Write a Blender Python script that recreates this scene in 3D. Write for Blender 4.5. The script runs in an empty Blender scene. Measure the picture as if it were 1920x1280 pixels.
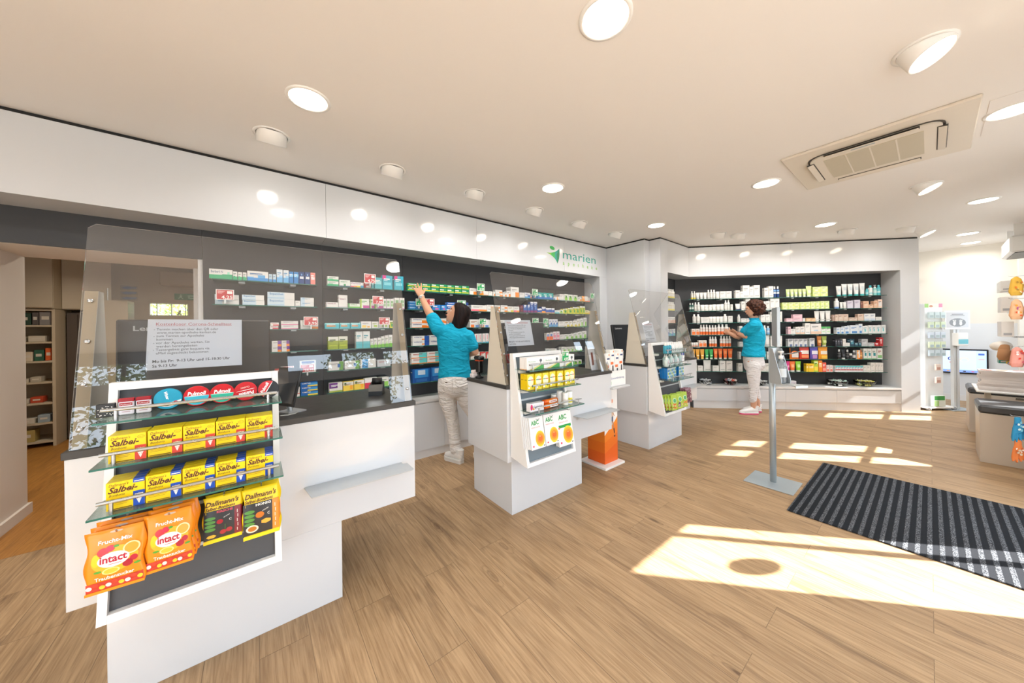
import bpy, math, random
from mathutils import Vector, Matrix
random.seed(7)
sc = bpy.context.scene
COL = sc.collection

# ---------------------------------------------------------------- camera
cam_d = bpy.data.cameras.new('camera')
cam = bpy.data.objects.new('camera', cam_d)
COL.objects.link(cam)
cam_d.sensor_width = 36.0
cam_d.lens = 614.07 / 1920 * 36.0
cam_d.shift_y = -(640 - 615.92) / 1920
cam_d.clip_start = 0.05
cam_d.clip_end = 200
_R = Vector((0.78676149, -0.61714812, -0.01159972))
_D = Vector((-0.01023783, 0.00574286, -0.9999311))
_F = Vector((0.61717221, 0.78682604, 0.0018))
m = Matrix.Identity(4)
for i in range(3):
    m[i][0] = _R[i]; m[i][1] = -_D[i]; m[i][2] = -_F[i]
m[0][3] = 0; m[1][3] = 0; m[2][3] = 1.35
cam.matrix_world = m
sc.camera = cam

# ---------------------------------------------------------------- sky, sun, exposure
sc.view_settings.view_transform = 'Standard'
sc.view_settings.look = 'None'
sc.view_settings.gamma = 1
sc.view_settings.use_curve_mapping = False
sc.view_settings.exposure = -0.06
world = bpy.data.worlds.new('sky')
sc.world = world
world.use_nodes = True
_wn = world.node_tree.nodes
_bg = _wn['Background']
_tc = _wn.new('ShaderNodeTexCoord'); _sx = _wn.new('ShaderNodeSeparateXYZ'); _rp = _wn.new('ShaderNodeValToRGB')
_rp.color_ramp.elements[0].position = 0.45; _rp.color_ramp.elements[0].color = (0.55, 0.56, 0.55, 1)
_rp.color_ramp.elements[1].position = 0.62; _rp.color_ramp.elements[1].color = (0.70, 0.84, 1.0, 1)
_mp = _wn.new('ShaderNodeMapRange'); _mp.inputs[1].default_value = -1; _mp.inputs[2].default_value = 1
world.node_tree.links.new(_tc.outputs['Generated'], _sx.inputs[0])
world.node_tree.links.new(_sx.outputs[2], _mp.inputs[0])
world.node_tree.links.new(_mp.outputs[0], _rp.inputs[0])
world.node_tree.links.new(_rp.outputs[0], _bg.inputs[0])
_bg.inputs[1].default_value = SKY_STRENGTH = 8.0

sun_d = bpy.data.lights.new('sun', 'SUN'); sun_d.energy = 34.0; sun_d.angle = 0.009; sun_d.color = (1.0, 0.975, 0.94)
sun = bpy.data.objects.new('sun', sun_d); COL.objects.link(sun)
sun.rotation_euler = Vector((-0.884, 1.0, -0.99)).to_track_quat('-Z', 'Y').to_euler()
LAMP_W = 4.0      # big flat downlights
SPOT_W = 1.3      # swivelling spots
LAMP_COL = (1.0, 0.975, 0.95)

# ---------------------------------------------------------------- materials
def lin(h):
    h = h.lstrip('#')
    out = []
    for i in (0, 2, 4):
        c = int(h[i:i+2], 16) / 255
        out.append(c / 12.92 if c <= 0.04045 else ((c + 0.055) / 1.055) ** 2.4)
    return tuple(out) + (1,)
_mc = {}
def mat(h, rough=0.5, metal=0.0, spec=0.5, coat=0.0, emit=0.0):
    k = (h, rough, metal, spec, coat, emit)
    if k in _mc: return _mc[k]
    M = bpy.data.materials.new('mat_' + h.lstrip('#') + '_%d' % int(rough*100))
    M.use_nodes = True
    n = M.node_tree.nodes; l = M.node_tree.links; b = n['Principled BSDF']
    b.inputs['Base Color'].default_value = lin(h)
    b.inputs['Roughness'].default_value = rough
    b.inputs['Metallic'].default_value = metal
    b.inputs['Specular IOR Level'].default_value = spec
    b.inputs['Coat Weight'].default_value = coat
    if emit:
        b.inputs['Emission Color'].default_value = lin(h)
        b.inputs['Emission Strength'].default_value = emit
    elif rough > 0.05:
        t = n.new('ShaderNodeTexNoise'); t.inputs['Scale'].default_value = 40
        r = n.new('ShaderNodeMapRange'); r.inputs[3].default_value = max(0.02, rough - 0.04); r.inputs[4].default_value = min(1, rough + 0.04)
        tc = n.new('ShaderNodeTexCoord')
        l.new(tc.outputs['Object'], t.inputs['Vector']); l.new(t.outputs[0], r.inputs[0]); l.new(r.outputs[0], b.inputs['Roughness'])
    _mc[k] = M
    return M
def nodemat(name):
    M = bpy.data.materials.new(name); M.use_nodes = True
    return M, M.node_tree.nodes, M.node_tree.links, M.node_tree.nodes['Principled BSDF']
def glassmat(name, tint, rough=0.0, refl=1.0, body=0.0, bodycol=(1, 1, 1, 1)):
    # thin sheet: straight-through tint plus a mirror layer with Fresnel
    M = bpy.data.materials.new(name); M.use_nodes = True
    n = M.node_tree.nodes; l = M.node_tree.links
    n.remove(n['Principled BSDF'])
    out = n['Material Output']
    tr = n.new('ShaderNodeBsdfTransparent'); tr.inputs[0].default_value = tint
    gl = n.new('ShaderNodeBsdfGlossy'); gl.inputs['Roughness'].default_value = rough
    fr = n.new('ShaderNodeFresnel'); fr.inputs[0].default_value = 1.49
    mu = n.new('ShaderNodeMath'); mu.operation = 'MULTIPLY'; mu.inputs[1].default_value = refl; mu.use_clamp = True
    mx = n.new('ShaderNodeMixShader')
    l.new(fr.outputs[0], mu.inputs[0]); l.new(mu.outputs[0], mx.inputs[0]); l.new(gl.outputs[0], mx.inputs[2])
    if body:
        df = n.new('ShaderNodeBsdfDiffuse'); df.inputs[0].default_value = bodycol
        m2 = n.new('ShaderNodeMixShader'); m2.inputs[0].default_value = body
        l.new(tr.outputs[0], m2.inputs[1]); l.new(df.outputs[0], m2.inputs[2]); l.new(m2.outputs[0], mx.inputs[1])
    else:
        l.new(tr.outputs[0], mx.inputs[1])
    l.new(mx.outputs[0], out.inputs[0])
    return M
def floor_mat(name, c0, c1, c2, width, length, seam=0.35, knots=True):
    M, n, l, b = nodemat(name)
    def N(t, **k):
        q = n.new('ShaderNode'+t)
        for a_, v in k.items(): setattr(q, a_, v)
        return q
    def mapped(src, sc_):
        q = N('Mapping'); q.inputs['Scale'].default_value = sc_; l.new(src, q.inputs[0]); return q.outputs[0]
    def rng(src, a_, b_, c_=0.0, d_=1.0, smooth=False):
        q = N('MapRange'); q.interpolation_type = 'SMOOTHSTEP' if smooth else 'LINEAR'
        for i, v in enumerate((a_, b_, c_, d_)): q.inputs[i+1].default_value = v
        l.new(src, q.inputs[0]); return q.outputs[0]
    def mth(op, a_, b_):
        q = N('Math', operation=op)
        for i, v in enumerate((a_, b_)):
            if hasattr(v, 'links'): l.new(v, q.inputs[i])
            else: q.inputs[i].default_value = v
        return q.outputs[0]
    def mixc(f, a_, b_):
        q = N('Mix', data_type='RGBA'); l.new(f, q.inputs[0])
        for i, v in ((6, a_), (7, b_)):
            if hasattr(v, 'links'): l.new(v, q.inputs[i])
            else: q.inputs[i].default_value = lin(v)
        return q.outputs[2]
    tc = N('TexCoord'); mp = N('Mapping'); mp.inputs['Rotation'].default_value[2] = math.radians(90); l.new(tc.outputs['Object'], mp.inputs[0])
    br = N('TexBrick'); br.offset = 0.37; br.offset_frequency = 2
    for k, v in (('Scale',1),('Brick Width',length),('Row Height',width),('Mortar Size',0.0014),('Mortar Smooth',0.1)): br.inputs[k].default_value = v
    br.inputs['Color1'].default_value = (0,0,0,1); br.inputs['Color2'].default_value = (1,1,1,1); br.inputs['Mortar'].default_value = (.5,.5,.5,1)
    l.new(mp.outputs[0], br.inputs[0])
    off = N('VectorMath', operation='MULTIPLY_ADD'); off.inputs[1].default_value = (37,19,11); l.new(br.outputs[0], off.inputs[0]); l.new(mp.outputs[0], off.inputs[2]); o = off.outputs[0]
    fine = N('TexNoise'); fine.inputs['Scale'].default_value = 2.2; fine.inputs['Detail'].default_value = 7; fine.inputs['Roughness'].default_value = .62; fine.inputs['Distortion'].default_value = .6
    l.new(mapped(o, (1.9, 44, 1)), fine.inputs[0])
    mid = N('TexNoise'); mid.inputs['Scale'].default_value = 1.5; mid.inputs['Detail'].default_value = 5; mid.inputs['Distortion'].default_value = 1.2
    l.new(mapped(o, (1.0, 7.0, 1)), mid.inputs[0])
    big = N('TexNoise'); big.inputs['Scale'].default_value = 1.4; big.inputs['Detail'].default_value = 2
    l.new(mapped(o, (.8, 2.6, 1)), big.inputs[0])
    col = mixc(rng(fine.outputs[0], .36, .63), c1, c0)
    col = mixc(mth('MULTIPLY', rng(mid.outputs[0], .52, .72, smooth=True), .5), col, c2)
    col = mixc(mth('MULTIPLY', rng(big.outputs[0], .45, .72, smooth=True), .22), col, c2)
    if knots:
        vo = N('TexVoronoi'); vo.inputs['Scale'].default_value = 1.0; vo.inputs['Randomness'].default_value = .9
        l.new(mapped(o, (1.9, 6.6, 1)), vo.inputs['Vector'])
        d = mth('ADD', vo.outputs['Distance'], mth('MULTIPLY', mid.outputs[0], .16))
        ring = rng(mth('SINE', mth('MULTIPLY', d, 78), 0), .1, .95)
        near = rng(d, .10, .40, 1, 0, True)
        col = mixc(mth('MULTIPLY', mth('MULTIPLY', ring, near), .42), col, c2)
        col = mixc(mth('MULTIPLY', rng(d, .08, .20, 1, 0, True), .8), col, c2)
    hs = N('HueSaturation'); l.new(rng(br.outputs[0], 0, 1, .95, 1.03), hs.inputs['Value']); l.new(col, hs.inputs['Color'])
    l.new(mixc(mth('MULTIPLY', br.outputs['Fac'], seam), hs.outputs[0], '#3a2a1c'), b.inputs['Base Color'])
    b.inputs['Roughness'].default_value = 0.46
    b.inputs['Specular IOR Level'].default_value = 0.35
    bp = N('Bump'); bp.inputs['Strength'].default_value = 0.05; l.new(fine.outputs[0], bp.inputs['Height']); l.new(bp.outputs[0], b.inputs['Normal'])
    return M
M_FLOOR = floor_mat('oak_vinyl_planks', '#b99a75', '#987957', '#5a412c', 0.178, 1.25, seam=.45)
M_FLOOR2 = floor_mat('honey_parquet', '#b9823f', '#a06c30', '#70481f', 0.07, 0.6, seam=0.25, knots=False)
def plaster(name, c, bump=0.02, rough=0.85, scale=90):
    M, n, l, b = nodemat(name)
    tc = n.new('ShaderNodeTexCoord'); t = n.new('ShaderNodeTexNoise'); t.inputs['Scale'].default_value = scale; t.inputs['Detail'].default_value = 3
    l.new(tc.outputs['Object'], t.inputs[0])
    bp = n.new('ShaderNodeBump'); bp.inputs['Strength'].default_value = bump; l.new(t.outputs[0], bp.inputs['Height']); l.new(bp.outputs[0], b.inputs['Normal'])
    b.inputs['Base Color'].default_value = lin(c); b.inputs['Roughness'].default_value = rough
    return M
M_CEIL = plaster('ceiling_paint', '#ece8e4', rough=0.6)
M_WALL = plaster('cream_wall_paint', '#e0dacf')
M_WALLG = plaster('pale_grey_paint', '#d6d8da')
M_JAMB = plaster('worn_plaster', '#e2dad2', bump=0.15, scale=25)
M_BACK = plaster('back_room_paint', '#b3a690')
M_GLOSS = mat('#d3d5d8', 0.09)
M_SATIN = mat('#dad9d8', 0.35)
M_DARK = mat('#37383b', 0.55)
M_SLAB = mat('#393735', 0.42)
M_STEEL = mat('#b9bdc0', 0.28, 1.0)
M_STEEL2 = mat('#bfc3c5', 0.4, 0.6)
M_SILVER = mat('#b4bdc2', 0.38, 0.55)
M_BLACK = mat('#111214', 0.35)
M_WHITE = mat('#f2f1ee', 0.45)
M_GREY = mat('#8b8d8f', 0.5)
M_ACRYL = glassmat('acrylic_sheet', (0.93, 0.935, 0.94, 1), refl=2.1, body=0.035, bodycol=(0.8, 0.8, 0.82, 1))
M_ACREDGE = glassmat('acrylic_edge', (0.7, 0.72, 0.74, 1), refl=2.0, body=0.35, bodycol=(0.8, 0.82, 0.84, 1))
M_GLASS = glassmat('shelf_glass', (0.86, 0.95, 0.92, 1), refl=.8, body=.10, bodycol=(.62,.78,.74,1))
M_GEDGE = mat('#2f6a5e', 0.2)
M_BOWL = glassmat('bowl_glass', (0.975, 0.985, 0.985, 1), refl=1.6)
def foliage_mat(name, a, b_):
    M, n, l, b = nodemat(name)
    tc = n.new('ShaderNodeTexCoord'); t = n.new('ShaderNodeTexNoise'); t.inputs['Scale'].default_value = 3.5; t.inputs['Detail'].default_value = 3
    r = n.new('ShaderNodeValToRGB'); r.color_ramp.elements[0].color = lin(a); r.color_ramp.elements[1].color = lin(b_)
    r.color_ramp.elements[0].position = 0.35; r.color_ramp.elements[1].position = 0.65
    l.new(tc.outputs['Object'], t.inputs[0]); l.new(t.outputs[0], r.inputs[0]); l.new(r.outputs[0], b.inputs['Base Color'])
    b.inputs['Roughness'].default_value = 0.7
    b.inputs['Transmission Weight'].default_value = 0.0
    return M
M_LEAF = foliage_mat('tree_leaves', '#1e2f12', '#7d8f33')
M_LEAF2 = foliage_mat('bush_leaves', '#4d7a1f', '#c9e070')

# ---------------------------------------------------------------- mesh helpers
class MB:
    """Collects faces with materials and builds ONE mesh object."""
    def __init__(s, M=None):
        s.v = []; s.f = []; s.mi = []; s.sm = []; s.mats = []; s.M = M; s.W = None
    def m(s, mt):
        if mt not in s.mats: s.mats.append(mt)
        return s.mats.index(mt)
    def add(s, vs, fs, mt, smooth=False):
        o = len(s.v); i = s.m(mt)
        for p in vs:
            p = Vector(p)
            if s.W: p = Vector(s.W(p))
            s.v.append(s.M @ p if s.M is not None else p)
        for f in fs:
            s.f.append([o + k for k in f]); s.mi.append(i); s.sm.append(smooth)
        return s
    def box(s, x0, x1, y0, y1, z0, z1, mt, front=None, c=0.0):
        if c:
            return s.cbox(x0, x1, y0, y1, z0, z1, mt, c)
        v = [(x0,y0,z0),(x1,y0,z0),(x1,y1,z0),(x0,y1,z0),(x0,y0,z1),(x1,y0,z1),(x1,y1,z1),(x0,y1,z1)]
        s.add(v, [(3,2,1,0),(4,5,6,7),(1,2,6,5),(2,3,7,6),(3,0,4,7)], mt)
        s.add([v[0],v[1],v[5],v[4]], [(0,1,2,3)], front or mt)
        return s
    def cbox(s, x0, x1, y0, y1, z0, z1, mt, c):
        # chamfered box
        v = []; f = []
        X = (x0, x1); Y = (y0, y1); Z = (z0, z1); idx = {}
        for a in (0,1):
            for b in (0,1):
                for d in (0,1):
                    for ax in range(3):
                        p = [X[a], Y[b], Z[d]]; sg = [1 if q == 0 else -1 for q in (a,b,d)]
                        for k in range(3):
                            if k != ax: p[k] += sg[k] * c
                        idx[(a,b,d,ax)] = len(v); v.append(tuple(p))
        I = idx
        for ax in range(3):
            for sd in (0,1):
                ks = [(0,0),(1,0),(1,1),(0,1)]
                q = []
                for (p_, r_) in ks:
                    key = [0,0,0]; key[ax] = sd; key[(ax+1)%3] = p_; key[(ax+2)%3] = r_
                    q.append(I[(key[0],key[1],key[2],ax)])
                f.append(q if sd else q[::-1])
        for ax in range(3):  # edges running along ax
            b_, c_ = (ax+1)%3, (ax+2)%3
            for sb in (0,1):
                for s2 in (0,1):
                    k0 = [0,0,0]; k0[b_] = sb; k0[c_] = s2; k1 = k0[:]; k1[ax] = 1
                    q = [I[tuple(k0)+(b_,)], I[tuple(k1)+(b_,)], I[tuple(k1)+(c_,)], I[tuple(k0)+(c_,)]]
                    f.append(q if (sb ^ s2) else q[::-1])
        for a in (0,1):
            for b in (0,1):
                for d in (0,1):
                    q = [I[(a,b,d,0)], I[(a,b,d,1)], I[(a,b,d,2)]]
                    f.append(q if (a+b+d) % 2 else q[::-1])
        return s.add(v, f, mt)
    def prism(s, poly, z0, z1, mt, caps=True):
        n = len(poly); a = sum(poly[i][0]*poly[(i+1)%n][1]-poly[(i+1)%n][0]*poly[i][1] for i in range(n))
        if a < 0: poly = poly[::-1]
        v = [(p[0],p[1],z0) for p in poly] + [(p[0],p[1],z1) for p in poly]
        f = [(i,(i+1)%n,n+(i+1)%n,n+i) for i in range(n)]
        if caps: f += [tuple(range(n))[::-1], tuple(range(n,2*n))]
        return s.add(v, f, mt)
    def xprism(s, prof, x0, x1, mt):
        # profile in (y,z), extruded along x
        n = len(prof); a = sum(prof[i][0]*prof[(i+1)%n][1]-prof[(i+1)%n][0]*prof[i][1] for i in range(n))
        if a < 0: prof = prof[::-1]
        v = [(x0,p[0],p[1]) for p in prof] + [(x1,p[0],p[1]) for p in prof]
        f = [(i,(i+1)%n,n+(i+1)%n,n+i) for i in range(n)]
        f += [tuple(range(n))[::-1], tuple(range(n,2*n))]
        return s.add(v, f, mt)
    def quad(s, pts, mt): return s.add(pts, [tuple(range(len(pts)))], mt)
    def tube(s, pts, r, mt, n=8, caps=True, smooth=True):
        pts = [Vector(p) for p in pts]
        rs = r if isinstance(r, (list, tuple)) else [r]*len(pts)
        v = []; f = []
        up = None
        for i, p in enumerate(pts):
            t = (pts[min(i+1,len(pts)-1)] - pts[max(i-1,0)]).normalized()
            if up is None: up = Vector((0,0,1)) if abs(t.z) < 0.9 else Vector((0,1,0))
            a = t.cross(up).normalized(); b = a.cross(t).normalized(); up = b
            for k in range(n):
                w = 2*math.pi*k/n
                v.append(p + (a*math.cos(w) + b*math.sin(w))*rs[i])
        for i in range(len(pts)-1):
            for k in range(n):
                f.append((i*n+k, i*n+(k+1)%n, (i+1)*n+(k+1)%n, (i+1)*n+k))
        s.add(v, f, mt, smooth)
        if caps: s.add(v, [tuple(range(n))[::-1], tuple(range(len(v)-n, len(v)))], mt)
        return s
    def lathe(s, prof, mt, c=(0,0,0), n=16, smooth=True, ax='z', sy=1.0):
        v = []; f = []
        for (r, z) in prof:
            for k in range(n):
                w = 2*math.pi*k/n
                x, y = r*math.cos(w), r*math.sin(w)*sy
                v.append((c[0]+x, c[1]+y, c[2]+z) if ax == 'z' else ((c[0]+z, c[1]+x, c[2]+y) if ax == 'x' else (c[0]+x, c[1]+z, c[2]-y)))
        for i in range(len(prof)-1):
            for k in range(n):
                f.append((i*n+k, i*n+(k+1)%n, (i+1)*n+(k+1)%n, (i+1)*n+k))
        s.add(v, f, mt, smooth)
        if prof[0][0] > 1e-6: s.add(v[:n], [tuple(range(n))[::-1]], mt)
        if prof[-1][0] > 1e-6: s.add(v[-n:], [tuple(range(n))], mt)
        return s
    def loft(s, secs, mt, n=16, caps=True, smooth=True):
        # secs: (centre, axis_a, axis_b) ellipse half-axes as vectors
        v = []; f = []
        for c, a, b in secs:
            c, a, b = Vector(c), Vector(a), Vector(b)
            for k in range(n):
                w = 2*math.pi*k/n
                v.append(c + a*math.cos(w) + b*math.sin(w))
        for i in range(len(secs)-1):
            for k in range(n):
                f.append((i*n+k, i*n+(k+1)%n, (i+1)*n+(k+1)%n, (i+1)*n+k))
        s.add(v, f, mt, smooth)
        if caps: s.add(v, [tuple(range(n))[::-1], tuple(range(len(v)-n, len(v)))], mt, smooth)
        return s
    def text(s, body, size, x, z, mt, y=0.0, w=None, align='L', shear=0.0, bold=0.0, rot=0.0, sx=1.0):
        """Flat lettering in the xz plane facing -y."""
        vs, fs, wd = text_geo(body, shear, bold)
        k = size
        kx = k * sx
        if w and wd * kx > 0: kx = w / wd
        ox = -wd*kx/2 if align == 'C' else (-wd*kx if align == 'R' else 0)
        cr, sr = math.cos(rot), math.sin(rot)
        out = []
        for (a, b) in vs:
            px, pz = a*kx + ox, b*k
            out.append((x + px*cr - pz*sr, y, z + px*sr + pz*cr))
        return s.add(out, fs, mt)
    def disc(s, x, z, rx, rz, mt, y=0.0, n=20, a0=0, a1=360, rot=0.0):
        p = []
        steps = n
        if s.W:
            v = [(x,y,z)]; f = []
            for q in range(1,5):
                for k in range(n):
                    w = 2*math.pi*k/n; v.append((x+rx*q/4*math.cos(w+rot), y, z+rz*q/4*math.sin(w+rot)))
            for k in range(n): f.append((0,1+k,1+(k+1)%n))
            for q in range(3):
                for k in range(n): f.append((1+q*n+k,1+(q+1)*n+k,1+(q+1)*n+(k+1)%n,1+q*n+(k+1)%n))
            return s.add(v, f, mt, True)
        full = abs(a1-a0-360) < 1e-6
        cr, sr = math.cos(rot), math.sin(rot)
        for k in range(steps if full else steps+1):
            w = math.radians(a0 + (a1-a0)*k/steps)
            u, q = rx*math.cos(w), rz*math.sin(w)
            p.append((x + u*cr - q*sr, y, z + u*sr + q*cr))
        return s.add(p, [tuple(range(len(p)))], mt)
    def rect(s, x0, x1, z0, z1, mt, y=0.0):
        if s.W:
            n = 8; v = [(x0+(x1-x0)*i/n, y, z0+(z1-z0)*j/n) for j in range(n+1) for i in range(n+1)]
            return s.add(v, [(j*(n+1)+i, j*(n+1)+i+1, (j+1)*(n+1)+i+1, (j+1)*(n+1)+i) for j in range(n) for i in range(n)], mt, True)
        return s.add([(x0,y,z0),(x1,y,z0),(x1,y,z1),(x0,y,z1)], [(0,1,2,3)], mt)
    def poly(s, pts, mt, y=0.0):
        return s.add([(p[0],y,p[1]) for p in pts], [tuple(range(len(pts)))], mt)
    def mesh(s, name):
        me = bpy.data.meshes.new(name)
        me.from_pydata([tuple(p) for p in s.v], [], s.f)
        for mt in s.mats: me.materials.append(mt)
        me.polygons.foreach_set('material_index', s.mi)
        me.polygons.foreach_set('use_smooth', s.sm)
        me.update()
        return me
    def build(s, name, parent=None, loc=None, rz=0.0, kind=None):
        o = bpy.data.objects.new(name, s.mesh(name)); COL.objects.link(o)
        if parent is not None: o.parent = parent
        if loc is not None: o.location = loc
        if rz: o.rotation_euler = (0, 0, rz)
        if kind: o['kind'] = kind
        return o
_tc_ = {}
def text_geo(body, shear=0.0, bold=0.0):
    k = (body, shear, bold)
    if k in _tc_: return _tc_[k]
    cu = bpy.data.curves.new('t', 'FONT'); cu.body = body; cu.size = 1; cu.shear = shear; cu.offset = bold; cu.resolution_u = 2
    ob = bpy.data.objects.new('t', cu)
    me = bpy.data.meshes.new_from_object(ob)
    vs = [(v.co.x, v.co.y) for v in me.vertices]; fs = []
    for p in me.polygons:
        q = list(p.vertices)
        if p.normal.z < 0: q = q[::-1]
        fs.append(q)
    x0 = min([v[0] for v in vs] or [0]); x1 = max([v[0] for v in vs] or [0])
    vs = [(a - x0, b) for a, b in vs]
    bpy.data.meshes.remove(me); bpy.data.objects.remove(ob); bpy.data.curves.remove(cu)
    _tc_[k] = (vs, fs, x1 - x0)
    return _tc_[k]
def empty(name, loc=(0,0,0), rz=0.0):
    o = bpy.data.objects.new(name, None); COL.objects.link(o); o.location = loc; o.rotation_euler = (0,0,rz); o.empty_display_size = 0.1
    return o
def tag(o, label, cat, group=None, kind=None):
    o['label'] = label; o['category'] = cat
    if group: o['group'] = group
    if kind: o['kind'] = kind
    return o
def copy_tree(o, parent=None):
    c = o.copy(); COL.objects.link(c); c.parent = parent
    for ch in list(o.children):
        copy_tree(ch, c)
    return c
def bevel(o, w=0.003, seg=2):
    b = o.modifiers.new('bevel', 'BEVEL'); b.width = w; b.segments = seg; b.limit_method = 'ANGLE'; b.harden_normals = False
    return o
ORD = ['first','second','third','fourth','fifth','sixth','seventh','eighth','ninth','tenth','eleventh','twelfth','thirteenth','fourteenth','fifteenth','sixteenth','seventeenth','eighteenth','nineteenth','twentieth']
def ordw(i): return ORD[i] if i < len(ORD) else ORD[19]
# ---------------------------------------------------------------- room shell
ZC = 2.67
YF = -1.15          # inner face of the glazed front
P0 = Vector((5.66, 2.46)); DR = Vector((0.6987, -0.7154)); NR = Vector((0.7154, 0.6987))
RZR = math.atan2(DR.y, DR.x)
def rp(s, off=0.0):
    p = P0 + DR*s + NR*off
    return (p.x, p.y)
S_P1, S_P2 = 3.05, 3.30
MB().box(-2.6, 9.7, -1.3, 3.455, -0.05, 0, M_FLOOR).build('floor', kind='structure')
MB().box(-4.6, 4.0, 3.457, 7.2, -0.05, 0, M_FLOOR2).build('floor', kind='structure')
MB().box(-2.8, 9.9, YF-0.15, 3.62, ZC, ZC+0.12, M_CEIL).build('ceiling', kind='structure')
MB().box(-4.6, 4.0, 4.22, 7.25, 2.42, 2.5, M_BACK).build('ceiling', kind='structure')
# main wall: white fascia panels over the recess
b = MB()
for x0, x1 in ((-2.6,0.499),(0.501,2.059),(2.061,3.559),(3.561,4.57)):
    b.box(x0, x1, 3.286, 3.6, 2.172, 2.648, M_GLOSS)
b.box(4.385, 4.57, 3.286, 3.62, 0, 2.171, M_GLOSS)
b.build('wall_main_fascia', kind='structure')
MB().box(-2.6, 4.57, 3.292, 3.6, 2.6485, ZC-0.001, M_BLACK).build('gap_shade_1', kind='structure')  # black strip standing in for the shadow gap under the ceiling
# charcoal back panels, joints every 0.85 m
b = MB()
xs = [-0.33, 0.51, 1.29, 2.24, 3.02, 3.69, 4.40]
for x0, x1 in zip(xs[:-1], xs[1:]):
    b.box(x0+0.0012, x1-0.0012, 3.6, 3.62, 0.0, 2.3, M_DARK)
b.box(-2.6, -0.3325, 3.6, 3.62, 1.936, 2.3, M_DARK)
b.box(-0.33, 4.4, 3.621, 3.64, 0, 2.4, M_BLACK)
b.build('wall_main', kind='structure')
# doorway through the thick wall
b = MB(); b.box(-2.6, -0.36, 3.622, 4.2, 1.935, 2.3, M_JAMB); b.build('wall_lintel', kind='structure')
b = MB(); b.box(-2.6, -1.37, 3.5, 4.22, 0, 1.9345, M_JAMB); b.build('wall_left_jamb', kind='structure')
MB().box(-2.6, -1.352, 3.5, 4.235, 0, 0.075, M_JAMB).build('baseboard_left', kind='structure')
b = MB(); b.box(-0.36, -0.331, 3.622, 4.2, 0, 2.3, M_SATIN); b.box(-0.44, -0.36, 4.12, 4.2, 0, 1.934, M_SATIN); b.build('wall_right_jamb', kind='structure')
MB().box(-2.8, -2.6, YF-.15, 4.22, 0, ZC+.1, M_WALL).build('wall_left', kind='structure')
# short return walls between the two shelf walls
b = MB()
b.box(4.57, 4.70, 2.615, 3.6, 0, 2.648, M_GLOSS)
b.box(4.70, 4.912, 2.44, 2.76, 0, 2.648, M_GLOSS)
b.build('wall_return', kind='structure')
b = MB(); b.box(4.575, 4.70, 2.62, 3.6, 2.6485, ZC-.001, M_BLACK); b.prism([(4.706,2.446),(4.92,2.446),(4.92,2.76),(4.706,2.76)], 2.6485, ZC-.001, M_BLACK); b.build('gap_shade_2', kind='structure')  # black filling paints the same ceiling gap shade on the return walls
# right shelf wall (turned 45 degrees): fascia, dark back, side panel
Bk = [ (4.912, 2.76), (5.79, 2.755), rp(S_P1, .30) ]
b = MB()
b.prism([(4.9125, 2.44), (5.659, 2.459), (5.7885,2.7545), (4.9125, 2.76)], 2.172, 2.648, M_GLOSS)
def rseg(s0, s1, o0, o1): return [rp(s0,o0), rp(s1,o0), rp(s1,o1), rp(s0,o1)]
b.prism([rp(0.001), rp(1.5245), rp(1.5245,.3), (5.79,2.755)], 2.172, 2.648, M_GLOSS)
b.prism(rseg(1.5265, S_P1, 0, .3), 2.172, 2.648, M_GLOSS)
b.build('wall_right_fascia', kind='structure')
MB().prism([(4.92,2.447), (5.662,2.466), rp(S_P2-.01,.006), rp(S_P2-.01,.3), (5.79,2.75), (4.92,2.75)], 2.6485, ZC-.001, M_BLACK).build('gap_shade_3', kind='structure')  # black band in place of the gap's shadow above the shelf wall
b = MB()
b.prism([(4.9125,2.7605),(5.795,2.7605),(5.82,2.80),(4.9125,2.80)], 0.0, 2.3, M_DARK)
sl = [-0.118, 0.76, 1.48, 2.23, 3.0495]
for s0, s1 in zip(sl[:-1], sl[1:]): b.prism(rseg(s0+.001, s1-.001, .301, .33), 0, 2.3, M_DARK)
b.prism(rseg(-.16, 3.05, .331, .35), 0, 2.4, M_BLACK)
b.build('wall_right', kind='structure')
MB().prism(rseg(S_P1+.0005, S_P2, 0, .6), 0, 2.648, M_GLOSS).build('wall_pillar', kind='structure')
# far room
MB().box(9.7, 9.85, YF-.15, 5.2, 0, ZC+.1, M_WALL).build('wall_far', kind='structure')
MB().box(9.692, 9.7, YF, 5.0, 0.10, 1.34, M_WALLG).build('wall_far_dado', kind='structure')
MB().box(9.68, 9.7, YF, 5.0, 0, 0.10, M_SATIN).build('baseboard_far', kind='structure')
MB().box(8.3, 9.9, 3.6, 3.75, 0, ZC+.1, M_WALL).build('wall_far_side', kind='structure')
MB().box(9.5, 9.7, YF, -0.87, 0, ZC, M_WALL).build('wall_far_corner', kind='structure')
# back room behind the doorway
b = MB(); 
for (x0,x1,z0,z1) in ((-4.6,-1.25,0,2.5),(-.83,4,0,2.5),(-1.25,-.83,0,1.61),(-1.25,-.83,1.80,2.5)): b.box(x0, x1, 7.2, 7.3, z0, z1, M_BACK)
b.build('wall_back_room', kind='structure')
b = MB(); b.box(-4.6,-4.5,4.22,7.2,0,2.5,M_BACK); b.box(3.9,4.0,3.7,7.2,0,2.5,M_BACK); b.box(-4.6,-2.6,4.1,4.22,0,2.5,M_BACK); b.box(-.33,4,4.1,4.2,0,2.5,M_BACK); b.build('wall_back_room_sides', kind='structure')
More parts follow.
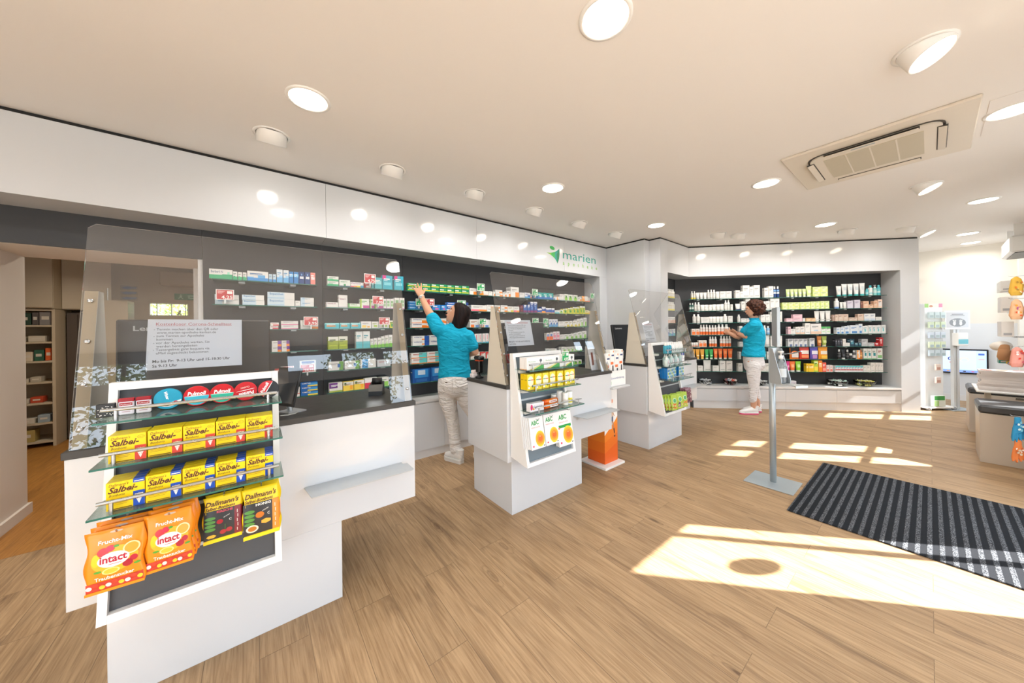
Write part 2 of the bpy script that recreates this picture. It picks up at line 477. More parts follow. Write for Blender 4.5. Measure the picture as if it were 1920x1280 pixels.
# glazed front with dark frames, behind the view; openings shaped for sun patches and skylight
FR = mat('#3c3f42', 0.4)
b = MB()
def fac(x0, x1, z0, z1, mt=FR): b.box(x0, x1, YF-.018, YF, z0, z1, mt)
panes = [(-2.5,-1.55),(-1.45,-.93),(.33,.84),(.98,1.42),(1.56,2.05),(3.54,4.25),(6.03,6.28),(6.46,6.75),(8.40,8.78),(9.0,9.27)]
door = (3.54,4.25)
x = -2.6
for (a, c) in panes:
    fac(x, a, 0, ZC, M_WALL if a - x > 1.0 else FR)
    if (a, c) == door:
        fac(a, c, 2.17, ZC); fac(4.045, 4.10, 0.1, 2.17); fac(a, c, 0, .1)
    else:
        fac(a, c, 0, 1.14 if a > 2.5 else .30, M_WALL); fac(a, c, 1.52, 1.575); fac(a, c, 2.11, 2.31); fac(a, c, 2.53, ZC)
    x = c
fac(x, 9.7, 0, ZC)
b.build('wall_front', kind='structure')
tag(MB().lathe([(0.1,0),(0.1,0.004)], mat('#2d7a4c',.5), c=(3.74, YF+.012, 1.737), n=32, ax='y').build('door_sticker'), 'round sticker on the entrance door glass', 'sticker')

# trees outside, seen mirrored in the counter screens
def tree(name, x, y, z0, z1, rad, n, lm, label):
    t = empty(name, (x, y, 0)); tag(t, label, 'tree')
    b = MB(); b.tube([(0,0,-.3),(0.05,0,z0),(0,.05,(z0+z1)/2)], [.09,.07,.03], mat('#4a3b2c',.9)); b.build('trunk', t)
    b = MB(); rnd = random.Random(name+str(x))
    for i in range(n):
        while True:
            p = Vector((rnd.uniform(-1,1), rnd.uniform(-1,1), rnd.uniform(-1,1)))
            if p.length < 1: break
        c = Vector((p.x*rad, p.y*rad*.7, (z0+z1)/2 + p.z*(z1-z0)/2))
        s = rnd.uniform(.03,.075)
        a = Vector((rnd.uniform(-1,1), rnd.uniform(-1,1), rnd.uniform(-1,1))).normalized()
        q = a.orthogonal().normalized()
        b.add([c-a*s, c+q*s*.5, c+a*s, c-q*s*.5], [(0,1,2,3)], lm)
    b.build('foliage', t)
tree('street_tree', -2.0, -5.2, 2.2, 6.2, 2.1, 5200, M_LEAF, 'broad leafy tree outside the front window behind the camera')
tree('young_tree', 2.4, -5.6, 2.6, 5.0, 1.1, 1500, M_LEAF, 'smaller thin crowned tree outside the front window')
tree('garden_bush', -1.2, 9.2, 0.8, 2.8, 1.6, 4200, M_LEAF2, 'sunlit bush behind the back room window')
# ---------------------------------------------------------------- ceiling fittings
def area_lamp(name, parent, loc, size, power, col=LAMP_COL, rot=(0,0,0), spread=math.radians(160)):
    d = bpy.data.lights.new(name, 'AREA'); d.shape = 'DISK'; d.size = size; d.energy = power; d.color = col; d.spread = spread
    o = bpy.data.objects.new(name, d); COL.objects.link(o); o.parent = parent; o.location = loc; o.rotation_euler = rot
    return o
M_GLOW = mat('#fff6e8', 0.5, emit=7.0)
def make_downlight():
    t = empty('ceiling_light')
    b = MB(); b.lathe([(.112,0),(.112,-.004),(.098,-.008),(.094,-.004),(.094,0)], M_WHITE, n=40); b.build('trim_ring', t)
    b = MB(); b.lathe([(.001,-.0045),(.094,-.0045)], M_GLOW, n=40); b.build('diffuser', t)
    return t
dl = make_downlight()
DLS = [(1.188,.845,'nearest the camera, at the top of the view'),(.25,2.175,'above the first counter with the sweets rack'),(2.217,2.183,'above the second counter'),(4.114,2.187,'above the third counter, near the wall corner'),
       (3.746,.93,'left of the air conditioning cassette'),(5.927,.842,'above the open floor before the cosmetics shelves'),(3.72,-.329,'right of the air conditioning cassette, at the picture edge'),
       (6.19,-.363,'over the waiting benches'),(8.29,-.35,'in the far room, nearer of two'),(9.28,-.42,'closest to the far cream wall'),(-1.72,2.175,'out of view left of the first counter'),(-1.25,.845,'out of view left behind the camera')]  # last two unseen, continued from the lamp rows to brighten the door jamb
for i, (x, y, d) in enumerate(DLS):
    o = dl if i == 0 else copy_tree(dl)
    o.location = (x, y, ZC)
    tag(o, 'round flat recessed ceiling light ' + d, 'ceiling light', 'round flat ceiling lights')
    area_lamp('lamp', o, (0,0,-.02), .18, LAMP_W)
def make_spot():
    t = empty('swivel_spotlight')
    b = MB(); b.lathe([(.105,0),(.105,-.004),(.09,-.006),(.088,0)], M_WHITE, n=36); b.build('trim_ring', t)
    h = MB(Matrix.Translation((0,0,0)) @ Matrix.Rotation(math.radians(26), 4, 'X'))
    h.lathe([(.084,.03),(.084,-.055),(.078,-.057),(.076,-.045)], M_WHITE, n=36); h.build('lamp_head', t)
    h = MB(Matrix.Rotation(math.radians(26), 4, 'X')); h.lathe([(.001,-.047),(.0765,-.047)], M_GLOW, n=30); h.build('diffuser', t)
    h = MB(); h.lathe([(.001,-.001),(.088,-.001)], M_GREY, n=30); h.build('housing', t)
    return t
sp = make_spot()
SPS = [(x, 2.72, 0, 'aimed at the medicine wall, ' + w) for x, w in zip((.10,.90,1.69,2.47,3.23,4.0), ('first from the doorway side','second from the doorway side','third from the doorway side','fourth from the doorway side','fifth from the doorway side','last before the wall corner'))]
SPS += [(2.54,.008,172,'with lit face, nearest the camera'),(5.04,.014,172,'with lit face, just past the cassette'),(7.53,.034,172,'with lit face, near the white pillar')]
SPS += [(5.223,1.861,-45,'aimed at the cosmetics wall, first on its left'),(5.517,1.70,-45,'aimed at the cosmetics wall, second on its left'),(6.047,1.234,-45,'aimed at the cosmetics wall, in its middle'),(6.518,.704,-45,'aimed at the cosmetics wall, fourth along it'),(7.061,.191,-45,'aimed at the cosmetics wall, nearest the pillar')]
for i, (x, y, a, d) in enumerate(SPS):
    o = sp if i == 0 else copy_tree(sp)
    o.location = (x, y, ZC); o.rotation_euler = (0, 0, math.radians(a))
    tag(o, 'white swivel ceiling spotlight ' + d, 'spotlight', 'swivel ceiling spotlights')
    area_lamp('lamp', o, (0, .03, -.065), .14, SPOT_W, rot=(math.radians(26),0,0), spread=math.radians(120))

# air conditioning cassette
t = empty('air_conditioner', (3.755, .262, ZC)); tag(t, 'square cream air conditioning cassette set in the ceiling', 'air conditioner')
M_AC = mat('#dfd6c8', .4); M_ACG = mat('#cfc5ae', .6); M_SLOT = mat('#4b4640', .6)
b = MB()
b.box(-.46,.46,-.46,.46,-.02,0,M_AC,c=.006); o = b.build('panel', t)
def roundsq(r, c, n=6):
    p = []
    for (sx, sy, a0) in ((1,1,0),(-1,1,90),(-1,-1,180),(1,-1,270)):
        for k in range(n+1):
            w = math.radians(a0 + 90*k/n); p.append((sx*(r-c)+c*math.cos(w), sy*(r-c)+c*math.sin(w)))
    return p
MB().prism(roundsq(.335,.10), -.024, -.0201, M_SLOT).build('air_gap', t)
MB().prism(roundsq(.323,.09), -.034, -.0241, M_AC).build('centre_panel', t)
b = MB()
for k in range(4):
    R_ = Matrix.Rotation(math.radians(90*k), 4, 'Z'); q = MB(R_); q.box(-.23,.23,.30,.345,-.036,-.0345,M_SLOT); q.build('outlet', t)
    q = MB(R_); q.xprism([(.305,-.040),(.34,-.048),(.341,-.045),(.306,-.037)], -.225, .225, M_AC); q.build('louvre', t)
g, gn, gl_, gb = nodemat('ac_grille')
tcn = gn.new('ShaderNodeTexCoord'); wv = gn.new('ShaderNodeTexWave'); wv.inputs['Scale'].default_value = 30; gl_.new(tcn.outputs['Object'], wv.inputs[0])
rr = gn.new('ShaderNodeValToRGB'); rr.color_ramp.elements[0].color = lin('#b3a992'); rr.color_ramp.elements[1].color = lin('#d3cab6'); gl_.new(wv.outputs[1], rr.inputs[0]); gl_.new(rr.outputs[0], gb.inputs[0])
MB().box(-.235,.235,-.245,.245,-.037,-.0341,g).build('intake_grille', t)
b = MB()
for y in (-.125,0,.125): b.box(-.235,.235,y-.004,y+.004,-.039,-.0372,M_AC)
b.build('grille_bar', t)
b = MB(Matrix.Translation((-.285,.03,-.0345)) @ Matrix.Rotation(math.radians(-90),4,'Z') @ Matrix.Rotation(math.radians(180),4,'X')); b.box(-.06,.06,-.008,.008,0,.001,mat('#8fa3ad',.5)); b.build('badge', t)
tag(MB().box(3.45,4.06,-.86,-.23,ZC-.003,ZC+.004,M_CEIL).build('access_panel'), 'flush square white access hatch in the ceiling beside the air conditioner', 'hatch')

# ---------------------------------------------------------------- base cabinets under the medicine wall
xs = [-.33,.42,1.02,1.62,2.22,2.82,3.42,3.9,4.38]
proto = {}
for i, (x0, x1) in enumerate(zip(xs[:-1], xs[1:])):
    t = empty('base_cabinet', (x0, 3.286, 0)); w = x1 - x0
    tag(t, 'white glossy low cabinet under the medicine shelves, ' + ordw(i) + ' from the doorway', 'cabinet', 'low cabinets along the medicine wall')
    b = MB(); b.box(.0005, w-.0005, .012, .31, .0, .585, M_SATIN); b.build('carcass', t)
    o = MB().box(.001, w-.001, 0, .011, .085, .57, M_GLOSS).build('door', t)
o = MB().box(-.33, 4.3845, 3.280, 3.599, .5855, .605, M_SATIN).build('cabinet_top'); tag(o, 'continuous pale ledge on the low cabinets along the medicine wall', 'worktop')
# base cabinets of the cosmetics wall
b = MB(); b.prism([(4.9125,2.437),(5.661,2.456), rp(S_P1-.001,-.003), rp(S_P1-.001,.2995), (5.79,2.755),(4.9125,2.759)], .335, .365, M_SATIN)
tag(b.build('cabinet_top'), 'white ledge holding glass bowls below the cosmetics shelves', 'worktop')
cs = [0.0,.72,1.44,2.17,3.049]
for i, (s0, s1) in enumerate(zip(cs[:-1], cs[1:])):
    p = rp(s0); t = empty('base_cabinet', (p[0], p[1], 0), RZR); w = s1 - s0
    tag(t, 'white drawer cabinet below the cosmetics shelves, ' + ordw(i) + ' from the left', 'cabinet', 'drawer cabinets under the cosmetics wall')
    b = MB(); b.box((.06 if i == 0 else .0005), w-.0005, .02, .295, 0, .3345, M_SATIN); b.build('carcass', t)
    MB().box(.001, w-.001, .004, .019, .125, .318, M_GLOSS).build('drawer', t)
t = empty('base_cabinet', (4.9125, 2.44, 0)); tag(t, 'white drawer cabinet in the corner left of the cosmetics wall', 'cabinet')
MB().box(.001,.74,.02,.30,0,.3345,M_SATIN).build('carcass', t); MB().box(.001,.74,.005,.019,.125,.318,M_GLOSS).build('drawer', t)

# ---------------------------------------------------------------- glass wall shelves
SZ_M = [1.765,1.567,1.370,1.178,.983,.780]
SZ_R = [1.807,1.607,1.406,1.202,1.002,.798,.594]
YS = 3.39
bays = [(-.26,.44,'over the first counter on the left'),(.51,1.20,'beside the first screen post'),(1.255,2.00,'behind the reaching assistant'),(2.01,2.78,'between the two counters'),(2.79,4.37,'behind the second counter')]
def glass_shelf(w, d, nb):
    t = empty('glass_shelf')
    b = MB(); b.box(0, w, 0, d, -.008, 0, M_GLASS); b.build('pane', t)
    b = MB(); b.box(0, w, -.0015, -.0003, -.008, 0, M_GEDGE); b.build('edge', t)
    for k in range(nb):
        x = w*(k+.5)/nb
        MB().box(x-.02, x+.02, d*.35, d, -.020, -.0085, M_STEEL2).build('bracket', t)
    return t
for bi, (x0, x1, d) in enumerate(bays):
    pr = None
    for si, z in enumerate(SZ_M):
        if pr is None: pr = o = glass_shelf(x1-x0, 3.599-YS, 2 if x1-x0 < 1 else 4)
        else: o = copy_tree(pr)
        o.location = (x0, YS, z)
        tag(o, 'glass medicine shelf %s, %s from the top' % (d, ordw(si)), 'shelf', 'glass shelves of the medicine wall')
OFF = .10
RB = [(.03,.752,'first bay from the left'),(.76,1.47,'bay behind the second assistant'),(1.485,2.203,'third bay from the left'),(2.255,2.955,'bay nearest the pillar')]
for bi, (s0, s1, d) in enumerate(RB):
    pr = None
    for si, z in enumerate(SZ_R):
        if pr is None: pr = o = glass_shelf(s1-s0, .299-OFF, 2)
        else: o = copy_tree(pr)
        p = rp(s0, OFF); o.location = (p[0], p[1], z); o.rotation_euler = (0,0,RZR)
        tag(o, 'glass cosmetics shelf in the %s, %s from the top' % (d, ordw(si)), 'shelf', 'glass shelves of the cosmetics wall')
pr = None
for si, z in enumerate(SZ_R):
    if pr is None: pr = o = glass_shelf(.55, .20, 1)
    else: o = copy_tree(pr)
    o.location = (4.93, 2.55, z); tag(o, 'short glass shelf in the corner left of the cosmetics wall, %s from the top' % ordw(si), 'shelf', 'short corner shelves')

# ---------------------------------------------------------------- counters
M_SUP = mat('#d3ccbd', .5); M_PLY = mat('#bfa988', .6)
CT = [(-.525, 1.847, 'first white service counter, nearest the camera, with the sweets rack'), (1.412, 1.872, 'second white service counter in the middle of the shop'), (3.358, 1.915, 'third white service counter by the wall corner')]
def counter():
    t = empty('service_counter')
    o = MB().box(0,1.245,0,.55,.386,.9135,M_GLOSS,c=.0015).build('body', t)
    o = MB().box(.035 if False else .09,.86,.001,.52,0,.3855,M_GLOSS,c=.0015).build('plinth', t)
    o = MB().box(-.006,1.252,-.006,.556,.914,.94,M_SLAB,c=.002).build('worktop', t)
    b = MB(); p = [(.70,-.002)]; 
    for k in range(6): a = math.radians(180+90*k/5); p.append((.715+.012+.012*math.cos(a), -.128+.012*math.sin(a)))
    for k in range(6): a = math.radians(270+90*k/5); p.append((1.17+.018*math.cos(a), -.122+.018*math.sin(a)))
    p += [(1.188,-.03),(1.165,-.028),(1.165,-.002)]
    b.prism(p, .600, .604, M_STEEL2); b.build('bag_shelf', t)
    b = MB(); b.box(.75,.78,-.002,0,.56,.60,M_STEEL2); b.box(1.10,1.13,-.002,0,.56,.60,M_STEEL2); b.build('bag_shelf_bracket', t)
    return t
def plinth(x0):  # the first counter's foot sits further in than the others'
    return x0
GA = math.atan(.235)
def guard():
    t = empty('sneeze_guard')
    H_ = .872
    MS = Matrix.Translation((0,.012,.9405)) @ Matrix.Rotation(-GA, 4, 'X')
    def outline():
        r = .02
        pts = [(.0,0),(.17,0),(.17,.145)]
        pts += [(.19,.165),(1.09,.165),(1.11,.145),(1.11,0),(1.232,0),(1.232,H_-r),(1.232-r,H_),(r,H_),(0,H_-r)]
        return pts
    o = outline(); b = MB(MS); n = len(o)
    # split the sheet into three convex pieces
    def piece(poly):
        b.poly(poly, M_ACRYL, y=0)
    piece([(0,0),(.17,0),(.17,.145),(.19,.165),(0,.165)])
    piece([(1.11,0),(1.232,0),(1.232,.165),(1.09,.165),(1.11,.145)])
    piece([(0,.165),(1.232,.165),(1.232,H_-.02),(1.212,H_),(.02,H_),(0,H_-.02)])
    for k in range(n):
        p, q = o[k], o[(k+1)%n]
        b.add([(p[0],-.0025,p[1]),(q[0],-.0025,q[1]),(q[0],.0025,q[1]),(p[0],.0025,p[1])], [(0,1,2,3)], M_ACREDGE)
    b.build('acrylic_sheet', t)
    for x0 in (.004, 1.193):
        q = MB(); y0 = .018
        q.xprism([(y0,.9405),(y0+.247,.9405),(y0+.185,1.515),(y0+.133,1.515)], x0, x0+.035, M_SUP)
        s = q.build('side_support', t)
        e = MB(); e.add([(x0+.001,y0-.0007,.9405),(x0+.034,y0-.0007,.9405),(x0+.034,y0+.1323,1.515),(x0+.001,y0+.1323,1.515)], [(0,1,2,3)], M_PLY); e.build('plywood_edge', s)
        for k in range(4):
            w = MB(MS @ Matrix.Translation((x0+.0175,-.0028,.07+.16*k))); w.lathe([(.008,-.001),(.006,-.004),(.002,-.0045)], M_STEEL, n=12, ax='y'); w.build('screw', t)
    return t
M_RACK = mat('#f1f1f0', .25)
def rack(kind):
    t = empty('display_rack')
    W = .49
    fy = lambda z: -.188 + (z-.405)*.1945
    prof = [(fy(.405),.405),(fy(1.172),1.172),(fy(1.172)+.035,1.172),(-.004,.90),(-.004,.43),(fy(.405)+.03,.405)]
    for x in (0, W-.022): MB().xprism(prof, x, x+.022, M_RACK).build('side_panel', t)
    def slab(z0, z1, d0, d1, mt, name, x0=.0225, x1=W-.0225):
        MB().xprism([(fy(z0)+d0,z0),(fy(z1)+d0,z1),(fy(z1)+d1,z1),(fy(z0)+d1,z0)], x0, x1, mt).build(name, t)
    slab(.43, 1.145, .02, .028, mat('#46484c' if kind != 2 else '#6d7b85', .5), 'back_panel')
    slab(1.1455, 1.172, .0, .03, M_RACK, 'top_rail'); slab(.405, .4295, .0, .03, M_RACK, 'bottom_rail')
    for z in (.555,.70,.845,.985): slab(z-.006, z+.006, .013, .0195, M_STEEL2, 'slat_groove')
    for z in (1.065,.928,.785):
        y1 = fy(z)+.018; y0 = y1-.175
        g = empty('glass_shelf'); g.parent = t
        MB().box(.004 if kind else -.0, W+.004, y0, y1, z-.006, z, M_GLASS).build('pane', g)
        b = MB(); b.box(.004, W+.004, y0-.0012, y0-.0002, z-.006, z, M_GEDGE); b.add([(W+.0045,y0,z-.006),(W+.0045,y1,z-.006),(W+.0045,y1,z),(W+.0045,y0,z)],[(0,1,2,3)],M_GEDGE); b.build('edge', g)
        MB().tube([(.02,y0+.018,z+.036),(W-.01,y0+.018,z+.036)], .0058, M_STEEL, n=10).build('rail', t)
        for x in (.05, W-.04): MB().tube([(x,y0+.018,z-.010),(x,y0+.018,z+.034)], .0052, M_STEEL, n=8).build('rail_post', t)
        for x in (.03, W-.09): MB().box(x, x+.055, y1-.04, y1-.012, z-.032, z-.0065, mat('#d8d8d4',.4)).build('shelf_bracket', t)
    return t
cnt = counter(); grd = guard()
rk = None
for i, (x0, y0, d) in enumerate(CT):
    c = cnt if i == 0 else copy_tree(cnt)
    c.location = (x0, y0, 0); tag(c, d, 'counter', 'white service counters')
    if i:
        for ch in c.children:
            if ch.name.startswith('plinth'): ch.location.x = -.055
    g = grd if i == 0 else copy_tree(grd)
    g.location = (x0+.006, y0+.002, 0); tag(g, 'leaning clear acrylic sneeze guard on the ' + ('first','second','third')[i] + ' counter from the left', 'screen', 'acrylic counter screens')
RKX = [(-.413, 1.845, 'slanted display rack with sweets and sage drops on the first counter'), (1.437, 1.870, 'slanted display rack with heat plasters on the second counter'), (3.385, 1.913, 'slanted display rack with hand gels and bags on the third counter')]
rks = [rack(1), rack(2), rack(3)]
for r_, (x0, y0, d) in zip(rks, RKX):
    r_.location = (x0, y0, 0); tag(r_, d, 'display rack', 'slanted racks on the counter fronts')

# ---------------------------------------------------------------- floor mat
def mat_tex():
    M, n, l, b = nodemat('ribbed_mat')
    tc = n.new('ShaderNodeTexCoord'); mp = n.new('ShaderNodeSeparateXYZ'); l.new(tc.outputs['Object'], mp.inputs[0])
    a = n.new('ShaderNodeMath'); a.operation = 'MULTIPLY'; a.inputs[1].default_value = 2*math.pi/.046; l.new(mp.outputs[1], a.inputs[0])
    s_ = n.new('ShaderNodeMath'); s_.operation = 'SINE'; l.new(a.outputs[0], s_.inputs[0])
    r = n.new('ShaderNodeMapRange'); r.inputs[1].default_value = .0; r.inputs[2].default_value = .45; l.new(s_.outputs[0], r.inputs[0])
    t = n.new('ShaderNodeTexNoise'); t.inputs['Scale'].default_value = 260; t.inputs['Detail'].default_value = 2; l.new(tc.outputs['Object'], t.inputs[0])
    rt = n.new('ShaderNodeMapRange'); rt.inputs[1].default_value = .45; rt.inputs[2].default_value = .62; l.new(t.outputs[0], rt.inputs[0])
    mu = n.new('ShaderNodeMath'); mu.operation = 'MULTIPLY'; l.new(r.outputs[0], mu.inputs[0]); l.new(rt.outputs[0], mu.inputs[1])
    mx = n.new('ShaderNodeMix'); mx.data_type = 'RGBA'; l.new(mu.outputs[0], mx.inputs[0]); mx.inputs[6].default_value = lin('#25272b'); mx.inputs[7].default_value = lin('#7f8287')
    l.new(mx.outputs[2], b.inputs['Base Color']); b.inputs['Roughness'].default_value = .95; b.inputs['Specular IOR Level'].default_value = .1
    bp = n.new('ShaderNodeBump'); bp.inputs['Strength'].default_value = .5; bp.inputs['Distance'].default_value = .004
    ad = n.new('ShaderNodeMath'); l.new(r.outputs[0], ad.inputs[0]); l.new(t.outputs[0], ad.inputs[1]); l.new(ad.outputs[0], bp.inputs['Height']); l.new(bp.outputs[0], b.inputs['Normal'])
    return M
b = MB(); b.box(3.033,4.345,-1.12,.655,.0005,.009,mat_tex(),c=.003); tag(b.build('entrance_mat'), 'dark ribbed entrance mat lying on the oak floor', 'mat')

# ---------------------------------------------------------------- sanitiser stand
t = empty('sanitiser_stand', (3.495, .842, 0)); tag(t, 'tall steel hand sanitiser stand with flat base plate before the mat', 'sanitiser stand')
b = MB(); b.box(-.165,.15,-.165,.172,.0005,.008,M_SILVER,c=.002); b.build('base_plate', t)
b = MB(); b.lathe([(.0,.008),(.023,.008),(.023,1.16),(.0,1.16)], M_SILVER, n=28); b.build('pole', t)
MF = Matrix.Rotation(math.radians(-52), 4, 'Z')
# notice frame faces right of the camera; seen almost edge on
b = MB(Matrix.Rotation(math.radians(-38),4,'Z') @ Matrix.Translation((0,0,1.335)))
b = MB(Matrix.Translation((.0,-.03,1.335)) @ Matrix.Rotation(math.radians(22),4,'Z'))
b.box(-.11,.11,-.012,.012,-.165,.165,M_SILVER,c=.003); b.build('frame', t)
b = MB(Matrix.Translation((.0,-.03,1.335)) @ Matrix.Rotation(math.radians(22),4,'Z'))
b.rect(-.09,.09,-.145,.145,mat('#dfe3e6',.3),y=-.0125); b.disc(0,.0,.05,.09,mat('#c3c9ce',.4),y=-.013); b.text('Hygiene',.022,0,.105,mat('#7b8288',.5),y=-.013,align='C'); b.build('notice', t)
b = MB(Matrix.Rotation(math.radians(-30),4,'Z'))
b.xprism([(-.024,.87),(-.024,1.16),(-.05,1.155),(-.125,.905),(-.125,.87)], -.045, -.041, M_STEEL2)
b.xprism([(-.024,.87),(-.024,1.16),(-.05,1.155),(-.125,.905),(-.125,.87)], .041, .045, M_STEEL2)
b.box(-.045,.045,-.15,-.02,.862,.870,M_STEEL2); b.box(-.045,.045,-.024,-.02,.87,1.16,M_STEEL2); b.build('holder', t)
b = MB(Matrix.Rotation(math.radians(-30),4,'Z')); b.box(-.055,.055,-.25,-.125,.866,.872,M_STEEL2,c=.001); b.box(-.055,.055,-.252,-.248,.855,.872,M_STEEL2); b.build('drip_tray', t)
b = MB(Matrix.Rotation(math.radians(-30),4,'Z')); b.tube([(.035,-.03,1.10),(.03,-.12,1.115),(.0,-.17,1.12),(-.01,-.26,1.145)], .005, M_STEEL, n=8); b.build('elbow_lever', t)
t2 = empty('gel_bottle', (3.495+.082*math.sin(math.radians(-30)), .842-.082*math.cos(math.radians(-30)), .8705)); tag(t2, 'clear pump bottle of hand gel held in the steel stand', 'bottle')
M_CLEAR = glassmat('clear_plastic', (.86,.9,.92,1), refl=1.2, body=.25, bodycol=(.8,.86,.9,1))
MB().lathe([(0,0),(.034,0),(.036,.01),(.036,.14),(.03,.17),(.014,.185),(.014,.20)], M_CLEAR, n=24).build('bottle_body', t2)
MB().lathe([(.0,.20),(.017,.20),(.017,.225),(.006,.23),(.006,.25),(.02,.252),(.02,.264),(0,.264)], M_WHITE, n=20).build('pump', t2)
MB().lathe([(.0363,.05),(.0363,.12)], mat('#d5dde2',.4), n=24).build('label', t2)

# ---------------------------------------------------------------- waiting benches, magazine table
M_BEN = mat('#cfc4b6', .3); M_CUSH = mat('#4a4c4f', .35)
def bench(x, label):
    t = empty('bench', (x, -.29, 0)); tag(t, label, 'bench', 'waiting benches')
    MB().box(0,.50,-.86,0,0,.475,M_BEN,c=.002).build('box', t)
    o = MB().box(-.005,.505,-.855,.006,.4755,.555,M_CUSH,c=.018).build('cushion', t)
    MB().box(-.0022,-.0005,-.42,-.32,.445,.47,M_STEEL).build('badge', t)
bench(5.545, 'box bench with dark grey cushion in front of the magazine table')
bench(6.98, 'box bench with dark grey cushion behind the magazine table')
t = empty('magazine_table', (6.02, -.30, 0)); tag(t, 'small white side table stacked with magazines between the benches', 'table')
MB().box(.04,.74,-.62,0,.612,.628,M_WHITE,c=.002).build('tabletop', t)
for x, y in ((.16,-.06),(.24,-.06),(.16,-.5),(.64,-.5)): MB().box(x,x+.035,y-.035,y,0,.6115,M_SUP).build('leg', t)
M_PAGE = mat('#e9e2df', .6)
zz = .6285
for k in range(9):
    rn = random.Random(k); dx, dy = rn.uniform(-.012,.012), rn.uniform(-.01,.01); th = .024 if k < 8 else .022
    b = MB(Matrix.Translation((6.14+dx, -.325+dy, zz)) @ Matrix.Rotation(rn.uniform(-.03,.03),4,'Z')); b.box(0,.21,-.55,0,0,th-.0008,M_PAGE)
    if k == 8:
        b.add([(0.002,-.548,th-.0005),(.208,-.548,th-.0005),(.208,-.002,th-.0005),(.002,-.002,th-.0005)],[(0,1,2,3)],M_WHITE)
        for q in range(5):
            x_, y_ = .02+.03*(q%3), -.01-.1*q
            b.add([(x_,y_-.08,th),(x_+.09,y_-.07,th),(x_+.10,y_,th),(x_+.01,y_-.01,th)],[(0,1,2,3)],mat(('#d8602f','#e9a27a','#c23b2e','#d9a637','#cf7a5a')[q],.4))
    o = b.build('magazine_bundle'); zz += th
    tag(o, 'bundle of free magazines on the side table, ' + ('topmost with the orange picture cover' if k == 8 else ordw(k) + ' from the bottom'), 'magazines', 'magazine bundles on the side table')
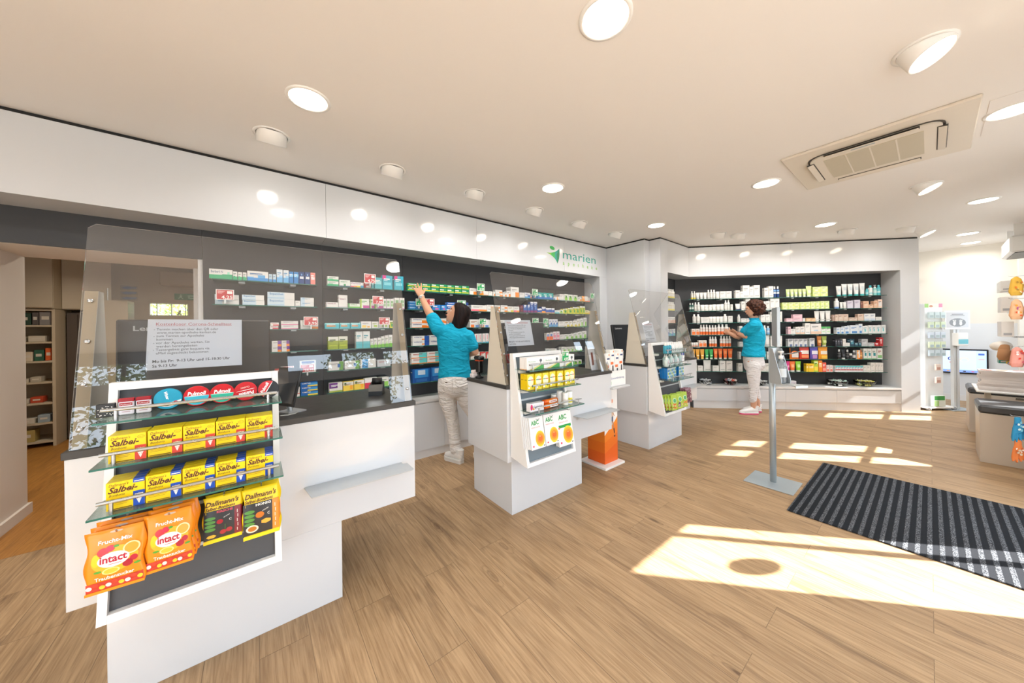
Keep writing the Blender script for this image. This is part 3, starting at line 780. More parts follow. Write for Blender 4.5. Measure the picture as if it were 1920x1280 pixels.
# ---------------------------------------------------------------- goods on the wall shelves
# rows: wall, bay, shelf, [(start, width, height, style, shape, count, stack, depth rows)]
PRODUCTS = [
 ('M','C',0,[(1.274,0.155,0.041,'gy','b',1,2,1),(1.436,0.096,0.044,'gy','b',1,2,1),(1.538,0.091,0.046,'gy','b',1,2,1),(1.636,0.089,0.047,'gy','b',1,2,1),(1.733,0.088,0.047,'gy','b',1,2,1),(1.827,0.088,0.048,'gy','b',1,2,1),(1.922,0.098,0.049,'gy','b',1,2,1)]),
 ('M','C',1,[(1.289,0.068,0.029,'lb','b',1,3,1),(1.362,0.065,0.058,'lb','b',1,1,1),(1.433,0.108,0.059,'lb','b',1,1,1),(1.549,0.1,0.06,'bp','b',1,1,1),(1.656,0.065,0.058,'bp','b',1,1,1),(1.725,0.131,0.047,'bw','b',1,2,1),(1.861,0.15,0.05,'bw','b',1,2,1)]),
 ('M','C',2,[(1.313,0.19,0.051,'vo','b',1,2,1),(1.513,0.204,0.052,'vo','b',1,2,1),(1.728,0.052,0.054,'vo','b',1,2,1)]),
 ('M','C',3,[(1.318,0.185,0.052,'vb','b',1,2,1),(1.51,0.204,0.054,'vb','b',1,2,1)]),
 ('M','C',4,[(1.305,0.173,0.058,'to','b',1,2,1),(1.483,0.185,0.06,'to','b',1,2,1),(1.963,0.05,0.064,'to','b',1,1,1)]),
 ('M','C',5,[(1.313,0.204,0.146,'db','b',1,1,1),(1.522,0.152,0.151,'db','b',1,1,1)]),
 ('M','D',0,[(2.028,0.098,0.077,'wo','b',1,1,3),(2.173,0.128,0.056,'ow','b',1,1,1),(2.307,0.054,0.057,'wp','b',1,1,1),(2.367,0.037,0.054,'wo','b',1,1,1),(2.411,0.11,0.04,'wo','b',1,2,1),(2.527,0.058,0.055,'wo','b',1,1,1),(2.587,0.064,0.078,'wo','b',1,1,1),(2.657,0.138,0.136,'wo','b',1,1,3)]),
 ('M','D',1,[(2.049,0.223,0.073,'wr','b',1,1,3),(2.278,0.101,0.041,'wo','b',1,2,1),(2.392,0.087,0.04,'wo','b',1,2,1),(2.493,0.106,0.042,'wo','b',1,2,1),(2.603,0.097,0.075,'wy','b',1,1,1),(2.704,0.093,0.076,'wr','b',1,1,1)]),
 ('M','D',2,[(2.027,0.134,0.096,'wq','b',1,1,4),(2.167,0.134,0.095,'wq','b',1,1,1),(2.31,0.129,0.093,'wq','b',1,1,1),(2.445,0.111,0.091,'wo','b',1,1,1),(2.563,0.115,0.089,'wo','b',1,1,1),(2.687,0.102,0.087,'wp','b',1,1,2)]),
 ('M','D',3,[(2.094,0.049,0.112,'rt','b',1,1,1),(2.148,0.045,0.113,'rt','b',1,1,1),(2.206,0.04,0.114,'rt','b',1,1,1),(2.252,0.047,0.115,'rt','b',1,1,1),(2.376,0.064,0.112,'rt','b',1,1,1)]),
 ('M','D',4,[(2.041,0.054,0.086,'wp','b',1,1,4),(2.101,0.059,0.086,'yr','b',1,1,1),(2.166,0.077,0.084,'rw','b',1,1,1),(2.249,0.079,0.081,'rw','b',1,1,1)]),
 ('M','E',0,[(2.808,0.085,0.07,'wp','b',1,1,4),(2.898,0.097,0.074,'bs','b',1,1,1),(3,0.026,0.06,'wr','b',1,1,1),(3.03,0.1,0.071,'tq','b',1,1,1),(3.135,0.103,0.09,'tq','b',1,1,1),(3.243,0.096,0.093,'tq','b',1,1,1),(3.343,0.106,0.095,'tq','b',1,1,1),(3.455,0.061,0.048,'wb','b',1,1,1),(3.522,0.056,0.048,'ow','b',1,1,1),(3.583,0.092,0.091,'wp','b',1,1,4),(3.682,0.083,0.097,'gl','b',1,1,1),(3.77,0.096,0.095,'gl','b',1,1,1),(3.885,0.099,0.095,'gl','b',1,1,1),(3.995,0.085,0.071,'wo','b',1,1,1),(4.09,0.141,0.087,'ow','b',1,1,1),(4.237,0.045,0.07,'wr','b',1,1,1)]),
 ('M','E',1,[(2.809,0.062,0.098,'mr','b',1,1,1),(2.875,0.06,0.104,'pb','b',1,1,1),(2.941,0.053,0.104,'pb','b',1,1,1),(3.001,0.057,0.15,'nb','b',1,1,1),(3.064,0.059,0.152,'nb','b',1,1,1),(3.128,0.083,0.059,'nw','b',1,1,1),(3.215,0.073,0.087,'no','b',1,1,1),(3.294,0.115,0.075,'nw','b',1,1,1),(3.413,0.056,0.074,'nw','b',1,1,1),(3.475,0.093,0.045,'tw','b',1,1,1),(3.572,0.078,0.054,'gl','b',1,1,1),(3.655,0.094,0.072,'yg','b',1,1,1),(3.759,0.105,0.087,'yg','b',1,1,1),(3.874,0.07,0.103,'yg','b',1,1,1),(3.949,0.078,0.104,'yg','b',1,1,1),(4.035,0.059,0.124,'yg','b',1,1,1),(4.099,0.062,0.125,'yg','b',1,1,1),(4.167,0.088,0.064,'yw','b',1,1,1),(4.26,0.062,0.053,'yo','b',1,1,1)]),
 ('M','E',2,[(2.447,0.079,0.072,'wo','b',1,1,1),(2.53,0.09,0.073,'wo','b',1,1,1),(2.794,0.093,0.059,'wp','b',1,1,2),(2.893,0.105,0.061,'pw','b',1,1,1),(3.027,0.114,0.061,'gr','b',1,1,1),(3.15,0.079,0.061,'pw','b',1,1,1),(3.234,0.098,0.062,'gr','b',1,1,1),(3.356,0.057,0.109,'bs','b',1,1,1),(3.419,0.049,0.11,'bs','b',1,1,1),(3.475,0.059,0.111,'bs','b',1,1,1),(3.551,0.126,0.078,'wp','b',1,1,3),(3.683,0.103,0.084,'wy','b',1,1,1),(3.793,0.067,0.087,'wy','b',1,1,1),(3.865,0.092,0.09,'wy','b',1,1,1),(3.963,0.067,0.113,'wy','b',1,1,1),(4.035,0.078,0.124,'wg','b',1,1,1),(4.119,0.078,0.141,'wg','b',1,1,1)]),
 ('M','E',3,[(3.305,0.056,0.1,'ob','b',1,1,1),(3.367,0.065,0.103,'ob','b',1,1,1),(3.437,0.063,0.117,'pk','b',1,1,1),(3.506,0.065,0.12,'pk','b',1,1,1),(3.578,0.084,0.072,'wp','b',1,1,3),(3.668,0.099,0.075,'wg','b',1,1,1),(3.772,0.102,0.076,'wg','b',1,1,1),(3.879,0.096,0.09,'wg','b',1,1,1),(3.98,0.098,0.105,'wg','b',1,1,1),(4.084,0.101,0.12,'wg','b',1,1,1)]),
 ('M','E',4,[(3.285,0.1,0.068,'tw','b',1,1,1),(3.394,0.11,0.064,'wg','b',1,1,1),(3.611,0.096,0.078,'wg','b',1,1,1),(3.717,0.079,0.073,'wg','b',1,1,1),(3.801,0.077,0.074,'wg','b',1,1,1),(3.884,0.087,0.074,'wg','b',1,1,1),(3.977,0.098,0.075,'wg','b',1,1,1)]),
 ('M','E',5,[(3.714,0.079,0.06,'gl','b',1,1,2),(3.799,0.076,0.06,'gl','b',1,1,1),(3.882,0.086,0.063,'gl','b',1,1,1),(3.975,0.088,0.066,'gl','b',1,1,1)]),
 ('M','A',0,[(-0.276,0.136,0.075,'bb','b',1,1,1),(-0.136,0.026,0.066,'gw','b',1,1,1),(-0.105,0.024,0.064,'gw','b',1,1,1),(-0.076,0.023,0.064,'gw','b',1,1,1),(-0.048,0.136,0.081,'wv','b',1,1,1),(0.093,0.022,0.067,'lw','b',1,1,1),(0.12,0.021,0.067,'lw','b',1,1,1),(0.146,0.041,0.111,'lt','b',1,1,1),(0.192,0.038,0.11,'lt','b',1,1,1),(0.234,0.029,0.101,'lb','b',1,1,1),(0.268,0.033,0.102,'lb','b',1,1,1),(0.305,0.04,0.106,'nv','b',1,1,1),(0.35,0.038,0.107,'nv','b',1,1,1),(0.392,0.036,0.107,'sa','b',1,1,1)]),
 ('M','A',1,[(-0.247,0.143,0.038,'bn','b',1,2,1),(-0.081,0.141,0.041,'bp2','b',1,2,1),(0.082,0.188,0.057,'bp2','b',1,2,1),(0.275,0.037,0.049,'wp','b',1,1,1),(0.317,0.099,0.039,'bn','b',1,2,1)]),
 ('M','A',2,[(0.098,0.057,0.027,'wr2','b',1,2,1),(0.173,0.122,0.034,'wpk','b',1,2,1),(0.312,0.133,0.037,'wo','b',1,2,1)]),
 ('M','A',3,[(0.108,0.064,0.045,'pu','b',1,2,1),(0.176,0.055,0.046,'pu','b',1,2,1)]),
 ('M','A',4,[(0.126,0.072,0.048,'rdd','b',1,1,1),(0.304,0.121,0.104,'wbx','b',1,1,1)]),
 ('M','A',5,[(0.259,0.04,0.081,'wrx','b',1,1,1),(0.308,0.128,0.038,'kam','b',1,3,1)]),
 ('M','B',0,[(0.525,0.091,0.044,'gw','b',1,2,1),(0.622,0.093,0.063,'gwd','b',1,1,1),(0.719,0.116,0.049,'mc','b',1,1,1),(0.841,0.06,0.06,'rdd','b',1,1,1),(0.909,0.024,0.079,'tl','b',1,1,1),(0.94,0.069,0.112,'tl','b',1,1,1),(1.017,0.098,0.141,'tp','b',1,1,1),(1.134,0.095,0.144,'tp','b',1,1,1)]),
 ('M','B',1,[(0.512,0.1,0.047,'vx','b',1,1,1),(0.616,0.074,0.118,'vx2','b',1,1,1),(0.696,0.104,0.041,'lg','b',1,1,1),(0.804,0.081,0.089,'lgp','b',1,1,1),(0.894,0.039,0.09,'lgp','b',1,1,1),(0.938,0.08,0.088,'lgp','b',1,1,1),(1.023,0.027,0.1,'cl','b',1,1,1),(1.055,0.033,0.102,'cl','b',1,1,1),(1.092,0.035,0.103,'cl','b',1,1,1),(1.135,0.048,0.116,'cl','b',1,1,1),(1.188,0.049,0.117,'cl','b',1,1,1)]),
 ('M','B',2,[(0.501,0.116,0.052,'to2','b',1,1,1),(0.623,0.086,0.053,'to2','b',1,1,1),(0.714,0.089,0.054,'to2','b',1,1,1),(0.809,0.093,0.068,'wyl','b',1,1,1),(0.907,0.063,0.066,'wgl','b',1,1,1),(0.974,0.1,0.067,'wgl','b',1,1,1),(1.082,0.043,0.077,'yg','b',1,1,1),(1.129,0.036,0.077,'wg','b',1,1,1)]),
 ('M','B',3,[(0.524,0.084,0.116,'og','b',1,1,1),(0.612,0.074,0.118,'og','b',1,1,1),(0.762,0.058,0.16,'tw','b',1,1,1),(0.824,0.063,0.162,'tw','b',1,1,1),(0.892,0.029,0.087,'wg2','b',1,1,1),(0.926,0.031,0.093,'wg2','b',1,1,1),(0.961,0.032,0.096,'wg2','b',1,1,1),(0.997,0.032,0.108,'wg2','b',1,1,1),(1.034,0.035,0.117,'wg2','b',1,1,1),(1.074,0.033,0.123,'wg2','b',1,1,1)]),
 ('M','B',4,[(0.527,0.12,0.079,'arr','b',1,1,2),(0.66,0.129,0.076,'arr','b',1,1,2),(0.798,0.142,0.042,'pab','b',1,2,1),(0.956,0.129,0.067,'grw','b',1,1,1)]),
 ('M','B',5,[(0.53,0.109,0.085,'aq','b',1,1,1),(0.645,0.088,0.084,'ye','b',1,1,1),(0.739,0.092,0.089,'ye','b',1,1,1),(0.836,0.119,0.099,'rdw','b',1,1,1),(0.973,0.096,0.093,'wg','b',1,1,1)]),
 ('R','1',0,[(0.078,0.037,0.136,'wyb','bo',1,1,1),(0.119,0.035,0.136,'wyb','bo',1,1,1),(0.16,0.056,0.111,'wp','tu',1,1,1),(0.22,0.056,0.111,'wp','tu',1,1,1),(0.279,0.056,0.111,'wp','tu',1,1,1),(0.339,0.04,0.152,'wp','bo',1,1,1),(0.383,0.04,0.156,'wp','bo',1,1,1),(0.427,0.04,0.151,'wp','bo',1,1,1),(0.475,0.055,0.119,'wp','ja',1,1,1),(0.535,0.087,0.122,'wp','b',1,1,1),(0.626,0.085,0.122,'wp','b',1,1,1)]),
 ('R','1',1,[(0.047,0.037,0.136,'dg','bo',1,1,1),(0.088,0.037,0.136,'dg','bo',1,1,1),(0.131,0.041,0.148,'wp','bo',1,1,1),(0.179,0.048,0.148,'wp','bo',1,1,1),(0.235,0.058,0.103,'wp','ja',1,1,1),(0.297,0.057,0.103,'wp','ja',1,1,1),(0.358,0.057,0.102,'wp','ja',1,1,1),(0.419,0.057,0.106,'wp','ja',1,1,1),(0.48,0.057,0.106,'wp','ja',1,1,1),(0.541,0.059,0.11,'wp','ja',1,1,1),(0.606,0.04,0.175,'wp','bo',1,1,1),(0.649,0.043,0.179,'wp','bo',1,1,1),(0.696,0.032,0.102,'wp','b',1,1,1)]),
 ('R','1',2,[(0.103,0.058,0.148,'wp','bo',1,1,1),(0.167,0.06,0.148,'wp','bo',1,1,1),(0.235,0.125,0.049,'wp','b',1,2,1),(0.367,0.052,0.102,'wp','ja',1,1,1),(0.423,0.05,0.102,'wp','ja',1,1,1),(0.476,0.049,0.102,'wp','ja',1,1,1),(0.53,0.053,0.102,'wp','ja',1,1,1),(0.588,0.062,0.143,'wp','bo',1,1,1),(0.658,0.064,0.11,'wp','b',1,1,1)]),
 ('R','1',3,[(0.082,0.06,0.107,'or2','b',1,1,1),(0.148,0.058,0.107,'or2','b',1,1,1),(0.214,0.04,0.173,'orx','bo',1,1,1),(0.258,0.042,0.173,'orx','bo',1,1,1),(0.304,0.042,0.172,'orx','bo',1,1,1),(0.354,0.04,0.164,'orx','bo',1,1,1),(0.398,0.04,0.164,'orx','bo',1,1,1),(0.442,0.042,0.164,'orx','bo',1,1,1),(0.491,0.051,0.176,'orx','bo',1,1,1),(0.547,0.051,0.175,'orx','bo',1,1,1),(0.605,0.068,0.175,'orx','bo',1,1,1)]),
 ('R','1',4,[(0.07,0.035,0.074,'or2','ja',1,1,1),(0.109,0.035,0.074,'or2','ja',1,1,1),(0.148,0.035,0.078,'or2','ja',1,1,1),(0.19,0.06,0.111,'or2','b',1,1,1),(0.254,0.061,0.111,'or2','b',1,1,1),(0.358,0.038,0.172,'orx','bo',1,1,1),(0.4,0.038,0.172,'orx','bo',1,1,1),(0.442,0.04,0.172,'orx','bo',1,1,1),(0.529,0.04,0.18,'orx','bo',1,1,1),(0.573,0.042,0.179,'orx','bo',1,1,1),(0.619,0.04,0.179,'orx','bo',1,1,1),(0.662,0.041,0.179,'orx','bo',1,1,1)]),
 ('R','1',5,[(0.078,0.062,0.165,'yt','tu',1,1,1),(0.148,0.064,0.165,'yt','tu',1,1,1),(0.219,0.065,0.165,'yt','tu',1,1,1),(0.294,0.061,0.164,'gt','tu',1,1,1),(0.362,0.061,0.164,'gt','tu',1,1,1),(0.43,0.067,0.172,'ot','tu',1,1,1),(0.505,0.066,0.172,'ot','tu',1,1,1),(0.579,0.066,0.171,'ot','tu',1,1,1),(0.653,0.073,0.171,'ot','tu',1,1,1)]),
 ('R','1',6,[(0.134,0.023,0.136,'wp','b',1,1,1),(0.177,0.075,0.091,'wp','b',1,1,1),(0.269,0.119,0.181,'wp','po',1,1,1),(0.409,0.093,0.094,'wp','b',1,1,1),(0.518,0.087,0.176,'wp','b',1,1,1),(0.618,0.091,0.175,'wp','b',1,1,1)]),
 ('R','2',0,[(0.772,0.067,0.13,'wp','b',1,1,1),(0.845,0.052,0.109,'wp','b',1,1,1),(0.882,0.104,0.21,'wp','b',1,1,1),(0.992,0.056,0.186,'wp','b',1,1,1),(1.053,0.092,0.209,'wp','b',1,1,1),(1.212,0.06,0.161,'wp','b',1,1,1),(1.276,0.068,0.184,'wp','b',1,1,1),(1.353,0.042,0.18,'nv','bo',1,1,1),(1.4,0.042,0.18,'nv','bo',1,1,1)]),
 ('R','2',1,[(0.777,0.08,0.11,'nvw','tu',1,1,1),(0.863,0.054,0.146,'wp','b',1,1,1),(0.923,0.072,0.19,'wp','b',1,1,1),(1.149,0.077,0.137,'wp','b',1,1,1),(1.234,0.057,0.144,'wp','b',1,1,1),(1.298,0.066,0.184,'wp','b',1,1,1),(1.367,0.065,0.184,'wp','b',1,1,1)]),
 ('R','2',2,[(0.805,0.045,0.13,'wp','bo',1,1,1),(0.858,0.073,0.065,'wp','b',1,1,1),(0.936,0.076,0.065,'wp','b',1,1,1),(1.153,0.066,0.121,'wp','b',1,1,1),(1.225,0.064,0.124,'wp','b',1,1,1),(1.298,0.082,0.168,'wp','b',1,1,1),(1.386,0.085,0.168,'wp','b',1,1,1)]),
 ('R','2',3,[(0.826,0.047,0.142,'wp','b',1,1,1),(1.197,0.044,0.149,'wp','bo',1,1,1),(1.247,0.046,0.136,'blb','bo',1,1,1)]),
 ('R','2',4,[(0.824,0.054,0.081,'wp','b',1,1,1),(1.204,0.086,0.189,'wp','po',1,1,1),(1.298,0.082,0.176,'wp','b',1,1,1),(1.384,0.083,0.176,'wp','b',1,1,1)]),
 ('R','2',5,[(0.818,0.024,0.122,'wp','b',1,1,1),(1.193,0.042,0.173,'dtl','bo',1,1,1),(1.243,0.046,0.12,'wp','b',1,1,1)]),
 ('R','2',6,[(0.801,0.064,0.134,'wp','b',1,1,1),(1.099,0.053,0.133,'wp','b',1,1,1),(1.158,0.05,0.133,'wp','b',1,1,1),(1.213,0.064,0.133,'wp','b',1,1,1)]),
 ('R','3',0,[(1.544,0.058,0.131,'lgt','tu',1,1,1),(1.605,0.056,0.131,'lgt','tu',1,1,1),(1.664,0.055,0.131,'lgt','tu',1,1,1),(1.724,0.057,0.131,'lgt','tu',1,1,1),(1.785,0.055,0.131,'lgt','tu',1,1,1),(1.843,0.08,0.174,'lgt','tu',1,1,1),(1.929,0.104,0.077,'lgb','b',1,2,1),(2.038,0.105,0.079,'lgb','b',1,2,1)]),
 ('R','3',1,[(1.478,0.081,0.056,'lgb','b',1,2,1),(1.565,0.081,0.056,'lgb','b',1,2,1),(1.652,0.082,0.056,'lgb','b',1,2,1),(1.74,0.071,0.057,'lgb','b',1,2,1),(1.815,0.071,0.057,'lgb','b',1,2,1),(1.895,0.065,0.059,'lgb','b',1,2,1),(1.964,0.063,0.059,'lgb','b',1,2,1),(2.037,0.06,0.061,'lgb','b',1,2,1),(2.1,0.061,0.061,'lgb','b',1,2,1)]),
 ('R','3',2,[(1.536,0.094,0.056,'pnk','b',1,1,1),(1.636,0.133,0.058,'pnk','b',1,2,1),(1.774,0.032,0.055,'wp','b',1,1,1),(1.827,0.066,0.055,'tan','b',1,1,1),(1.899,0.06,0.055,'tan','b',1,1,1),(1.961,0.072,0.165,'wp','tu',1,1,1),(2.038,0.075,0.165,'wp','tu',1,1,1),(2.119,0.075,0.169,'wp','tu',1,1,1)]),
 ('R','3',3,[(1.558,0.038,0.123,'pnk','b',1,1,1),(1.6,0.065,0.087,'wp','b',1,1,1),(1.67,0.064,0.119,'wpe','b',1,1,1),(1.738,0.064,0.123,'wpe','b',1,1,1),(1.808,0.075,0.178,'wp','b',1,1,1),(1.888,0.15,0.166,'wpe','b',1,1,1),(2.044,0.063,0.118,'wgt','b',1,1,1),(2.112,0.061,0.118,'wgt','b',1,1,1)]),
 ('R','3',4,[(1.556,0.074,0.123,'gry','b',1,1,1),(1.643,0.059,0.123,'gry','b',1,1,1),(1.707,0.064,0.123,'gry','b',1,1,1),(1.777,0.059,0.123,'gry','b',1,1,1),(1.874,0.069,0.134,'gry','b',1,1,1),(1.989,0.067,0.165,'amb','tu',1,1,1),(2.063,0.074,0.165,'olv','tu',1,1,1)]),
 ('R','3',5,[(1.589,0.136,0.183,'pou','po',1,1,1),(1.734,0.144,0.194,'por','po',1,1,1),(1.884,0.119,0.193,'pop','po',1,1,1),(2.008,0.135,0.193,'poy','po',1,1,1)]),
 ('R','3',6,[(1.538,0.045,0.167,'pnt','tu',1,1,1),(1.589,0.084,0.167,'ort','tu',1,1,1),(1.679,0.08,0.167,'lmt','tu',1,1,1),(1.82,0.03,0.131,'yeb','b',1,1,1),(1.854,0.073,0.13,'yeb','b',1,1,1),(1.932,0.06,0.181,'ygb','b',1,1,1),(1.998,0.053,0.181,'orb','b',1,1,1),(2.054,0.053,0.149,'rdb','b',1,1,1),(2.112,0.04,0.106,'rdb2','b',1,1,1),(2.158,0.04,0.106,'rdb2','b',1,1,1)]),
 ('R','4',0,[(2.281,0.075,0.16,'wtc','tu',1,1,1),(2.359,0.078,0.191,'wtc','tu',1,1,1),(2.442,0.077,0.191,'wtc','tu',1,1,1),(2.525,0.08,0.194,'wtc','tu',1,1,1),(2.611,0.075,0.198,'wtc','tu',1,1,1),(2.689,0.039,0.108,'tlb','bo',1,1,1),(2.736,0.056,0.158,'wtb','bo',1,1,1),(2.797,0.049,0.162,'aqp','pu',1,1,1),(2.851,0.05,0.162,'tlb','bo',1,1,1)]),
 ('R','4',1,[(2.254,0.064,0.164,'wbl','bo',1,1,1),(2.322,0.043,0.102,'wp','tu',1,1,1),(2.369,0.047,0.101,'wp','tu',1,1,1),(2.421,0.081,0.121,'lav','b',1,1,1),(2.521,0.08,0.132,'lav','b',1,1,1),(2.607,0.032,0.097,'brn','b',1,1,1),(2.645,0.077,0.108,'pch','b',1,1,1),(2.727,0.056,0.054,'pch','b',1,1,1),(2.788,0.052,0.108,'pch','b',1,1,1),(2.848,0.057,0.131,'pch2','b',1,1,1)]),
 ('R','4',2,[(2.204,0.033,0.102,'brn2','b',1,1,1),(2.242,0.04,0.102,'tau','b',1,1,1),(2.287,0.069,0.109,'tau','b',1,1,1),(2.361,0.071,0.109,'tau','b',1,1,1),(2.437,0.06,0.055,'tau','b',1,1,1),(2.501,0.057,0.054,'tau','b',1,1,1),(2.568,0.08,0.109,'tau','b',1,1,1),(2.654,0.077,0.112,'wbb','b',1,1,1),(2.736,0.073,0.112,'wbb','b',1,1,1),(2.817,0.079,0.058,'wp','b',1,1,1)]),
 ('R','4',3,[(2.263,0.052,0.102,'bwh','b',1,1,1),(2.321,0.05,0.105,'bwh','b',1,1,1),(2.376,0.072,0.121,'bwh','b',1,1,1),(2.454,0.119,0.136,'bwh','b',1,1,1),(2.578,0.051,0.155,'bwh','b',1,1,1),(2.635,0.07,0.12,'wtl','b',1,1,1),(2.712,0.051,0.132,'wtl','b',1,1,1),(2.766,0.051,0.131,'wtl','b',1,1,1),(2.822,0.062,0.131,'wtl','b',1,1,1),(2.89,0.06,0.135,'wtl','b',1,1,1)]),
 ('R','4',4,[(2.24,0.031,0.114,'dk','b',1,1,1),(2.275,0.031,0.113,'dk','b',1,1,1),(2.31,0.031,0.113,'dk','b',1,1,1),(2.348,0.04,0.117,'wp','b',1,1,1),(2.392,0.053,0.055,'wp','b',1,1,1),(2.452,0.058,0.113,'dkt','b',1,1,1),(2.516,0.053,0.058,'dkt','b',1,1,1),(2.573,0.037,0.058,'dkt','b',1,1,1),(2.614,0.085,0.112,'gry2','b',1,1,1),(2.705,0.087,0.054,'gry2','b',1,1,1),(2.797,0.056,0.058,'red','b',1,1,1),(2.859,0.052,0.135,'red','b',1,1,1)]),
 ('R','4',5,[(2.286,0.047,0.153,'blk','bo',1,1,1),(2.338,0.059,0.156,'blk','tu',1,1,1),(2.402,0.046,0.148,'blk','bo',1,1,1),(2.452,0.039,0.09,'blk','ja',1,1,1),(2.497,0.046,0.136,'blw','bo',1,1,1),(2.549,0.038,0.14,'ow','b',1,1,1),(2.592,0.039,0.147,'amb','bo',1,1,1),(2.64,0.049,0.167,'wtg','b',1,1,1),(2.695,0.054,0.166,'wtg','b',1,1,1),(2.754,0.063,0.166,'wtg','b',1,1,1),(2.827,0.071,0.17,'wgr','b',1,1,1)]),
 ('R','4',6,[(2.237,0.037,0.097,'wrt','b',10,1,1),(2.633,0.046,0.105,'wp','b',1,1,1),(2.683,0.047,0.105,'wp','b',1,1,1),(2.737,0.058,0.147,'wp','b',1,1,1),(2.8,0.034,0.147,'wp','b',1,1,1),(2.837,0.034,0.147,'wp','b',1,1,1),(2.875,0.033,0.146,'wp','b',1,1,1)]),
]

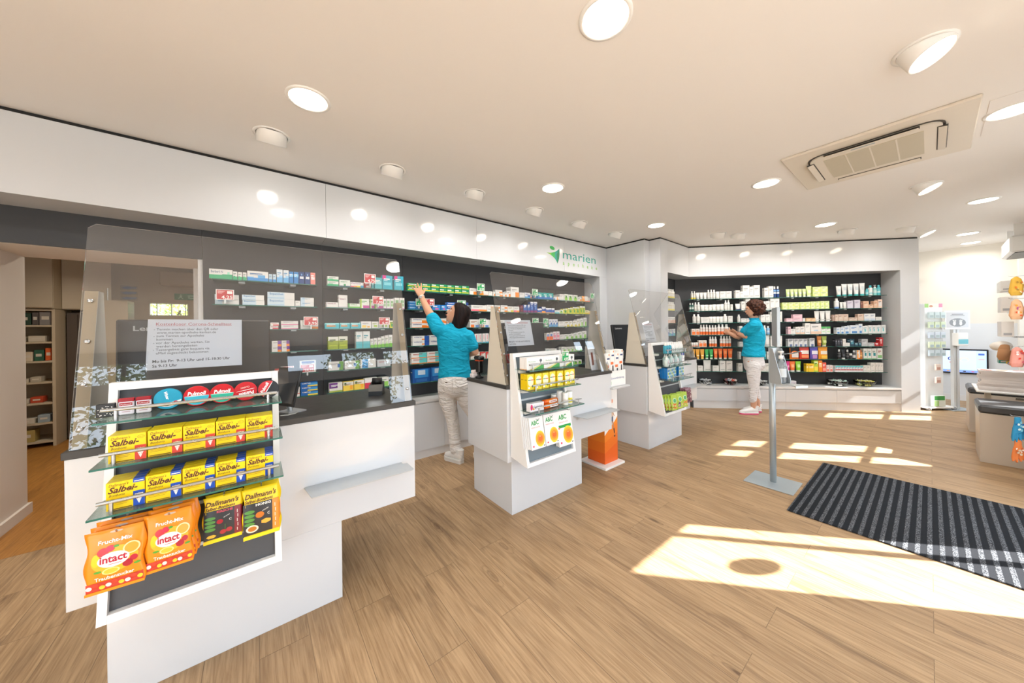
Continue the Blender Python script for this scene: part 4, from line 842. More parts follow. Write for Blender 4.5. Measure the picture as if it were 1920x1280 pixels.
# style: base colour, description, decals (x0,x1,z0,z1,colour) in face fractions, name lettering colour, cap colour for bottles
W_ = '#efeeea'
STY = {
 'gy': ('#0c8f58','green and yellow', [(0,1,.22,.42,'#e4d531'),(.08,.62,.58,.82,'#f4f4f0')], None),
 'lb': ('#2f7fc0','bright blue', [(0,1,.55,.8,'#7fc4e8')], '#ffffff'),
 'bp': ('#2d86cf','blue and pink', [(.35,.75,.1,.4,'#d06aa8'),(.1,.6,.55,.75,'#ffffff')], None),
 'bw': ('#2466b5','blue and white', [(0,1,0,.28,'#e9eef4'),(.75,1,.3,1,'#173e86')], '#ffffff'),
 'vo': (W_,'white and orange', [(.6,1,0,.45,'#ef7d1a'),(.6,.9,.45,.6,'#f3a650'),(0,.6,0,.1,'#ef7d1a')], '#27408b','voltaren'),
 'vb': (W_,'white and blue', [(.72,1,0,1,'#1f4f9e'),(.55,.72,.15,.4,'#e8801f')], '#27408b','voltaren'),
 'to': (W_,'white, turquoise and orange', [(.5,1,.12,1,'#5cc0c0'),(0,1,0,.14,'#ea8532')], '#c04a2a'),
 'db': ('#0f4f97','deep blue', [(.12,.88,.35,.95,'#2f86c8'),(.3,.7,.55,.9,'#c9dcec'),(.2,.8,.05,.25,'#2b66a8')], None),
 'wo': (W_,'white and orange', [(.55,1,0,.5,'#f08a2b')], '#8a8a86'),
 'ow': ('#f3efe8','cream and orange', [(0,.45,0,1,'#f39a2d'),(.45,1,0,.15,'#ea6f2a')], '#ffffff'),
 'wp': ('#f1efea','plain white', [(.15,.85,.12,.2,'#c9c8c4')], '#a9a9a6'),
 'wr': (W_,'white with pink stripe', [(0,1,0,.3,'#ee6f80'),(.5,1,0,.3,'#f08a3b')], '#9a9a98'),
 'wy': (W_,'white and yellow', [(.5,1,0,.35,'#d9c63c'),(0,.3,0,.12,'#d9c63c')], '#9a8a3a'),
 'wq': (W_,'white, orange and blue', [(.1,.45,0,.35,'#ee7a2a'),(.6,.95,0,.3,'#6d8fca')], '#b0764a'),
 'rt': (W_,'tall white with red lettering', [(0,1,0,.12,'#43a3bd'),(.42,.58,.35,.9,'#d05060'),(.4,.6,.18,.26,'#c42f3a')], None),
 'yr': ('#efc341','yellow and red', [(0,1,.55,1,'#f1efe8'),(.6,1,0,.3,'#c93a2d')], '#c93a2d'),
 'rw': ('#f1ede8','white with red frame', [(0,.2,0,1,'#cc2f2d'),(.2,1,.82,1,'#cc2f2d')], '#cc2f2d'),
 'bs': ('#eceff2','white with blue swoosh', [(0,1,0,.3,'#5a9bd0'),(.5,1,.3,.55,'#2460a8')], '#27408b'),
 'wb': (W_,'white and blue', [(0,.5,.0,.5,'#5f95cc')], '#7a8fa8'),
 'tq': ('#2aa39a','turquoise and blue', [(0,1,0,.42,'#2c6fb6'),(.35,.7,.3,.6,'#d8ecea')], '#eafaf6'),
 'gl': ('#eff0e8','white with green leaves', [(.15,.85,.05,.55,'#8cc63f'),(.35,.7,.4,.75,'#3f8a35')], '#5d8f4a'),
 'gr': ('#2fa35e','green and white', [(.3,.9,.1,.45,'#f1f1ee')], '#ffffff'),
 'mr': ('#5c2336','dark maroon', [(.4,.6,.2,.35,'#b03a52')], '#a66a7a'),
 'pb': ('#2c62ad','blue with purple foot', [(0,1,0,.28,'#84376f'),(.2,.8,.8,1,'#eef0f2')], '#dfe8f4'),
 'nb': ('#2453a0','tall blue with white top', [(0,1,.84,1,'#eef0f4'),(0,1,0,.2,'#84376f'),(.3,.7,.3,.6,'#5f8fd0')], '#dfe8f4'),
 'nw': ('#2a5cb0','blue and white', [(0,1,.7,1,'#eef0f4'),(.0,1,0,.12,'#f0a030')], '#ffffff'),
 'no': ('#1f52a2','blue with orange foot', [(0,1,.75,1,'#eef0f4'),(0,1,0,.3,'#ef9a2a')], '#ffffff'),
 'tw': ('#eef1ee','white and aqua', [(0,1,0,.4,'#63bcc4')], '#4f9aa4'),
 'yg': ('#d3cf3a','yellow-green', [(0,1,.82,1,'#eeeee4'),(.3,.75,.2,.6,'#3f9a45')], '#3f7a35'),
 'yw': ('#eee9c4','pale yellow', [(0,1,0,.4,'#e3c62e')], '#a08a2a'),
 'yo': ('#e9d99a','pale yellow and orange', [(0,1,0,.4,'#eda33a')], '#a0702a'),
 'pw': ('#efedf0','white with purple', [(.1,.9,.62,.85,'#6a5a9a')], '#8a80aa'),
 'wg': (W_,'white and green', [(.45,.9,.1,.55,'#8fc95a'),(0,1,0,.08,'#6bb04a')], '#7a9a6a'),
 'wg2': (W_,'slim white with green foot', [(0,1,0,.3,'#7cc04a'),(.35,.65,.3,.5,'#b5da90')], '#8a9a7a'),
 'ob': ('#f3ece6','white and orange', [(0,1,0,.5,'#ef6a2a'),(.2,.8,.5,.85,'#5f7fc0')], None),
 'pk': ('#f4e9ec','white and pink', [(.1,.9,.25,.6,'#e58aa0'),(0,1,0,.1,'#cf4f86')], '#c05a7a'),
 'bb': (W_,'wide white with green wave', [(0,1,0,.42,'#37a876'),(.55,1,.42,.5,'#37a876'),(.78,.88,.5,.75,'#9adac0')], '#4a6a8a','Berberil N'),
 'gw': (W_,'white with green wave', [(0,1,0,.4,'#3fae78'),(.1,.5,.4,.48,'#3fae78')], '#6a8a7a'),
 'wv': (W_,'wide white with blue wave', [(0,1,0,.34,'#3f8fd0'),(.5,.85,.34,.62,'#5fa8dc'),(0,.3,.34,.42,'#8fc8ea')], '#3a6aa0'),
 'lw': ('#cfe3ee','pale blue', [(0,1,0,.35,'#3f8fd0')], '#5a8ab0'),
 'lt': ('#e6edf0','tall pale blue', [(0,1,0,.4,'#6fb0e0'),(.4,1,.4,.55,'#9fcdec')], '#6a9ac0'),
 'nv': ('#1c3f7a','navy', [(.15,.85,.42,.62,'#e9eef4'),(.4,.6,.7,.85,'#7ab0e0')], None),
 'sa': ('#e88a80','salmon pink', [(.15,.85,.42,.62,'#f6ecec')], '#ffffff'),
 'bn': ('#cfe6f2','pale blue and white', [(.3,1,0,1,'#efeeea')], '#4a86b8'),
 'bp2': ('#d4e8f3','pale blue and white', [(.62,1,0,1,'#efeeea'),(0,.6,.12,.2,'#8ab8d8')], '#3f7fb6','Bepanthen'),
 'wr2': (W_,'white and red', [(.3,1,0,.4,'#d95060')], '#d0404a'),
 'wpk': (W_,'white with pink line', [(0,1,0,.16,'#dd5f9a')], '#8a8aa0'),
 'pu': (W_,'white, purple and orange', [(.6,1,.4,1,'#7a4aa0'),(.6,1,0,.4,'#ef8a2a')], '#8a8a86'),
 'rdd': ('#b83236','dark red', [(.3,1,.1,.4,'#e8d8d4')], '#ffffff'),
 'wbx': (W_,'large white and blue', [(.1,.9,.8,.95,'#3a5fa0')], '#8a93a5'),
 'wrx': (W_,'white with red line', [(0,1,.28,.36,'#cc3a35')], '#7a7a78'),
 'kam': ('#1f63b0','blue and yellow', [(.4,1,0,.3,'#e9cf45'),(.45,1,.3,.8,'#3f94d0')], '#ffffff','KAMISTAD'),
 'gwd': ('#e8ede6','white and green drop', [(.4,.6,.1,.4,'#3f9a5a'),(0,1,0,.14,'#3a4a6a')], '#6aa07a'),
 'mc': (W_,'white with rainbow stripe', [(0,.25,0,.26,'#d04f6a'),(.25,.5,0,.3,'#e8903a'),(.5,.75,0,.34,'#e6cf3a'),(.75,1,0,.42,'#4fa0c8')], '#8a5a9a','Fenistil'),
 'tl': ('#4fb0b8','teal', [(.1,.9,.4,.7,'#9ad6da')], '#ffffff'),
 'tp': ('#2fa5b8','teal and pink', [(0,.35,.72,1,'#d0308a'),(.35,1,.72,1,'#35a8c0'),(.15,.85,.3,.5,'#7fd0da')], '#ffffff'),
 'vx': (W_,'flat white', [(0,.08,0,1,'#d9d4d6')], '#8a3a5a','Vomex A'),
 'vx2': (W_,'tall white', [(0,1,0,.1,'#d9d4d6')], '#8a3a5a','Vomex A'),
 'lg': ('#eef1e8','flat white and green', [(0,1,0,.3,'#6aba4a'),(0,.12,0,1,'#4fa05a')], '#4f9a4a','Lefax'),
 'lgp': ('#eef1e8','white, green and pink', [(0,.14,0,1,'#a6c83a'),(.3,1,.0,.3,'#c24f9a')], '#4f9a4a'),
 'cl': (W_,'white with green clover', [(.2,.45,.55,.8,'#4f9a45'),(.55,.8,.55,.8,'#4f9a45'),(.2,.45,.25,.5,'#7fb86a'),(.55,.8,.25,.5,'#7fb86a'),(0,1,0,.07,'#c070b0')], None),
 'to2': ('#3fb0bd','flat turquoise', [(.1,.75,.35,.55,'#e88a3a'),(0,1,.75,1,'#8ad3d8')], '#ffffff'),
 'wyl': (W_,'white and yellow', [(.1,.5,.1,.45,'#ecc85a'),(.6,.85,.1,.3,'#e8a83a')], '#9a9aa0'),
 'wgl': (W_,'white and lime', [(.3,.8,.2,.5,'#a8cc4a')], '#8aa04a'),
 'og': ('#9aab2c','olive green', [(0,1,.68,1,'#eceee0'),(.1,.9,.25,.35,'#b8c640')], '#3a5a2a'),
 'arr': (W_,'white with blue arrow', [(.72,1,0,1,'#6aa04a'),(.6,.8,.3,.7,'#3a6fb0')], '#9a9a98'),
 'pab': (W_,'white and bright blue', [(.1,.48,0,1,'#3f9fdc')], '#27406b','Pa'),
 'grw': ('#d7dadc','pale grey', [(0,1,0,.1,'#b8bcc0')], '#b07a7a'),
 'aq': (W_,'white with purple corner', [(0,.62,.42,1,'#6a2f86'),(0,1,0,.16,'#a8b84a')], '#ffffff'),
 'ye': ('#f0d04a','yellow and white', [(0,1,.6,1,'#f3f0e6'),(.65,.9,.15,.6,'#f4a82a'),(.1,.3,.66,.9,'#2f6a3a')], '#8a6a2a'),
 'rdw': (W_,'white and crimson', [(0,.9,0,.55,'#cf2f4a')], '#ffffff'),
 'wyb': ('#efece4','white with yellow foot', [(0,1,.02,.26,'#e6d24a')], '#b0a05a', None, '#f2f0ea'),
 'dg': ('#2f5f56','dark green', [(.0,1,.3,.6,'#d5ddd8')], None, None, '#e9e9e6'),
 'or2': ('#f1ece6','white and orange', [(.1,.95,.05,.55,'#ef7a35')], '#c07a4a'),
 'orx': ('#f1eeea','white with orange label', [(0,1,.05,.42,'#ee7434')], '#c8784a', None, '#f3f1ee'),
 'yt': ('#e9a83c','amber yellow', [(.2,.8,.3,.42,'#f6dca0')], '#fff3d8', None, '#efc070'),
 'gt': ('#3fae5c','green', [(.2,.8,.3,.42,'#a8e0b0')], '#eafbe8', None, '#e9f2e4'),
 'ot': ('#ec6a28','orange', [(.25,.75,.5,.8,'#f29a5a')], '#ffe3cc', None, '#f2e8da'),
 'nvw': (W_,'white with navy cap', [(0,1,.0,.2,'#1f2f5a')], '#9a9a98', None, '#1f2f5a'),
 'blb': ('#7fb0d8','light blue', [(0,1,.3,.6,'#cfe0f0')], None, None, '#eef2f6'),
 'dtl': ('#2d9ea6','teal', [(0,1,.3,.6,'#bfe6e6')], None, None, '#2d9ea6'),
 'lgt': ('#cfe39a','light green', [(.25,.75,.35,.6,'#eef5dc')], '#6a8a4a', None, '#eef3e4'),
 'lgb': ('#d6e68c','pale lime', [(.05,.95,.55,.92,'#e9f2c4'),(.3,.7,.15,.4,'#eef5dc')], '#8aa04a'),
 'pnk': ('#dfb8c0','dusty pink', [(.2,.8,.4,.6,'#efdadd')], '#a07a84'),
 'tan': ('#dcb48a','tan', [(.2,.8,.4,.6,'#ecd6ba')], '#a0805a'),
 'wpe': ('#efebe6','white and peach', [(0,1,0,.25,'#e0bfa6'),(.3,.7,.3,.4,'#a8c8dc')], '#9a9a98'),
 'wgt': ('#eef1ea','white with green top', [(0,1,.72,1,'#4fae5a'),(.2,.8,.25,.4,'#b8dcae')], '#6a8a6a'),
 'gry': ('#dfe0e0','white and grey', [(.3,.8,.0,.3,'#5f6f96'),(.1,.9,.75,.95,'#8a8c90')], '#6a6c70'),
 'amb': ('#bb6f2a','amber brown', [(.2,.8,.35,.6,'#e0b070')], '#f3d8a8', None, '#a85a2a'),
 'olv': ('#97a945','olive green', [(.2,.8,.35,.6,'#c8d08a')], '#e8edc0', None, '#d9dcc0'),
 'pou': ('#ef7a1f','orange with white label', [(.0,1,.55,1,'#1f1a18'),(.1,.9,.15,.6,'#f0e9e0')], '#c05a2a'),
 'por': ('#d93a2a','red with white label', [(.1,.9,.42,.72,'#f3ece4'),(.1,.9,.1,.35,'#e88a5a')], '#c03a2a'),
 'pop': ('#5a4fae','violet with white label', [(.1,.9,.4,.7,'#eeeaf2'),(.2,.8,.05,.35,'#b88ac0')], '#4a3a8a'),
 'poy': ('#ef9a1f','orange yellow', [(.12,.88,.4,.68,'#f6eee0'),(.2,.9,.05,.3,'#f3c24a')], '#c06a2a'),
 'pnt': ('#d93f86','magenta', [(.2,.8,.4,.6,'#f0a0c4')], None, None, '#f2f0ee'),
 'ort': ('#f0742a','bright orange', [(.25,.75,.4,.7,'#f7b07a')], '#ffe8d0', None, '#f2f0ee'),
 'lmt': ('#8ccf2f','lime green', [(.25,.75,.4,.7,'#c8eb94')], '#f4ffe0', None, '#f2f0ee'),
 'yeb': ('#f1c52e','yellow', [(.1,.9,.45,.75,'#f8e6a0')], '#c07a1a'),
 'ygb': ('#b9cf45','yellow-green', [(.1,.9,.1,.45,'#f0d84a'),(.1,.9,.7,.9,'#e8f0b8')], '#4a7a2a'),
 'orb': ('#ee8a2c','orange', [(.1,.9,.4,.75,'#f6c48a')], '#ffffff'),
 'rdb': ('#e2604f','coral red', [(.1,.9,.1,.4,'#f0a08a')], '#ffffff'),
 'rdb2': ('#f1e7e4','white and coral', [(.1,.9,.05,.4,'#e27a6a')], '#b07a7a'),
 'wtc': ('#eff0ee','white with teal cap', [(.25,.75,.45,.75,'#d5dfe2')], '#8aa0a8', None, '#49aeb0'),
 'tlb': ('#56b7c0','aqua', [(0,1,.3,.55,'#c8e9ea')], None, None, '#4fb8c4'),
 'wtb': ('#eceeec','white with aqua cap', [(0,1,.2,.35,'#8ac6cc')], None, None, '#45b3bd'),
 'aqp': ('#8fd0ce','clear aqua', [(0,1,.3,.6,'#d6eeec')], None, None, '#f2f2f0'),
 'wbl': ('#eef0f2','white with blue foot', [(0,1,.0,.2,'#6f95c8')], None, None, '#f2f2f0'),
 'lav': ('#cdc8d6','lavender grey', [(.08,.92,.1,.9,'#dcd8e2')], '#8a84a0'),
 'brn': ('#7a4f42','brown', [], '#b08a7a'), 'brn2': ('#a58a7c','dull brown', [], '#d0c0b0'),
 'pch': ('#e0b79a','peach', [(.2,.8,.35,.6,'#f0d6c4')], '#a0785a'),
 'pch2': ('#e9cbb8','pale peach', [(.15,.85,.2,.75,'#f2eeea')], '#7a6a6a'),
 'tau': ('#cdb5a4','taupe', [(.3,.7,.3,.6,'#e0cfc2')], '#94786a'),
 'wbb': ('#eef0f2','white with pale blue edge', [(.08,.92,.0,.3,'#cfdcec')], '#8a9ab0'),
 'bwh': ('#e6edf3','white and pale blue', [(.2,.8,.05,.3,'#4f86c0')], '#4a7ab0'),
 'wtl': ('#eff1f0','white with aqua dot', [(.3,.6,.25,.6,'#6fc0c4')], '#7aa0a8'),
 'dk': ('#2a2b30','black', [(.3,.7,.3,.8,'#5a5c66')], '#9a9ca6'),
 'dkt': ('#24475a','dark petrol', [(.2,.8,.3,.7,'#4a8a9a')], '#c8dce0'),
 'gry2': ('#b9bbbd','silver grey', [(.25,.75,.3,.7,'#d8dadc')], '#7a7c80'),
 'red': ('#b5262c','red', [(.3,.7,.3,.75,'#e0a0a0')], '#ffffff'),
 'blk': ('#222326','black', [(.2,.8,.3,.5,'#55575c')], None, None, '#e8e8e6'),
 'blw': ('#2b2b2e','black', [(.2,.8,.2,.6,'#d8d8d8')], None, None, '#e8e8e6'),
 'wtg': ('#eef0ea','white with teal square', [(.3,.8,.3,.6,'#2c8a92'),(0,1,0,.07,'#6aae6a')], '#7a8a80'),
 'wgr': ('#eef0ea','white with green panel', [(.1,.9,.1,.38,'#7fb87a')], '#a05a5a'),
 'wrt': ('#eceeee','white, red and aqua', [(0,1,.28,.42,'#c23a35'),(0,1,.75,1,'#5fc0c4'),(0,.4,.42,.7,'#cfdcf0')], '#8a8ab0'),
}
MK = {'wp','wb'}
_pm = {}
def P_(h):
    h = h.lstrip('#'); r_, g_, b_ = (int(h[i:i+2],16) for i in (0,2,4)); k_ = .93 if min(r_,g_,b_) > 190 else 1.0
    return mat('#%02x%02x%02x' % (int(r_*k_), int(g_*k_), int(b_*k_)), .42)
def product_mesh(sty, shape, w, h, d):
    key = (sty, shape, round(w,2), round(h,2), round(d,3), round(w,3), round(h,3))
    if key in _pm: return _pm[key]
    S = STY[sty]; base = P_(S[0]); b = MB(); cap = P_(S[-1]) if len(S) > 4 and S[-1] and S[-1][0] == '#' else M_WHITE
    if shape == 'b':
        b.box(0, w, 0, d, 0, h, base)
        e = -.0004
        for (x0,x1,z0,z1,c) in S[2]:
            b.rect(x0*w, x1*w, z0*h, z1*h, P_(c), y=e); e -= .00015
        if len(S) > 4-1 and S[3]:
            ink = P_(S[3]); word = S[4] if len(S) > 4 and sty in ('vo','vb','bb','bp2','kam','mc','vx','vx2','lg','pab') else None
            if word:
                hh = min(h*.30, .02) ; ww = w*(.5 if sty in ('vo','vb','bb','kam') else .7)
                if sty == 'bp2': ww = w*.5
                if sty == 'pab': ww = w*.32; hh = h*.6
                b.text(word, hh/.75, w*.08 if sty != 'pab' else w*.13, h*(.62 if sty != 'pab' else .2), ink, y=e-.0002, w=ww, bold=.01)
            else:
                b.rect(w*.12, w*.72, h*.70, h*.78, ink, y=e-.0002); b.rect(w*.12, w*.5, h*.60, h*.64, ink, y=e-.0002)
        # lid seam and end marks on the sides
        b.add([(-.0003, d*.15, h*.72), (-.0003, d*.85, h*.72), (-.0003, d*.85, h*.80), (-.0003, d*.15, h*.80)][::-1], [(0,1,2,3)], P_(S[3] or '#cfcfcb'))
    elif shape == 'tu':
        c = (w/2, d/2, 0); r = w*.34; ch = h*.13
        b.lathe([(r,0),(r*1.02,ch)], cap, c=c, n=14, sy=.9)
        secs = []; n = 6
        for i in range(n+1):
            f = i/n; a = r*.98 + (w*.5-r*.98)*f**.8; q = r*.88*(1-f)**.9 + .0015
            secs.append(((w/2, d/2, ch+(h-ch)*.93*f), (a,0,0), (0,q,0)))
        b.loft(secs, base, n=16)
        b.box(w*.0, w, d/2-.0015, d/2+.0015, ch+(h-ch)*.93, h, base)
        for (x0,x1,z0,z1,cc) in S[2][:1]:
            zc = (z0+z1)/2
            yy = d/2 - r*.9*(1-max(0,(z0-.13)/.87))**.9 - .0025
            zz_ = d/2 - r*.9*(1-max(0,(z1-.13)/.87))**.9 - .0025
            b.add([(w*x0,yy,z0*h),(w*x1,yy,z0*h),(w*x1,zz_,z1*h),(w*x0,zz_,z1*h)], [(0,1,2,3)], P_(cc))
    elif shape in ('bo','pu'):
        r = w*.47; c = (w/2, d/2, 0); ct = h*.22 if shape == 'bo' else h*.30
        b.lathe([(r*.93,0),(r,h*.03),(r,(h-ct)*.90),(r*.85,(h-ct)*.97),(r*.5,h-ct)], base, c=c, n=18)
        if shape == 'bo': b.lathe([(r*.55,h-ct),(r*.56,h-ct*.1),(r*.45,h)], cap, c=c, n=16)
        else: b.lathe([(r*.55,h-ct),(r*.55,h-ct*.6),(r*.15,h-ct*.55),(r*.15,h-ct*.2),(r*.6,h-ct*.18),(r*.6,h)], cap, c=c, n=16)
        for (x0,x1,z0,z1,cc) in S[2][:2]: b.lathe([(r*1.006,z0*h*.78),(r*1.006,z1*h*.78)], P_(cc), c=c, n=18)
        b.lathe([(r*1.006,h*.55),(r*1.006,h*.575)], P_(S[3] or '#b8b8b4'), c=c, n=18)
    elif shape == 'ja':
        r = w*.49; c = (w/2, d/2, 0)
        b.lathe([(r*.95,0),(r,h*.05),(r,h*.6),(r*.9,h*.63)], base, c=c, n=18)
        b.lathe([(r*1.0,h*.64),(r*1.0,h*.97),(r*.94,h)], cap, c=c, n=18)
        for (x0,x1,z0,z1,cc) in S[2][:1]: b.lathe([(r*1.006,z0*h*.55+.1*h),(r*1.006,z1*h*.55)], P_(cc), c=c, n=18)
    elif shape == 'po':
        secs = []
        for i in range(9):
            f = i/8; q = .5*d*(math.sin(math.pi*min(1,max(0,f*1.02+.12)))**.6)+.001 if f < .95 else .0015
            secs.append(((w/2,d/2,h*f),(w*.5*(1-.05*math.sin(math.pi*f)),0,0),(0,q,0)))
        b.loft(secs, base, n=16)
        for (x0,x1,z0,z1,cc) in S[2]:
            qy = d/2 - .5*d*(math.sin(math.pi*min(1,(z0+z1)/2*1.02+.12))**.6) - .004
            b.rect(w*(x0*.9+.05), w*(x1*.9+.05), z0*h, z1*h, P_(cc), y=qy)
    me = b.mesh(sty + '_' + shape)
    _pm[key] = me
    return me
NM = {'b':('medicine_box','box'),'tu':('tube','tube'),'bo':('bottle','bottle'),'pu':('pump_bottle','pump bottle'),'ja':('jar','jar'),'po':('pouch','pouch')}
BAYW = {'A':'bay above the sweets counter','B':'bay beside the first counter screen','C':'bay behind the reaching assistant','D':'bay right of the reaching assistant','E':'bay behind the second counter screen',
        '1':'leftmost cosmetics bay','2':'bay behind the second assistant','3':'third cosmetics bay','4':'cosmetics bay by the pillar','S':'corner cosmetics bay'}
def place(shape, sty, w, h, d, x, y, z, rz, label, group):
    me = product_mesh(sty, shape, w, h, d)
    cos = 'osmetics' in label or 'second assistant' in label
    o = bpy.data.objects.new('cosmetics_box' if (cos and shape == 'b') else NM[shape][0], me); COL.objects.link(o)
    o.location = (x, y, z); o.rotation_euler = (0,0,rz)
    tag(o, label, NM[shape][1], group)
    return o
rp_rnd = random.Random(3)
for (wall, bay, si, items) in PRODUCTS:
    k = 0
    gname = 'goods on the %s shelf of the %s' % (ordw(si), BAYW[bay])
    for (s0, w, h, sty, shape, n, st, dep) in items:
        for i in range(n):
            s = s0 + i*(w+.002)
            d = {'b': .058, 'tu': w*.72, 'bo': w*.95, 'pu': w*.95, 'ja': w*.98, 'po': .05}[shape]
            if dep > 1: d = .034
            if shape == 'b' and st > 1: d = .05
            for q in range(st):
                for r_ in range(dep):
                    jx = rp_rnd.uniform(-.002,.002) if st > 1 else 0
                    jy = rp_rnd.uniform(0,.006)
                    if wall == 'M':
                        x, y, rz = s+jx, YS+.016+jy+r_*(d+.0015), 0.0
                        z = SZ_M[si] + .0004 + q*(h+.0006)
                    else:
                        p = rp(s+jx, OFF+.014+jy+r_*(d+.0015)); x, y, rz = p[0], p[1], RZR
                        z = SZ_R[si] + .0004 + q*(h+.0006)
                    wh = ''
                    if st > 1: wh = ('lowest ' if q == 0 else ('topmost ' if q == st-1 else 'middle '))
                    if dep > 1: wh = 'front ' if r_ == 0 else ('rearmost ' if r_ == dep-1 else 'inner ')
                    ds = STY[sty][1]
                    lab = '%s%s %s, column %d, %s shelf, %s' % (wh, ds, NM[shape][1], k+1, ordw(si), BAYW[bay])
                    if len(lab.split()) > 16: lab = '%s%s %s, column %d, %s shelf, %s' % (wh, ' '.join(ds.split()[:2]).rstrip(','), NM[shape][1], k+1, ordw(si), BAYW[bay])
                    place(shape, sty, w, h, d, x, y, z, rz, lab, gname)
            k += 1
# corner bay between the return wall and the cosmetics wall
for si, spec in enumerate([('wyb','bo',.062,.150),('wyb','bo',.062,.145),('wo','b',.03,.10),('tw','b',.06,.11),('wp','b',.07,.09),('wp','b',.06,.08),('wp','ja',.06,.06)]):
    sty, shape, w, h = spec
    for k in range(int(.50/(w+.006))):
        place(shape, sty if not (si == 3 and k % 2) else 'bs', w, h, w*.9 if shape != 'b' else .06, 4.945+k*(w+.006), 2.57, SZ_R[si]+.0004, 0,
              '%s %s, column %d, %s shelf, corner cosmetics bay' % (STY[sty][1], NM[shape][1], k+1, ordw(si)), 'goods on the %s shelf of the corner bay' % ordw(si))

# price tags clipped to the medicine shelves
TAGS = [(-0.237, 1.6, 0.107, 0.08, 'r', '4,25'), (0.833, 1.81, 0.106, 0.091, 'r', '4,75'), (0.907, 1.607, 0.104, 0.08, 'r', '7,95'), (0.332, 1.399, 0.109, 0.077, 'r', '3,95'), (0.965, 1.404, 0.105, 0.074, 'r', '6,45'), (0.163, 1.0, 0.094, 0.053, 'r', '7,45'), (0.301, 0.991, 0.11, 0.068, 'r', '24,95'), (1.346, 1.607, 0.072, 0.074, 'g', '4,95'), (1.417, 1.613, 0.14, 0.075, 'r', '6,75'), (1.84, 1.603, 0.114, 0.084, 'g', '2,98'), (2.112, 1.813, 0.109, 0.089, 'g', '2,55'), (2.141, 1.407, 0.097, 0.068, 'g', '2,98'), (3.002, 1.805, 0.105, 0.088, 'g', '12,95'), (3.001, 1.424, 0.113, 0.066, 'g', '8,95'), (3.203, 1.422, 0.1, 0.066, 'g', '10,95'), (4.256, 1.824, 0.099, 0.082, 'g', '9,95')]

M_RED = mat('#c2383c', .4); M_GRN = mat('#23a05c', .4)
def price_tag(x, z, w, h, k, txt, y=3.372, lab='', name='price_tag'):
    b = MB(); b.box(0, w, -.0012, .0012, 0, h, M_WHITE)
    mm = M_RED if k == 'r' else M_GRN
    b.rect(w*.05, w*.95, h*.06, h*.94, mm, y=-.0014)
    b.text(txt, h*.42, w*.92, h*.12, M_WHITE, y=-.0017, align='R', w=w*.62, bold=.02)
    b.rect(w*.62, w*.9, h*.58, h*.86, M_WHITE, y=-.0016)
    for q in range(3): b.rect(w*.10, w*(.5-.08*q), h*(.82-.1*q), h*(.86-.1*q), mat('#f3d9d6',.5), y=-.0016)
    o = b.build(name, None, (x, y, z))
    c = MB(); c.box(w*.45, w*.55, -.002, .03, -.03, .001, mat('#d8dcdc',.2)); c.build('clip', o)
    tag(o, lab or '%s price tag reading %s on the medicine shelves' % ('red' if k == 'r' else 'green', txt), 'price tag', 'price tags')
    return o
seen_ = {}
for (x, z, w, h, k, txt) in TAGS:
    n_ = seen_.get((k,txt),0); seen_[(k,txt)] = n_+1
    price_tag(x, z, w, h, k, txt, lab='' if not n_ else 'green price tag reading 2,98 between the reaching assistant and the second counter screen')

# glass bowls on the ledge of the cosmetics wall
def bowl(s, rad, hh, label, fill, cols):
    p = rp(s, .16); t = empty('glass_bowl', (p[0], p[1], .3655)); tag(t, label, 'bowl', 'glass bowls on the white ledge')
    MB().lathe([(rad*.45,.002),(rad*.62,.012),(rad*.9,hh*.6),(rad,hh),(rad*.985,hh),(rad*.88,hh*.6),(rad*.6,.016),(0,.008)], M_BOWL, n=32).build('bowl', t)
    b = MB(); r_ = random.Random(label)
    for k in range(130):
        a = r_.uniform(0, 6.28); q = rad*.75*math.sqrt(r_.random()); zc = .022 + r_.random()*hh*(.75 if fill < 1 else 1.05)*(1-(q/rad)**2*.3)
        c = Vector((q*math.cos(a), q*math.sin(a), zc)); u = Vector((r_.uniform(-1,1), r_.uniform(-1,1), r_.uniform(-.5,.5))).normalized(); v = u.orthogonal().normalized(); nrm = u.cross(v)
        s_ = .021; mt = mat(cols[k % len(cols)], .4)
        pts = [c-u*s_-v*s_*.6, c+u*s_-v*s_*.6, c+u*s_+v*s_*.6, c-u*s_+v*s_*.6]
        b.add([p_-nrm*.003 for p_ in pts]+[p_+nrm*.003 for p_ in pts], [(3,2,1,0),(4,5,6,7),(0,1,5,4),(1,2,6,5),(2,3,7,6),(3,0,4,7)], mt)
    o = b.build('sachet_filling'); o.location = t.location
    tag(o, 'loose sachets heaped in the ' + label.split(' holding')[0], 'sachets', kind='stuff')
bowl(.30, .10, .085, 'first glass bowl from the left, holding pale sachets', .8, ['#d8dadb','#e8e9e8','#c3c8cc'])
bowl(.70, .11, .075, 'second glass bowl from the left, holding dark and white sachets', 1.2, ['#f0efec','#d9532c','#efe4da','#c94a60','#f2f0ee','#8a8f9a'])
bowl(1.15, .11, .075, 'third glass bowl from the left, holding white sachets', .9, ['#e9eae8','#dcdfe0'])
bowl(2.30, .135, .09, 'fourth glass bowl from the left, holding pale green sachets', .5, ['#dfe8e2','#b9d4c6','#f0f2ee'])
bowl(2.68, .135, .09, 'rightmost glass bowl, holding yellow and green sachets', .55, ['#d8d48a','#a8c06a','#eef0e6','#e6dc5a'])
p = rp(1.52, .12); b = MB(); b.box(0,.15,0,.07,0,.075,mat('#d9d4d6',.5)); b.rect(.01,.14,.015,.05,mat('#b6a8b8',.5),y=-.0005); b.rect(.02,.1,.03,.04,mat('#f0eef0',.5),y=-.001)
tag(b.build('carton', None, (p[0],p[1],.3655), RZR), 'small pale carton standing on the white ledge behind the sanitiser stand', 'box')
